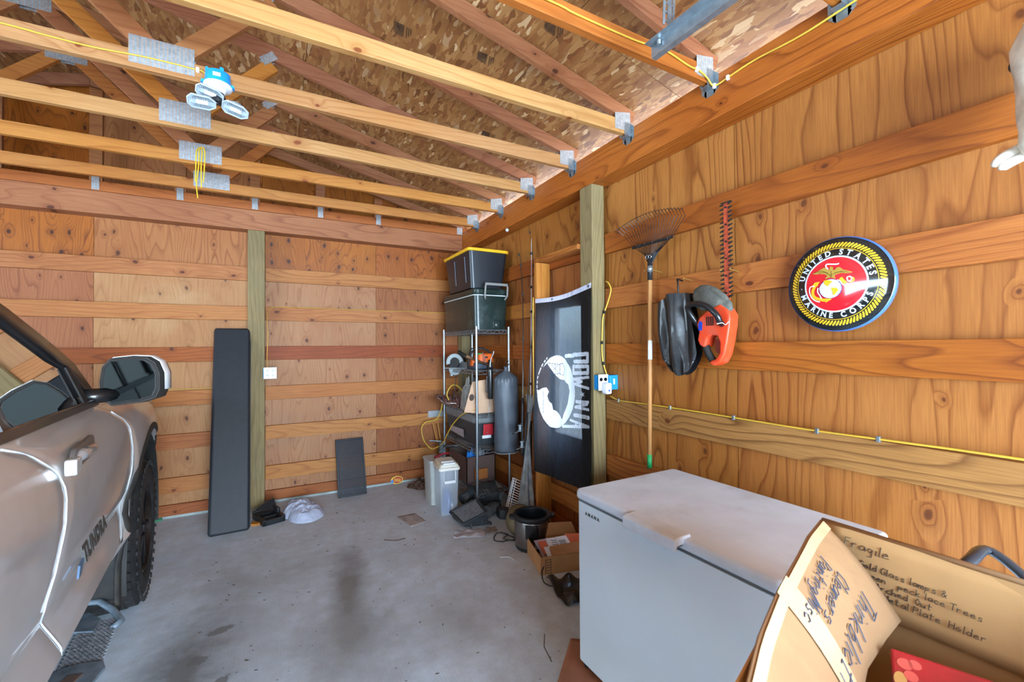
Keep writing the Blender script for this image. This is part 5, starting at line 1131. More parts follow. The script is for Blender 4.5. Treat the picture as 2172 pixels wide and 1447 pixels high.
for dx in (0, .02): MB().bar((1.87+dx, 4.10, 1.53-dx), (1.89+dx*.6, 4.10, 1.42-dx), .006, .004).build('bright_clip', CHROME, cw)
MB().bar((1.80, 4.36, 1.39), (1.80, 4.70, 1.40), .008, .06).build('guide_bar', ZINC, cw)
# hammer / hatchet
hm = emp('hammer', (1.80, 4.05, 1.349), 'old hammer with a wooden handle lying across the shelf in front of the chainsaw', 'hammer')
MB().tube([(1.655, 4.02, 1.495), (1.74, 4.04, 1.465), (1.93, 4.10, 1.395)], [.017, .013, .012], 8).build('handle', wood('old_hickory', '#8c6a48', '#735236', '#4a3320', 0, 60, 2, .1), hm, smooth=True)
MB().bar((1.955, 4.09, 1.45), (1.93, 4.09, 1.352), .035, .03).build('head', plain('rusty_iron', '#3b2c26', .7, .3), hm, bevel=.006)
# grease gun hanging
gg = emp('grease_gun', (1.85, 3.88, .88), 'black grease gun with a bent steel spout hanging at the front of the shelves', 'grease gun')
MB().lathe([(0, -.15), (.022, -.15), (.026, -.14), (.026, .12), (.024, .14), (.012, .15), (0, .15)], 20, Matrix.Translation((1.854, 3.885, 1.22))).build('barrel', TRIM, gg, smooth=40)
MB().tube(rope([(1.852, 3.885, 1.365), (1.855, 3.885, 1.42), (1.865, 3.885, 1.47), (1.885, 3.885, 1.51), (1.895, 3.885, 1.545)], 4), .0055, 8).build('spout', CHROME, gg, smooth=True)
MB().tube([(1.845, 3.885, 1.075), (1.838, 3.885, .95), (1.825, 3.885, .885)], .003, 6).build('plunger_rod', CHROME, gg, smooth=True); MB().cyl((1.81, 3.885, .885), (1.84, 3.885, .89), .005, n=8).build('plunger_handle', CHROME, gg)
MB().bar((1.822, 3.885, 1.30), (1.815, 3.885, 1.13), .008, .014).build('lever', TRIM, gg, bevel=.002)
MB().cyl((1.83, 3.885, 1.37), (1.88, 3.885, 1.372), .015, n=10).build('head', TRIM, gg)
# folded carton with a round hole
TANC = plain('tan_carton', '#c9a486', .8, var=.04)
fc_ = emp('folded_carton', (1.80, 4.0, .918), 'folded tan cardboard carton with a round hole standing on the third shelf', 'carton')
m = MB(); m.add([(1.645, 4.06, .93), (1.72, 4.02, 1.235), (1.745, 3.985, .985), (1.735, 3.98, .925)], [(0, 1, 2, 3)]); m.build('face', TANC, fc_, solid=.004)
m = MB(); m.add([(1.72, 4.02, 1.235), (1.90, 4.0, 1.26), (2.03, 3.97, .99), (1.745, 3.975, .985)], [(0, 3, 2, 1)]); m.build('face', TANC, fc_, solid=.004)
m = MB(); m.add([(1.745, 3.975, .985), (2.03, 3.97, .99), (2.03, 3.95, .925), (1.74, 3.955, .922)], [(0, 1, 2, 3)]); m.build('bottom_flap', TANC, fc_, solid=.004)
MB().prism([(.024*math.cos(a), .034*math.sin(a)) for a in [i*PI/10 for i in range(20)]], .003, frame((1.706, 4.008, 1.08), (.70, -.55, -.1), (.15, 0, 1))).build('round_hole', plain('hole_dark', '#4b3d35', .9), fc_)
# cloth lump helper
def lump(name, mat, cx, cy, z0, rx, ry, h, label, cat, rot=0, seed=1, fold=.25, nu=40, nv=14, outline=None, sharp=1.0):
    rg = random.Random(seed); ph = [rg.uniform(0, 6.28) for _ in range(8)]
    def fn(u, v):
        a = u*2*PI; rr = 1+.10*math.sin(3*a+ph[0])+.07*math.sin(5*a+ph[1])
        if outline: rr = itp(outline, math.degrees(a) % 360)
        r = v*rr; x = rx*r*math.cos(a); y = ry*r*math.sin(a)
        z = h*(1-v**2.2)**.7 if v < 1 else 0
        f_ = math.sin(9*x/rx+3*y/ry+ph[2]+2*math.sin(4*y/ry+ph[3]))*.5+math.sin(13*y/ry-5*x/rx+ph[4]+1.5*math.sin(3*x/rx))*.5
        z = z*(1+fold*f_)+(.012*(f_+1) if v < .93 else .002)*fold*2*(1-v)*sharp
        rdg = 1-2.6*abs(mnoise.noise(Vector((x*9+seed, y*6, seed*1.7))+.35*mnoise.noise_vector(Vector((x*14, y*14, seed))))); r2 = 1-2.6*abs(mnoise.noise(Vector((x*24, y*19, seed*3.1)))); z += (sharp*.010*rdg+sharp*.004*r2)*(1-v**3)*min(1, h/.05)
        return Vector((cx+x*math.cos(rot)-y*math.sin(rot), cy+x*math.sin(rot)+y*math.cos(rot), z0+max(.002, z)))
    m = MB(); m.grid(fn, nu, nv); return m.build(name, mat, label=label, cat=cat, smooth=True, weld=True)
RAGG = plain('grey_rag', '#8d8a83', .9, var=.15, vscale=20, bump=(.4, 6)); RAGD = plain('dark_rag', '#5b5856', .9, var=.15, vscale=20)
lump('rag', RAGG, 1.80, 4.32, .918, .075, .12, .27, 'crumpled grey cloth behind the tan carton on the third shelf', 'cloth', seed=3, fold=.3)
lump('rag', RAGD, 1.90, 4.35, .918, .07, .10, .30, 'dark grey rag partly hidden behind the tan carton', 'cloth', seed=8)
BAGB = plain('brown_pellet_bag', '#5a3a33', .25, coat=.6, var=.5, vscale=60, dirt=('#b8aaa2', .5))
bb_ = MB()
def bagp(u, v):
    p = Vector((1.66, 4.74, 1.03)).lerp(Vector((1.79, 4.50, 1.03)), u); w_ = .085*math.sin(PI*min(1, .15+u))+.03
    return p+Vector((.35, .45, 0)).normalized()*(v-.5)*w_*1.6+Vector((-.08*(1-u)*(1-v), 0, -.10*(v < .01)*0-.11*(1-v)*u+.02*math.sin(PI*v)+.012*math.sin(9*u+7*v)))
bb_.grid(bagp, 14, 8); bgo = bb_.build('pellet_bag', BAGB, label='shiny brown plastic bag of pellets slumping over the left edge of the third shelf', cat='bag', smooth=True, solid=.02)
lump('pellet_bag', BAGB, 1.78, 4.62, .918, .06, .14, .12, 'shiny brown bag lying at the back left of the third shelf', 'bag', seed=4)
# grey-lidded tote with red latch
TG = plain('charcoal_tote', '#33373b', .5, var=.08, vscale=8); TGL = plain('grey_tote_lid', '#6f7070', .6, var=.08, vscale=8, dirt=('#6e6a64', .4)); REDL = plain('red_latch', '#b3232b', .4)
tb_ = emp('tool_tote', (1.90, 4.38, .60), 'charcoal tote with grey lid and red latch on the fourth shelf', 'tote')
m = MB(); m.rbox(1.735, 3.99, .60, 2.075, 4.84, .815, .045, 5, .02); m.build('body', TG, tb_, smooth=40)
m = MB(); m.rbox(1.718, 3.968, .815, 2.092, 4.862, .900, .07, 6, 0); m.build('lid', TGL, tb_, bevel=.018, bseg=3, smooth=40)
for x in (1.775, 1.965, 2.02): m = MB(); m.rbox(x-.03, 3.985, .61, x+.03, 4.01, .82, .012, 3); m.build('corner_rib', TG, tb_)
Mr = frame((1.86, 3.965, .80), (1, 0, 0), (0, 0, 1)); MB().prism([(-.055, -.10), (.058, -.10), (.058, -.03), (.05, -.015), (.055, .01), (-.05, .01)], .014, Mr).build('latch', REDL, tb_, bevel=.004)
MB().box(1.84, 3.948, .722, 1.85, 3.953, .732).build('latch_rivet', CHROME, tb_); MB().box(1.805, 3.976, .665, 1.905, 3.984, .695).build('label', WHITEP, tb_)
MB().add([(1.7385, 4.70, .64), (1.7385, 4.30, .625), (1.7345, 4.30, .71), (1.7345, 4.70, .70)], [(0, 1, 2, 3)]).build('side_label', plain('faded_label', '#a59a9a', .6, var=.2, vscale=60), tb_, solid=.001)
lump('netting', RAGD, 1.90, 4.4, .563, .165, .44, .035, 'flattened dark grey netting under the charcoal tote', 'netting', seed=6, fold=.2)
# hanging grey bag
gc = emp('drawstring_bag', (1.995, 3.80, .54), 'long grey padded drawstring bag hanging at the right front of the shelf unit', 'bag')
def cyb(u, v):
    a = u*2*PI; z = .545+v*.845; prof = itp([(0, .0), (.004, .118), (.03, .128), (.5, .124), (.80, .126), (.865, .120), (.895, .095), (.925, .055), (.95, .02), (.975, .012), (1, .028)], v)
    pl = 1+(.045*math.sin(a*18) if v > .82 else .012*math.sin(a*7+v*9)); lean = -.008*v
    return Vector((1.992+lean+prof*pl*math.cos(a), 3.80+prof*pl*math.sin(a)*.8, z))
m = MB(); m.grid(cyb, 72, 50); m.build('bag', plain('slate_nylon', '#4a5058', .45, var=.08, vscale=12, bump=(.35, 4)), gc, smooth=True, weld=True)
m = MB(); m.tube([(1.992+.124*math.cos(a), 3.80+.099*math.sin(a), .552) for a in [i*PI/16 for i in range(32)]], .005, 6, closed=True); m.build('bottom_seam', plain('seam_grey', '#7d8389', .5), gc, smooth=True)
MB().tube(rope([(1.984, 3.80, 1.375), (2.02, 3.85, 1.42), (2.075, 3.915, 1.44), (2.10, 3.935, 1.42), (2.02, 3.85, 1.38), (1.984, 3.80, 1.37)], 4), .004, 6).build('drawstring', BLACKP, gc)
# brown box on the bottom shelf
BRB = plain('brown_painted_board', '#5e4740', .7, var=.08, vscale=8)
bx_ = emp('wooden_crate', (1.93, 4.5, .135), 'open brown painted wooden crate on the lowest wire shelf', 'crate')
for a in ((1.75, 4.262, 2.09, 4.275), (1.75, 4.262, 1.762, 4.80), (2.078, 4.262, 2.09, 4.80), (1.75, 4.788, 2.09, 4.80)): MB().box(a[0], a[1], .136, a[2], a[3], .415).build('side', BRB, bx_, bevel=.002)
MB().box(1.76, 4.27, .136, 2.08, 4.79, .15).build('bottom', BRB, bx_)
MB().box(1.835, 4.235, .175, 1.985, 4.2615, .285).build('wood_block', STUD, label='short orange wood block leaning on the front of the brown crate', cat='block', bevel=.003)
lump('blue_cloth', plain('blue_fabric', '#1f7fd6', .6, var=.1), 1.86, 4.40, .16, .09, .10, .275, 'bright blue cloth sticking out of the brown crate', 'cloth', seed=11, fold=.2)
lump('grey_packaging', plain('pale_grey_plastic', '#9aa2aa', .4), 1.98, 4.45, .16, .08, .10, .27, 'pale grey plastic packaging beside the blue cloth in the crate', 'packaging', seed=12, fold=.3)
# yellow cord loop
MB().tube(rope([(1.70, 4.55, .945), (1.66, 4.6, 1.05), (1.70, 4.6, 1.14), (1.755, 4.6, 1.158), (1.81, 4.58, 1.12), (1.84, 4.5, 1.02), (1.86, 4.4, .95), (1.80, 4.2, .94), (1.79, 4.02, .93), (1.76, 3.99, .935), (1.72, 4.0, .955), (1.70, 4.08, .93), (1.705, 4.3, .86), (1.71, 4.55, .73), (1.70, 4.7, .60), (1.69, 4.82, .48), (1.66, 4.9, .42), (1.58, 4.92, .40), (1.50, 4.95, .50), (1.48, 4.97, .64), (1.535, 4.98, .705), (1.62, 4.98, .715), (1.67, 4.95, .75), (1.70, 4.92, .84), (1.71, 4.9, .92)], 5), .0065, 8).build('extension_cord', YCAB, label='yellow extension cord looping over the left side of the shelf unit', cat='cord', smooth=True)
lump('cord_coil', YCAB, 1.74, 4.02, .93, .035, .03, .02, 'small coil of yellow cord on the third shelf', 'cord', seed=14)
# cup, clamps, sticks, vent
MB().lathe([(0, 0), (.025, 0), (.028, .055), (.024, .055), (.022, .004)], 16, Matrix.Translation((1.765, 4.72, 1.255))).build('metal_cup', CHROME, label='small shiny metal cup under the circular saw', cat='cup', smooth=40)
pc = emp('pipe_clamp', (1.70, 4.85, .36), 'grey steel pipe clamp lying below the left shelf pole', 'clamp')
MB().cyl((1.56, 4.93, .492), (1.70, 4.90, .475), .009, n=8).build('bar', ZINC, pc); MB().cyl((1.70, 4.9, .42), (1.86, 4.72, .445), .016, n=10).build('pipe', plain('dull_steel', '#6b6d6c', .5, .6), pc, smooth=True)
MB().rbox(1.665, 4.87, .35, 1.735, 4.93, .47, .008, 3).build('jaw', plain('dull_steel', '#6b6d6c', .5, .6), pc, bevel=.006)
for i in range(3): MB().cyl((1.665+i*.022, 4.865, .36), (1.665+i*.022, 4.875, .36), .010, n=10).build('bolt', ZINC, pc)
MB().box(1.68, 4.88, 0, 1.72, 4.92, .352).build('stand', plain('dull_steel', '#6b6d6c', .5, .6), pc)
for i, (a, b, r_, lb) in enumerate((((1.655, 5.09, .675), (1.76, 4.98, .02), .008, 'leftmost thin wooden stake leaning in the corner'), ((1.675, 5.09, .67), (1.775, 5.0, .02), .008, 'middle thin wooden stake leaning in the corner'), ((1.715, 5.09, .67), (1.80, 5.0, .02), .011, 'thickest wooden stake leaning in the corner'))):
    MB().cyl(a, b, r_, n=8).build('wooden_stake', STUD, label=lb, cat='stake', group='stakes leaning in the corner')
MB().box(1.60, 5.104, .735, 1.80, 5.1085, .812).build('metal_plate', NAIL, label='perforated zinc plate on the back wall girt left of the shelf unit', cat='plate')

# ------------------------------------------------------------------ bins
CLR = NT('clear_plastic_bin'); CLR.b.inputs['Base Color'].default_value = col('#d5dee8'); CLR.b.inputs['Roughness'].default_value = .35; CLR.b.inputs['Alpha'].default_value = .34; CLR.b.inputs['Specular IOR Level'].default_value = .4
fb = emp('food_bin', (1.45, 4.02, 0), 'tall clear plastic bin with white flip lid, a blue bag inside', 'bin')
Mb_ = frame((1.442, 4.03, 0), (1, -.12, 0), (.12, 1, 0))
m = MB(); m.rbox(-.092, -.145, .002, .092, .145, .425, .02, 4, .012, Mb_); m.build('body', CLR.m, fb, smooth=40)
m = MB(); m.rbox(-.103, -.158, .420, .103, .158, .448, .028, 4, 0, Mb_); m.build('lid_rim', plain('off_white_plastic', '#e4e1d6', .4), fb, bevel=.006, smooth=40)
m = MB(); m.rbox(-.085, -.135, .446, .085, .15, .480, .03, 4, -.012, Mb_); m.build('lid', plain('cream_plastic', '#d9d5c6', .45, dirt=('#b8b19c', .4)), fb, bevel=.01, smooth=40)
for y in (-.13, -.06): MB().rbox(-.06, y-.012, .478, .06, y+.012, .492, .008, 3, 0, Mb_).build('lid_rib', WHITEP, fb)
m = MB(); m.tube([Mb_ @ Vector(q) for q in ((-.055, -.152, .425), (-.055, -.158, .33), (-.05, -.16, .32), (.05, -.16, .32), (.055, -.158, .33), (.055, -.152, .425))], .0035, 6); m.build('bail', WHITEP, fb)
MB().box(-.055, -.166, .305, .055, -.154, .33, Mb_).build('bail_grip', WHITEP, fb, bevel=.004)
lump('blue_bag', plain('blue_film', '#4a6fb5', .25, coat=.5, var=.25, vscale=12), 1.445, 4.0, .006, .066, .085, .21, 'crumpled blue plastic bag inside the clear bin', 'bag', seed=21, fold=.10)
lump('white_paper', WHITEP, 1.45, 3.935, .006, .05, .022, .075, 'torn white paper in front of the blue bag inside the clear bin', 'paper', seed=22, fold=.15)
m = MB(); m.rbox(1.335, 4.19, .002, 1.50, 4.45, .44, .03, 4, .018)
gb = m.build('waste_bin', plain('light_grey_plastic', '#b5b9b5', .5, dirt=('#9a9c96', .3)), label='light grey plastic bin behind the clear bin', cat='bin', smooth=40); 
m = MB(); m.rbox(1.328, 4.182, .432, 1.507, 4.458, .448, .033, 4); m.build('rim', plain('light_grey_plastic', '#b5b9b5', .5), gb, bevel=.004)
MB().tube(rope([(1.44, 4.22, .40), (1.43, 4.24, .455), (1.465, 4.26, .485), (1.53, 4.27, .49), (1.57, 4.3, .48), (1.52, 4.34, .47), (1.46, 4.33, .46), (1.42, 4.30, .46), (1.43, 4.26, .44), (1.45, 4.3, .1)], 5), .011, 8).build('red_hose', plain('red_rubber', '#8e2430', .4), label='red rubber hose coiled in the top of the grey bin', cat='hose', smooth=True)
lump('dry_weeds', plain('dry_brown_weeds', '#5d4536', .95, var=.5, vscale=70, bump=(1, 4)), 1.44, 4.86, .0, .14, .13, .05, 'heap of dry brown weeds on the floor behind the bins', 'weeds', seed=23, fold=.5)
# ------------------------------------------------------------------ floor clutter under the shelves
AIRB = plain('dusty_black_plastic', '#2f3336', .6, var=.15, vscale=14, dirt=('#6a6b6b', .5)); FLT = plain('grey_air_filter', '#6b6c70', .9, var=.15, vscale=40)
def hexa(m, top, drop): 
    lo = [(x+dx, y+dy, max(.003, z-dz)) for (x, y, z), (dx, dy, dz) in zip(top, drop)]
    return m.add(list(top)+lo, [(0, 1, 2, 3), (7, 6, 5, 4), (0, 4, 5, 1), (1, 5, 6, 2), (2, 6, 7, 3), (3, 7, 4, 0)])
a1 = emp('air_filter_box', (1.52, 3.62, 0), 'dusty black air filter housing lying tilted with its grey filter showing', 'filter housing')
top = [(1.425, 3.56, .03), (1.395, 3.80, .065), (1.635, 3.73, .165), (1.625, 3.49, .125)]
m = MB(); hexa(m, top, [(.02, .0, .1), (.03, 0, .1), (.0, .02, .2), (.03, .02, .2)]); m.build('housing', AIRB, a1, bevel=.006)
c0 = Vector((1.52, 3.645, .096)); tv = [Vector(p) for p in top]; n_ = (tv[1]-tv[0]).cross(tv[3]-tv[0]).normalized(); n_ = n_ if n_.z > 0 else -n_
q_ = [c0+(p-c0)*.84+n_*.004 for p in tv]; m = MB(); m.add(q_+[p+n_*.006 for p in q_], [(4, 5, 6, 7), (0, 1, 5, 4), (1, 2, 6, 5), (2, 3, 7, 6), (3, 0, 4, 7)]); m.build('filter_element', FLT, a1)
m = MB(); [m.bar(tv[i]+n_*.004, tv[(i+1) % 4]+n_*.004, .016, .014) for i in range(4)]; m.build('flange', AIRB, a1, bevel=.002)
for f_ in (.25, .7): p = tv[3].lerp(tv[0], f_)-Vector((0, .012, .02)); MB().bar(p, p+Vector((.0, -.012, -.035)), .014, .01).build('clip', AIRB, a1)
a2 = emp('air_filter_box', (1.85, 3.95, 0), 'black air intake box lying behind the tilted filter housing, under the shelf unit', 'filter housing')
m = MB(); hexa(m, [(1.70, 4.12, .17), (1.96, 4.00, .215), (1.93, 3.83, .15), (1.74, 3.97, .10)], [(0, 0, .12), (0, 0, .15), (0, .02, .09), (0, .02, .06)]); m.build('housing', AIRB, a2, bevel=.01)
for f_ in (.35, .62, .85): MB().bar(Vector((1.70, 4.12, .172)).lerp(Vector((1.96, 4.0, .217)), f_), Vector((1.74, 3.97, .102)).lerp(Vector((1.93, 3.83, .152)), f_), .006, .012).build('rib', AIRB, a2)
MB().cyl((1.92, 3.815, .145), (1.925, 3.815, .10), .007, n=8).build('clip', ZINC, a2); MB().cyl((1.72, 4.07, .12), (1.735, 4.0, .075), .014, n=8).build('spigot', AIRB, a2)
MB().box(1.72, 3.85, .0, 1.95, 4.02, .055).build('base', AIRB, a2)
def corr(a, b, r0, n, nm, par, mat=AIRB):
    a = Vector(a); b = Vector(b); pts = []; rs = []
    for i in range(n*2+1): pts.append(a.lerp(b, i/(2*n))); rs.append(r0*(1 if i % 2 else .88))
    return MB().tube(pts, rs, 20).build(nm, mat, par, smooth=30)
corr((1.735, 4.07, .12), (1.60, 4.02, .075), .055, 8, 'pleated_hose', a2)
hs = corr((1.70, 3.66, .055), (1.83, 3.74, .055), .055, 9, 'intake_hose', None); set_(hs, 'short corrugated black intake hose lying between the filter housing and the black duct elbow', 'hose')
MB().tube([(1.693, 3.655, .055), (1.705, 3.663, .055)], .058, 20).build('hose_cuff', plain('grey_cuff', '#55585a', .6), hs, smooth=30)
m = MB(); m.prism([(1.79, 3.57), (1.85, 3.53), (1.90, 3.60), (1.86, 3.66), (1.80, 3.66)], .085, None, .002); m.build('duct_elbow', AIRB, label='angular black plastic duct piece beside the wire rack', cat='duct', bevel=.006)
m = MB(); m.prism([(1.632, 3.545), (1.655, 3.555), (1.68, 3.505), (1.66, 3.49)], .025, None, .002); m.build('plastic_clip', AIRB, label='small black plastic clip on the floor in front of the intake hose', cat='clip', bevel=.004)
m = MB(); m.add([(1.80, 4.24, .14), (2.06, 4.20, .137), (2.04, 4.0, .135), (1.79, 4.08, .137)], [(0, 1, 2, 3)]); m.build('paper_sheet', plain('dusty_pink_paper', '#b9aaa2', .8, var=.15), label='dusty pinkish paper sheet on the lowest wire shelf in front of the crate', cat='paper', solid=.001, offset=0)
def sheet(pts, mat, lab, h=.012, nm='paper', cat='paper', seed=1):
    P = [Vector((*p, 0)) for p in pts]; rg = random.Random(seed); a_, b_ = rg.uniform(3, 9), rg.uniform(3, 9)
    def fn(u, v): p = P[0].lerp(P[1], u).lerp(P[3].lerp(P[2], u), v); return Vector((p.x, p.y, .003+h*(.5+.5*math.sin(u*a_*2+v*3))*(.5+.5*math.sin(v*b_+u*4))))
    m = MB(); m.grid(fn, 16, 10); return m.build(nm, mat, label=lab, cat=cat, smooth=True, solid=.0015, offset=1)
PW_ = plain('crumpled_white_paper', '#b3aeb3', .7, var=.08)
sheet([(1.333, 3.523), (1.584, 3.439), (1.534, 3.311), (1.28, 3.401)], PW_, 'long crumpled white paper strip on the floor in front of the filter housing', .016, seed=2)
sheet([(1.60, 3.47), (1.69, 3.44), (1.65, 3.33), (1.56, 3.36)], plain('brown_paper_scrap', '#8b7f74', .8), 'torn brownish paper scrap right of the white paper strip', .01, seed=3)
sheet([(.982, 4.083), (1.15, 4.093), (1.19, 3.849), (1.03, 3.80)], plain('pale_dusty_paper', '#a79d98', .75, var=.15, vscale=20), 'pale square paper lying on the open concrete floor', .004, seed=4)
# white wire rack
wr_ = emp('wire_rack', (1.98, 3.62, 0), 'white coated wire rack standing on end left of the grey tarp', 'rack')
WW = plain('white_coated_wire', '#eceeee', .4)
A0 = Vector((1.905, 3.69, .005)); A1 = Vector((1.975, 3.65, .335)); B0 = Vector((2.03, 3.53, .005)); B1 = Vector((2.09, 3.56, .275))
for i in range(15):
    f_ = i/14; p = A0.lerp(A1, f_); q = B0.lerp(B1, f_); mid = p.lerp(q, .5)+Vector((0, 0, -.012*math.sin(f_*PI)))
    MB().tube([p, mid, q], .0033, 6).build('rung', WW, wr_)
for off in (0, .10, .22): MB().tube([A0.lerp(B0, off), A1.lerp(B1, off)], .004, 6).build('side_wire', WW, wr_)
for z0, z1 in ((.10, .45), (.55, .95)):
    p = [A0.lerp(A1, z0), A0.lerp(A1, z1)]; o_ = Vector((-.015, -.045, 0)); MB().tube([p[0], p[0]+o_, p[1]+o_, p[1]], .004, 6).build('stacking_loop', WW, wr_)
# pleated grey tarp panel
def tarp(u, v):
    w0 = .22*(1-v)**.8+.02; y = 3.52-u*w0*1.0; x = 1.935+.10*v+u*.07*(1-v)+.012*math.sin(u*22)*(1-v*.6); z = .004+v*1.14
    return Vector((min(2.08, x), y-.20*v*(1-u)*.9+.02*math.sin(v*3), z))
m = MB(); m.grid(tarp, 44, 24); tr = m.build('folded_tarp', plain('weathered_grey_tarp', '#8b8d8c', .75, var=.2, vscale=14, dirt=('#6d665c', .5)), label='weathered grey pleated tarp panel leaning against the window framing', cat='tarp', smooth=True, solid=.003)
m = MB(); m.grid(lambda u, v: tarp(.74+u*.06, .05+v*.6)+Vector((-.012, -.006, 0)), 3, 12); m.build('blue_stripe', plain('navy_stripe', '#233a63', .7), tr, smooth=True)
# ------------------------------------------------------------------ pressure cooker
INX = plain('brushed_stainless', '#8f8a86', .25, .95, var=.05)
pk = emp('pressure_cooker', (1.79, 2.985, 0), 'stainless electric pressure cooker without its lid, black rim, on the floor', 'cooker')
Mk = Matrix.Translation((1.78, 2.975, 0)) @ Matrix.Scale(1.09, 4)
MB().lathe([(0, .0), (.118, .0), (.124, .012), (.124, .028)], 48, Mk).build('base', BLACKP, pk, smooth=40)
MB().lathe([(.124, .028), (.128, .045), (.128, .20), (.126, .208)], 48, Mk).build('body', INX, pk, smooth=40)
MB().lathe([(.126, .205), (.137, .212), (.141, .225), (.138, .240), (.126, .246), (.112, .240), (.108, .232)], 48, Mk).build('rim', BLACKP, pk, smooth=50)
MB().lathe([(.110, .238), (.106, .22), (.104, .09), (.09, .08), (0, .08)], 48, Mk).build('inner_pot', plain('inner_pot_dark', '#24303a', .35, .5), pk, smooth=50)
MB().rbox(-.045, -.008, .105, .045, .012, .20, .01, 3, 0, Mk @ Matrix.Rotation(R(-32), 4, 'Z') @ Matrix.Translation((0, -.130, 0))).build('control_panel', plain('panel_black', '#16191c', .25, coat=.5), pk, bevel=.006)
for a in (8, 188): 
    M3 = Mk @ Matrix.Rotation(R(a-30), 4, 'Z'); MB().prism([(.130, -.045), (.165, -.028), (.170, 0), (.165, .028), (.130, .045)], .02, M3, .212).build('side_handle', BLACKP, pk, bevel=.006)
MB().box(-.028, -.0015, .035, .028, .0015, .085, Mk @ Matrix.Rotation(R(-10), 4, 'Z') @ Matrix.Translation((0, -.129, 0))).build('rating_label', plain('silver_label', '#aab2ba', .4), pk)
ld = MB().lathe([(0, .0), (.10, .0), (.118, .006), (.122, .02), (.10, .035), (.03, .045), (0, .046)], 40, frame((1.805, 3.205, .12), (.62, -.70, .0), (.25, .20, .95))).build('cooker_lid', plain('lid_inside', '#6b5d42', .45, .4), label='round pressure cooker lid leaning on edge behind the cooker', cat='lid', smooth=50)
MB().tube([frame((1.805, 3.205, .12), (.62, -.70, .0), (.25, .20, .95)) @ Vector((.120*math.cos(a), .120*math.sin(a), .01)) for a in [i*PI/20 for i in range(40)]], .008, 6, closed=True).build('lid_ring', BLACKP, ld, smooth=True)
MB().tube(rope([(1.71, 3.08, .012), (1.66, 3.14, .008), (1.60, 3.145, .008), (1.555, 3.20, .008), (1.60, 3.28, .008), (1.65, 3.30, .012), (1.70, 3.24, .01), (1.66, 3.20, .016), (1.62, 3.16, .02), (1.68, 3.12, .012), (1.72, 3.16, .008), (1.70, 3.22, .008), (1.66, 3.29, .02)], 5), .0042, 8).build('power_cord', BLACKP, label='black power cord curled on the floor left of the pressure cooker', cat='cord', smooth=True)
# ------------------------------------------------------------------ mail carton and what lies by it
mc_ = emp('mail_box', (1.76, 2.72, 0), 'small open cardboard box of letters between the pressure cooker and the freezer', 'box')
Mm = frame((1.60, 2.56, 0), (.97, -.24, 0), (.24, .97, 0)); KR2 = plain('brown_cardboard', '#a8794f', .8, var=.06)
for a in ((0, 0, .40, .004), (0, 0, .004, .33), (.396, 0, .40, .33), (0, .326, .40, .33)): MB().box(a[0], a[1], .002, a[2], a[3], .125, Mm).build('side', KR2, mc_)
MB().box(.004, .004, .002, .396, .326, .006, Mm).build('bottom', KR2, mc_)
MB().add([Mm @ Vector(q) for q in ((.0, .33, .125), (.40, .33, .125), (.37, .35, .20), (.03, .36, .215))], [(0, 1, 2, 3)]).build('flap', KR2, mc_, solid=.003)
MB().add([Mm @ Vector(q) for q in ((.08, .002, .126), (.40, .002, .126), (.40, .12, .150), (.10, .10, .145))], [(0, 1, 2, 3)]).build('flap', KR2, mc_, solid=.003)
m = MB(); [m.box(.035+.0, -.0015, .012+i*.018, .075, -.0002, .015+i*.018, Mm) for i in range(6)]; m.box(.033, -.0015, .01, .036, -.0002, .108, Mm); m.box(.073, -.0015, .01, .076, -.0002, .108, Mm); m.build('printed_box_mark', INK, mc_)
ENV = plain('white_envelope', '#d9dbe2', .6, var=.03); ENO = plain('orange_leaflet', '#d9724c', .6); LET = plain('print_grey', '#5c5f66', .6)
def env(cx, cy, z, w_, h_, rot, tilt, mat, lab, marks=0):
    Me = Mm @ Matrix.Translation((cx, cy, z)) @ Matrix.Rotation(rot, 4, 'Z') @ Matrix.Rotation(tilt, 4, 'X')
    o = MB().box(-w_/2, -h_/2, 0, w_/2, h_/2, .003, Me).build('letter', mat, label=lab, cat='letter', group='letters in the small cardboard box')
    if marks == 1:
        m = MB(); [m.box(-w_*.38+i*.006, -h_*.3, .003, -w_*.38+i*.006+.003, h_*.25, .0036, Me) for i in range(9)]; m.build('barcode', LET, o)
    if marks == 2:
        m = MB(); [m.box(-w_*.2, h_*(.35-.12*i), .003, w_*.3, h_*(.31-.12*i), .0036, Me) for i in range(6)]; m.build('print', LET, o)
    return o
env(.10, .17, .10, .12, .20, .1, .25, plain('lilac_letter', '#b8b4cc', .6), 'lilac folder at the left edge of the small cardboard box')
env(.08, .15, .118, .06, .13, .05, .3, ENO, 'small orange leaflet at the left of the letters')
env(.16, .13, .128, .11, .17, -.05, .3, ENV, 'white envelope with rows of print in the small cardboard box', 2)
env(.23, .14, .135, .09, .15, .08, .3, ENV, 'white envelope with a barcode in the small cardboard box', 1)
env(.11, .07, .125, .10, .09, 0, .3, ENV, 'lowest white slip with grey print at the front of the letters', 2)
env(.33, .20, .13, .13, .11, -.2, .35, ENO, 'torn orange envelope at the right of the letters', 0)
bl_ = sheet([(1.60, 2.50), (1.85, 2.38), (1.72, 2.10), (1.53, 2.19)], plain('black_trash_bag', '#1f2021', .35, coat=.4, var=.3, vscale=20, dirt=('#3b332d', .4), bump=(.8, 3)), 'crumpled black plastic sheet on the floor in front of the small cardboard box', .05, 'plastic_sheet', 'plastic sheet', 5)
MB().tube(rope([(1.60, 2.52, .08), (1.57, 2.50, .06), (1.555, 2.45, .02), (1.59, 2.40, .01), (1.63, 2.42, .02)], 5), .004, 8).build('cable_end', BLACKP, label='short black cable end by the bottom corner of the small cardboard box', cat='cable', smooth=True)
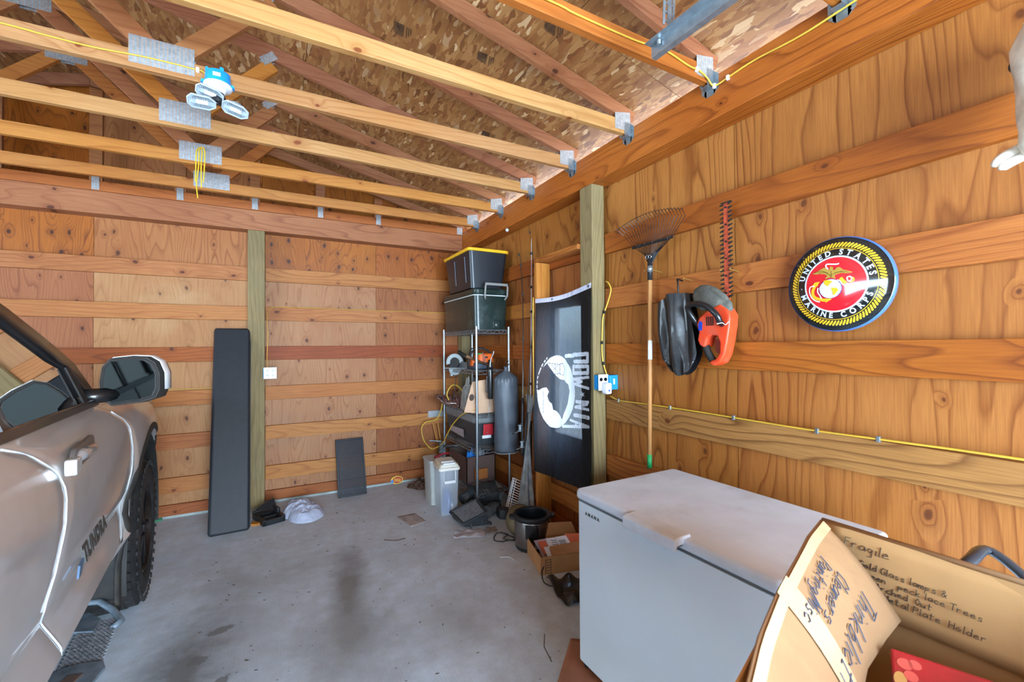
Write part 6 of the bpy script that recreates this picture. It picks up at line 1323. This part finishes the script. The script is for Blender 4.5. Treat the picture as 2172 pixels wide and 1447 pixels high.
sheet([(1.10, 1.66), (1.395, 1.935), (1.50, 1.86), (1.26, 1.40)], plain('flat_brown_board', '#a5735a', .8, var=.1), 'flat reddish brown cardboard sticking out from under the freezer', .002, 'cardboard_sheet', 'cardboard', 6)
MB().tube([(1.21, 1.84, .004), (1.235, 1.95, .004), (1.29, 2.03, .005)], .0022, 5).build('twig', plain('twig_brown', '#4d3b2d', .9), label='thin twig on the floor left of the freezer corner', cat='twig')
MB().tube(rope([(.77, 3.66, .004), (.85, 3.60, .004), (.93, 3.60, .004)], 4), .003, 5).build('twig', plain('twig_brown', '#4d3b2d', .9), label='short dark twig in the middle of the floor', cat='twig')
MB().tube(rope([(1.47, 2.93, .004), (1.53, 2.90, .004), (1.54, 2.84, .004)], 4), .0025, 5).build('twist_tie', WHITEP, label='white plastic strip on the floor in front of the pressure cooker', cat='strip')
lf_ = MB(); rg = random.Random(11)
for i in range(120):
    x = rg.uniform(-.6, 1.9); y = rg.uniform(2.0, 4.95); a = rg.uniform(0, PI); s_ = rg.uniform(.004, .013)
    if x > 1.3 and y < 2.6: continue
    lf_.prism([(x+s_*math.cos(a), y+s_*math.sin(a)), (x-s_*.35*math.sin(a), y+s_*.35*math.cos(a)), (x-s_*math.cos(a), y-s_*math.sin(a)), (x+s_*.3*math.sin(a), y-s_*.3*math.cos(a))], .0015, None, .0004)
lf_.build('floor_debris', plain('leaf_litter', '#5d5044', .9, var=.3), label='dry leaf crumbs and wood bits scattered over the concrete floor', cat='debris', kind='stuff')

# ------------------------------------------------------------------ fishing rods
def rod(pts, r0, mat, lab, grip, guides, reel=None, bands=None):
    c = emp('fishing_rod', pts[0], lab, 'fishing rod'); P = rope(pts, 8); n = len(P)
    MB().tube(P, [r0*(1-.82*i/(n-1)) for i in range(n)], 8).build('blank', mat, c, smooth=True)
    g = P[grip[0]:grip[1]]; MB().tube(g, r0*1.7, 10).build('grip', BLACKP, c, smooth=True)
    for gi in guides:
        p = P[gi]; MB().tube([p+Vector((-.010, 0, 0))+Vector((.009*math.cos(a), 0, .009*math.sin(a))) for a in [i*PI/5 for i in range(10)]], .0013, 4, closed=True).build('line_guide', DST, c)
        MB().tube([p+Vector((0, 0, -.012)), p+Vector((0, 0, .012))], r0*1.1, 8).build('wrap', BLACKP, c)
    if reel:
        p = Vector(reel[0]); d = Vector(reel[1]); rl = MB().lathe([(0, -.03), (.022, -.03), (.022, -.024), (.015, -.018), (.015, .012), (.022, .018), (.022, .026), (0, .03)], 18, frame(p+d*.045, (1, 0, 0), (0, 1, 0))).build('reel_spool', ZINC, c, smooth=40)
        MB().tube([p, p+d*.02, p+d*.04+Vector((0, 0, -.035))], .005, 8).build('reel_foot', DST, c, smooth=True)
        MB().tube(rope([p+d*.045+Vector((-.02, 0, .02)), p+d*.045+Vector((0, -.03, .045)), p+d*.06+Vector((.02, 0, .02))], 4), .0018, 5).build('reel_bail', CHROME, c)
        MB().tube([p+d*.04+Vector((0, 0, -.03)), p+d*.04+Vector((-.06, 0, -.045))], .0035, 6).build('reel_crank', CHROME, c); MB().sphere(p+d*.04+Vector((-.07, 0, -.047)), .011, 12, 8).build('crank_knob', BLACKP, c, smooth=True)
    return c
WR = plain('white_rod_blank', '#d7d2cd', .3, coat=.4); DR = plain('dark_rod_blank', '#2a2726', .3, coat=.5)
rod([(2.035, 3.44, .01), (2.055, 3.45, .9), (2.08, 3.465, 1.8), (2.095, 3.475, 2.6)], .0095, WR, 'white and black fishing rod standing nearest the flag', (0, 9), (11, 14, 17, 19, 22), ((2.05, 3.43, 1.03), (.25, -.95, 0)))
rod([(1.995, 3.50, .58), (2.01, 3.52, .9), (2.05, 3.57, 1.5), (2.09, 3.64, 2.1), (2.10, 3.70, 2.45), (2.10, 3.73, 2.50), (2.10, 3.76, 2.47)], .0075, DR, 'dark fishing rod with a drooping tip and a reel, left of the white rod', (0, 12), (18, 24, 30, 36), ((1.995, 3.50, .84), (-.8, -.5, 0)))
rod([(1.975, 3.47, .02), (1.99, 3.45, .6), (2.05, 3.42, 1.6), (2.09, 3.40, 2.05), (2.105, 3.50, 2.60), (2.105, 3.555, 2.75)], .006, DR, 'thin dark fishing rod crossing behind the white one', (2, 12), (20, 28, 34), ((1.985, 3.46, .70), (-.7, -.6, 0)))
MB().tube(rope([(1.982, 3.264, 2.02), (1.98, 3.268, 1.8), (1.982, 3.27, 1.5), (1.984, 3.268, 1.2), (1.986, 3.266, .9)], 5), .005, 6).build('yellow_cable', YCAB, label='yellow cable running down the stud at the left edge of the flag', cat='cable', smooth=True)
# ------------------------------------------------------------------ back wall leaners
LTH = plain('dark_grey_vinyl', '#1d2126', .55, coat=.0, var=.08, vscale=20, bump=(.3, 8))
cu = emp('bench_cushion', (-.36, 4.4, 0), 'long dark grey upholstered cushion leaning upright against the back wall left of the post', 'cushion')
Cb = Vector((-.362, 4.405, .012)); Ct = Vector((-.492, 5.045, 1.765)); Mc = frame(Cb, (1, .04, .0), Ct-Cb)
L_ = (Ct-Cb).length; m = MB(); m.box(-.147, 0, 0, .147, L_, .06, Mc); m.build('padding', LTH, cu, bevel=.022, bseg=4, smooth=40)
MB().tube([Mc @ Vector(p) for p in ((-.148, .02, .018), (-.148, L_-.02, .018), (-.13, L_+.0, .018), (.13, L_, .018), (.148, L_-.02, .018), (.148, .02, .018))], .004, 6).build('piping', plain('dark_piping', '#2e343c', .5), cu, smooth=True)
ms_ = emp('mesh_screen', (.70, 4.95, 0), 'black perforated metal screen leaning on the back wall right of the post', 'screen')
Mq = frame((.703, 4.895, .004), (1, .05, 0), Vector((-.015, .185, .585))); BM = plain('black_metal_mesh', '#22262b', .45, .4)
for a in ((-.145, 0, -.125, .605), (.125, 0, .145, .605), (-.145, 0, .145, .02), (-.145, .585, .145, .605)): MB().box(a[0], a[1], 0, a[2], a[3], .016, Mq).build('frame_bar', BM, ms_, bevel=.003)
m = MB()
for i in range(60): m.box(-.125, .02+i*.0095, .006, .125, .0245+i*.0095, .009, Mq)
for i in range(28): m.box(-.122+i*.009, .02, .006, -.1175+i*.009, .585, .0095, Mq)
m.build('perforated_sheet', BM, ms_, kind='stuff')
tw = lump('towel', plain('white_terry', '#b9c2d8', .95, var=.05, vscale=30, bump=(.7, 6)), .19, 4.68, 0, .20, .27, .075, 'crumpled pale blue white towel on the floor by the back wall', 'towel', seed=31, fold=.12, nu=140, nv=70, outline=[(0, .95), (40, .82), (70, 1.0), (110, 1.05), (150, 1.0), (190, .85), (225, .75), (260, 1.12), (290, 1.28), (320, 1.25), (345, 1.05), (360, .95)], sharp=2.2)
br = emp('plastic_console_tray', (-.07, 4.62, 0), 'black plastic console tray with two square openings on the floor left of the towel', 'tray')
Mz = frame((-.115, 4.44, 0), (.17, .06, 0), (-.06, .17, 0))
for a in ((0, 0, .19, .03, .05), (0, .25, .19, .28, .075), (0, 0, .03, .28, .055), (.16, 0, .19, .28, .06), (.03, .125, .16, .15, .045)): MB().box(a[0], a[1], .002, a[2], a[3], a[4], Mz).build('rail', BLACKP, br, bevel=.006)
MB().prism([(.16, .12), (.19, .12), (.19, .28), (.16, .28)], .05, Mz, .05).build('back_fin', BLACKP, br, bevel=.01)
m = MB(); m.add([Mz @ Vector(q) for q in ((.0, .20, .05), (.19, .20, .055), (.19, .29, .145), (.08, .29, .10), (.0, .28, .06))], [(0, 1, 2, 3, 4)]); m.build('raised_lip', BLACKP, br, solid=.008)
MB().prism([(-.20, 4.60), (-.13, 4.52), (-.165, 4.50), (-.21, 4.52)], .02, None, .001).build('wood_offcut', STUD, label='small wood offcut on the floor right of the cushion foot', cat='wood')
ts = emp('toy_tag', (1.215, 5.06, 0), 'small red oval tag with yellow rim standing against the foot of the back wall', 'tag')
Mt2 = frame((1.215, 5.075, .048), (1, 0, 0), (0, .35, 1)); el = [(.070*math.cos(a), .045*math.sin(a)) for a in [i*PI/16 for i in range(32)]]
MB().prism(el, .006, Mt2).build('rim', plain('tag_yellow', '#e5c62f', .4), ts); MB().prism([(x*.80+.006, y*.80) for x, y in el], .001, Mt2, .006).build('face', plain('tag_red', '#b8342a', .4), ts)
m = MB(); [m.box(-.03+i*.013, -.018, .007, -.024+i*.013, .016, .0078, Mt2 @ Matrix.Rotation(-.2, 4, 'Z')) for i in range(6)]; m.build('print', plain('tag_yellow', '#e5c62f', .4), ts)
MB().prism([(-.055+.016*math.cos(a), -.012+.02*math.sin(a)) for a in [i*PI/6 for i in range(12)]], .0012, Mt2, .006).build('blue_dot', plain('tag_blue', '#4f86c6', .4), ts)
MB().box(-1.0, 5.07, .0, -.94, 5.10, .02).build('green_scrap', plain('green_plastic', '#2f7d57', .5), label='small green plastic scrap at the foot of the back wall', cat='scrap')
# ------------------------------------------------------------------ outlets and cables
OUTW = plain('outlet_white', '#d3d8dc', .35, var=.01); SLOT = plain('outlet_slot', '#26292c', .5)
def receptacles(par, M, xs_, zs_):
    for x in xs_:
        for z in zs_:
            m = MB(); m.prism([(x+.015*math.cos(a), z+.013*math.sin(a)) for a in [i*PI/8 for i in range(16)]], .002, M, .004); m.build('receptacle', plain('receptacle_grey', '#b9bec3', .4), par)
            m = MB(); [m.box(x+dx-.001, z-.001, .006, x+dx+.001, z+.007, .0068, M) for dx in (-.006, .006)]; m.box(x-.002, z-.009, .006, x+.002, z-.005, .0068, M); m.build('slots', SLOT, par)
ob = emp('wall_outlet', (-.06, 4.99, 1.34), 'white four-socket outlet on a blue box at the right side of the back post', 'outlet')
MB().box(-.128, 4.955, 1.29, -.02, 4.995, 1.39).build('blue_box', BLUEBOX, ob, bevel=.003); MO = frame((-.066, 4.951, 1.338), (1, 0, 0), (0, 0, 1)); MB().box(-.057, -.057, -.0, .057, .057, .005, MO).build('cover_plate', OUTW, ob, bevel=.003)
receptacles(ob, MO, (-.024, .024), (-.020, .024))
o2 = emp('wall_outlet', (2.10, 2.47, 1.32), 'white outlet on a bright blue box on the face of the right post', 'outlet')
MB().box(2.095, 2.40, 1.272, 2.178, 2.486, 1.376).build('blue_box', BLUEBOX, o2, bevel=.003); MB().box(2.02, 2.43, 1.272, 2.096, 2.4865, 1.376).build('blue_box', BLUEBOX, o2, bevel=.003)
MO2 = frame((2.055, 2.428, 1.325), (1, 0, 0), (0, 0, 1)); MB().box(-.045, -.058, 0, .045, .058, .006, MO2).build('cover_plate', OUTW, o2, bevel=.003)
receptacles(o2, MO2, (-.022, .018), (.022,)); MB().box(2.125, 2.3985, 1.31, 2.140, 2.4005, 1.35).build('box_label', OUTW, o2)
af = emp('plug_in_freshener', (2.065, 2.40, 1.27), 'white plug-in air freshener with a grey side, plugged into the right post outlet', 'air freshener')
MB().rbox(2.035, 2.365, 1.245, 2.085, 2.422, 1.325, .012, 4, 0).build('shell', plain('freshener_white', '#dfe0ea', .3), af, bevel=.012, bseg=3, smooth=40); MB().box(2.083, 2.375, 1.25, 2.092, 2.412, 1.32).build('grey_side', plain('freshener_grey', '#6d7078', .4), af, bevel=.004); MB().cyl((2.056, 2.3645, 1.272), (2.056, 2.362, 1.272), .007, n=10).build('dial', plain('blue_dot', '#2d4fb5', .3), af)
def cable(pts, lab, r=.005, clips=(), axis=None, cc=None):
    P = rope(pts, 6); o = MB().tube(P, r, 8, flat=.7).build('yellow_cable', YCAB, label=lab, cat='cable', smooth=True)
    for i in clips:
        p = P[i]; MB().box(p.x-.007, p.y-.007, p.z-.012, p.x+.007, p.y+.007, p.z+.012).build('cable_staple', cc or WHITEP, o, bevel=.002)
cable([(2.005, .2, 2.93), (2.005, .60, 2.95), (2.003, .83, 2.943), (2.003, 1.04, 2.933), (2.006, 1.25, 2.95), (2.006, 1.39, 2.943), (2.0, 1.44, 2.935), (1.985, 1.462, 2.935), (1.955, 1.468, 2.965), (1.90, 1.471, 2.99), (1.818, 1.473, 2.994), (1.70, 1.472, 3.012), (1.62, 1.473, 3.02), (1.50, 1.473, 3.005), (1.38, 1.473, 3.001), (1.115, 1.473, 3.002), (.97, 1.473, 3.009), (.3, 1.473, 3.0), (-1.0, 1.473, 3.01), (-2.5, 1.473, 3.0)], 'yellow cable along the header beam and the orange truss chord', .0055, (30, 40, 56, 74))
cable([(-2.6, 2.692, 3.005), (-1.6, 2.692, 3.01), (-1.061, 2.692, 3.008), (-.914, 2.692, 3.002), (-.755, 2.692, 3.0), (-.584, 2.692, 3.012), (-.455, 2.692, 3.014), (-.40, 2.692, 3.012), (-.345, 2.69, 3.010), (-.325, 2.685, 2.995)], 'yellow cable along the pale truss chord to the work light', .005, (46,))
cable([(-.088, 4.985, 1.39), (-.094, 5.0, 1.5), (-.088, 5.01, 1.68), (-.092, 5.03, 1.9), (-.085, 5.06, 1.97), (-.05, 5.10, 2.0), (.0, 5.104, 2.014), (.5, 5.104, 2.016), (1.0, 5.104, 2.013), (1.8, 5.104, 2.012), (2.05, 5.104, 2.012)], 'thin yellow cable down the back post and along the back wall girt', .0038)
cable([(2.124, 2.425, 1.222), (2.122, 2.36, 1.205), (2.122, 2.308, 1.201), (2.122, 2.0, 1.205), (2.122, 1.626, 1.205), (2.122, 1.127, 1.200), (2.122, .78, 1.206), (2.122, .45, 1.210), (2.122, -.5, 1.205)], 'yellow cable lying along the light coloured girt on the right wall', .0065, (10, 20, 26, 31, 35), cc=ZINC)
cable([(2.118, 2.46, 2.06), (2.115, 2.43, 2.045), (2.115, 2.403, 1.992), (2.112, 2.434, 1.905), (2.098, 2.472, 1.80), (2.093, 2.476, 1.705), (2.088, 2.476, 1.566), (2.095, 2.47, 1.46), (2.12, 2.462, 1.375)], 'yellow cable drooping down the face of the right post to the outlet', .0058, (22, 34, 42), cc=DST)
cable([(-.9, 5.104, 1.205), (-.35, 5.104, 1.205), (-.29, 5.08, 1.21), (-.268, 5.0, 1.21)], 'thin yellow cable on the back wall girt behind the cushion', .0038)
MB().sphere((2.004, 3.79, 2.745), .018, 12, 8).build('hook_ball', plain('grey_bead', '#b7b5b0', .5), label='small grey ball hook under the header beam above the shelf unit', cat='hook', smooth=True)
# yellow string loops
YS = plain('yellow_twine', '#e0b81c', .6)
for i, (lab, P) in enumerate((('longer yellow string loop hanging over the truss plate', [(-.52, 3.905, 2.70), (-.528, 3.905, 2.80), (-.515, 3.905, 2.95), (-.512, 3.905, 3.06), (-.495, 3.91, 3.085), (-.478, 3.905, 3.05), (-.482, 3.905, 2.9), (-.487, 3.905, 2.82)]), ('shorter yellow string loop beside the longer one on the truss plate', [(-.535, 3.902, 2.82), (-.532, 3.902, 2.95), (-.527, 3.902, 3.05), (-.505, 3.91, 3.08), (-.494, 3.902, 3.04), (-.50, 3.902, 2.95), (-.498, 3.902, 2.78)]))):
    MB().tube(rope(P, 5), .004, 6).build('yellow_string', YS, label=lab, cat='string', group='yellow strings over the truss plate', smooth=True)
# ------------------------------------------------------------------ work light
LG = plain('lamp_light_grey', '#aeb9c0', .4, .2); LD = plain('led_panel', '#c9c6b8', .3)
wl2 = emp('work_light', (-.27, 2.62, 2.79), 'three-panel folding work light hanging from a blue ceiling box on the truss', 'lamp')
bxm = MB(); Mbx = frame((-.268, 2.632, 2.93), (1, 0, 0), (0, 1, 0)); bxm.lathe([(0, .055), (.050, .055), (.054, .05), (.058, -.008), (0, -.008)], 28, Mbx); bxm.build('blue_box', BLUEBOX, wl2, smooth=40)
for s_ in (-1, 1): MB().prism([(-.01, 0), (.01, 0), (.006, .014), (-.006, .014)], .03, frame((-.268+s_*.062, 2.632, 2.922), (1, 0, 0), (0, 0, 1)), -.015).build('box_ear', BLUEBOX, wl2)
for k in range(4): a = k*PI/2+.4; MB().box(-.008, -.004, 0, .008, .004, .016, Mbx @ Matrix.Rotation(a, 4, 'Z') @ Matrix.Translation((0, .05, .05))).build('box_tab', BLUEBOX, wl2)
MB().box(-.284, 2.573, 2.945, -.252, 2.5775, 2.962).build('box_label', WHITEP, wl2)
MB().lathe([(0, .008), (.060, .008), (.063, .0), (.058, -.010), (.036, -.018), (.030, -.034), (0, -.034)], 36, Mbx @ Matrix.Translation((0, 0, -.012))).build('lamp_holder', WHITEP, wl2, smooth=40)
MB().lathe([(0, .0), (.026, .0), (.034, -.02), (.03, -.05), (0, -.055)], 20, Mbx @ Matrix.Translation((0, 0, -.045))).build('lamp_hub', BLACKP, wl2, smooth=40)
def panel3(cx, cy, cz, ax, nx):
    M4 = frame((cx, cy, cz), ax, Vector(nx).cross(Vector(ax))); o_ = [(-.056, -.016), (-.040, -.032), (.030, -.032), (.056, -.014), (.056, .014), (.030, .032), (-.040, .032), (-.056, .016)]
    p = MB().prism(o_, .008, M4, 0).build('light_panel', LG, wl2, bevel=.002)
    m = MB(); k = len(o_); outr = [M4 @ Vector((x, y, -.006)) for x, y in o_]; m.tube(outr, .0042, 6, closed=True); m.build('panel_rim', LG, p)
    for i in range(13): x = -.044+i*.0072; h = .026-max(0, abs(x)-.03)*.9; m = MB(); m.box(x, -h, -.007, x+.003, -.012, 0, M4); m.box(x, .012, -.007, x+.003, h, 0, M4); m.build('cooling_fin', ZINC, p)
    MB().box(-.022, -.011, -.005, .026, .011, 0, M4).build('led', LD, p)
panel3(-.298, 2.60, 2.862, (.96, .1, -.20), (.1, .55, .85)); panel3(-.330, 2.585, 2.803, (.97, .1, .05), (0, .55, .85)); panel3(-.190, 2.60, 2.806, (.93, .05, -.22), (.1, .55, .85))
MB().tube(rope([(-.24, 2.62, 2.85), (-.20, 2.63, 2.86), (-.17, 2.63, 2.85), (-.16, 2.62, 2.825)], 4), .003, 6).build('hinge_wire', CHROME, wl2)
# ------------------------------------------------------------------ garage track and its strap
gt_ = emp('door_track', (1.33, 1.1, 2.80), 'galvanised garage door track angle and perforated strap hanging at the top of the photo', 'track')
Pa = Vector((1.29, 1.235, 2.775)); Pb = Vector((1.33, .45, 2.79)); 
MB().bar(Pa, Pb, .040, .003, (0, 0, 1)).build('angle_flange', ZINC, gt_); MB().bar(Pa+Vector((.019, .0, -.02)), Pb+Vector((.019, 0, -.02)), .003, .042, (0, 0, 1)).build('angle_web', ZINC, gt_); MB().bar(Pa+Vector((.03, .0, -.043)), Pb+Vector((.03, 0, -.043)), .026, .006, (0, 0, 1)).build('angle_lip', ZINC, gt_)
MB().cyl((1.30, 1.19, 2.772), (1.30, 1.19, 2.755), .008, n=8).build('bolt', CHROME, gt_)
vs = MB(); 
for dx in (-.028, .0, .022): vs.bar((1.30+dx, 1.14+.02*dx, 2.79), (1.295+dx, 1.11, 3.25), .010 if dx else .018, .003)
for i in range(14): vs.bar((1.272, 1.14-.0022*i, 2.81+i*.032), (1.322, 1.14-.0022*i, 2.81+i*.032), .008, .0025, (0, 1, 0))
vs.build('perforated_strap', ZINC, gt_)
MB().box(1.2, 1.095, 3.245, 1.40, 1.112, 3.33).build('strap_fixing', RAFTER, gt_)
MB().bar((1.2, .889, 3.29), (1.2, 1.5, 3.29), .038, .089).build('blocking', RAFTER, gt_)
MB().bar(Pb+Vector((0, 0, .0)), (1.335, .2, 2.8), .04, .003).build('angle_flange', ZINC, gt_); MB().bar((1.34, .30, 2.80), (1.34, .30, 2.955), .03, .003).build('angle_hanger', ZINC, gt_)
# ------------------------------------------------------------------ skull on the right wall
BONE = plain('weathered_bone', '#d8d2c2', .65, var=.12, vscale=14, dirt=('#8d8068', .45)); sk = emp('animal_skull', (1.98, .34, 2.13), 'pale weathered animal skull on the right wall, only its muzzle in view', 'skull')
Sx = [(2.13, .0, .012), (2.14, .0, .028), (2.165, .0, .040), (2.20, .0, .036), (2.26, .0, .044), (2.33, .0, .055), (2.40, .0, .075), (2.47, 0, .085), (2.53, 0, .075), (2.57, 0, .04), (2.585, 0, .005)]
def skf(u, v):
    a = u*2*PI; i = v*(len(Sx)-1); k = min(int(i), len(Sx)-2); f_ = i-k; z = Sx[k][0]*(1-f_)+Sx[k+1][0]*f_; r_ = Sx[k][2]*(1-f_)+Sx[k+1][2]*f_
    bx = 1.93+.13*max(0, (z-2.2)/.35)**.8*.5; rr = r_*(1+.10*math.sin(2*a+1)+.05*math.sin(5*a+z*30)); return Vector((bx+rr*1.1*math.cos(a), .372-.03*max(0, (z-2.25)/.3)+rr*math.sin(a), z))
m = MB(); m.grid(skf, 36, 40); m.build('cranium', BONE, sk, smooth=True, weld=True)
MB().tube(rope([(1.95, .41, 2.165), (1.93, .435, 2.15), (1.915, .448, 2.135), (1.91, .452, 2.122)], 4), [.018, .017, .016, .016, .015, .014, .013, .012, .011, .010, .009, .008, .006][:13], 10).build('muzzle_bone', BONE, sk, smooth=True)
MB().tube(rope([(1.97, .36, 2.158), (1.94, .405, 2.138), (1.92, .435, 2.118), (1.915, .44, 2.110)], 4), [.014]*9+[.010, .008, .006, .005], 10).build('lower_bone', BONE, sk, smooth=True)
for s_ in (-1, 1):
    MB().sphere((1.975, .345+s_*.062, 2.43), .026, 14, 10).build('eye_socket', plain('socket_dark', '#3c332a', .9), sk, smooth=True)
MB().bar((2.02, .345, 2.50), (2.128, .345, 2.50), .02, .02).build('hanger', DST, sk)
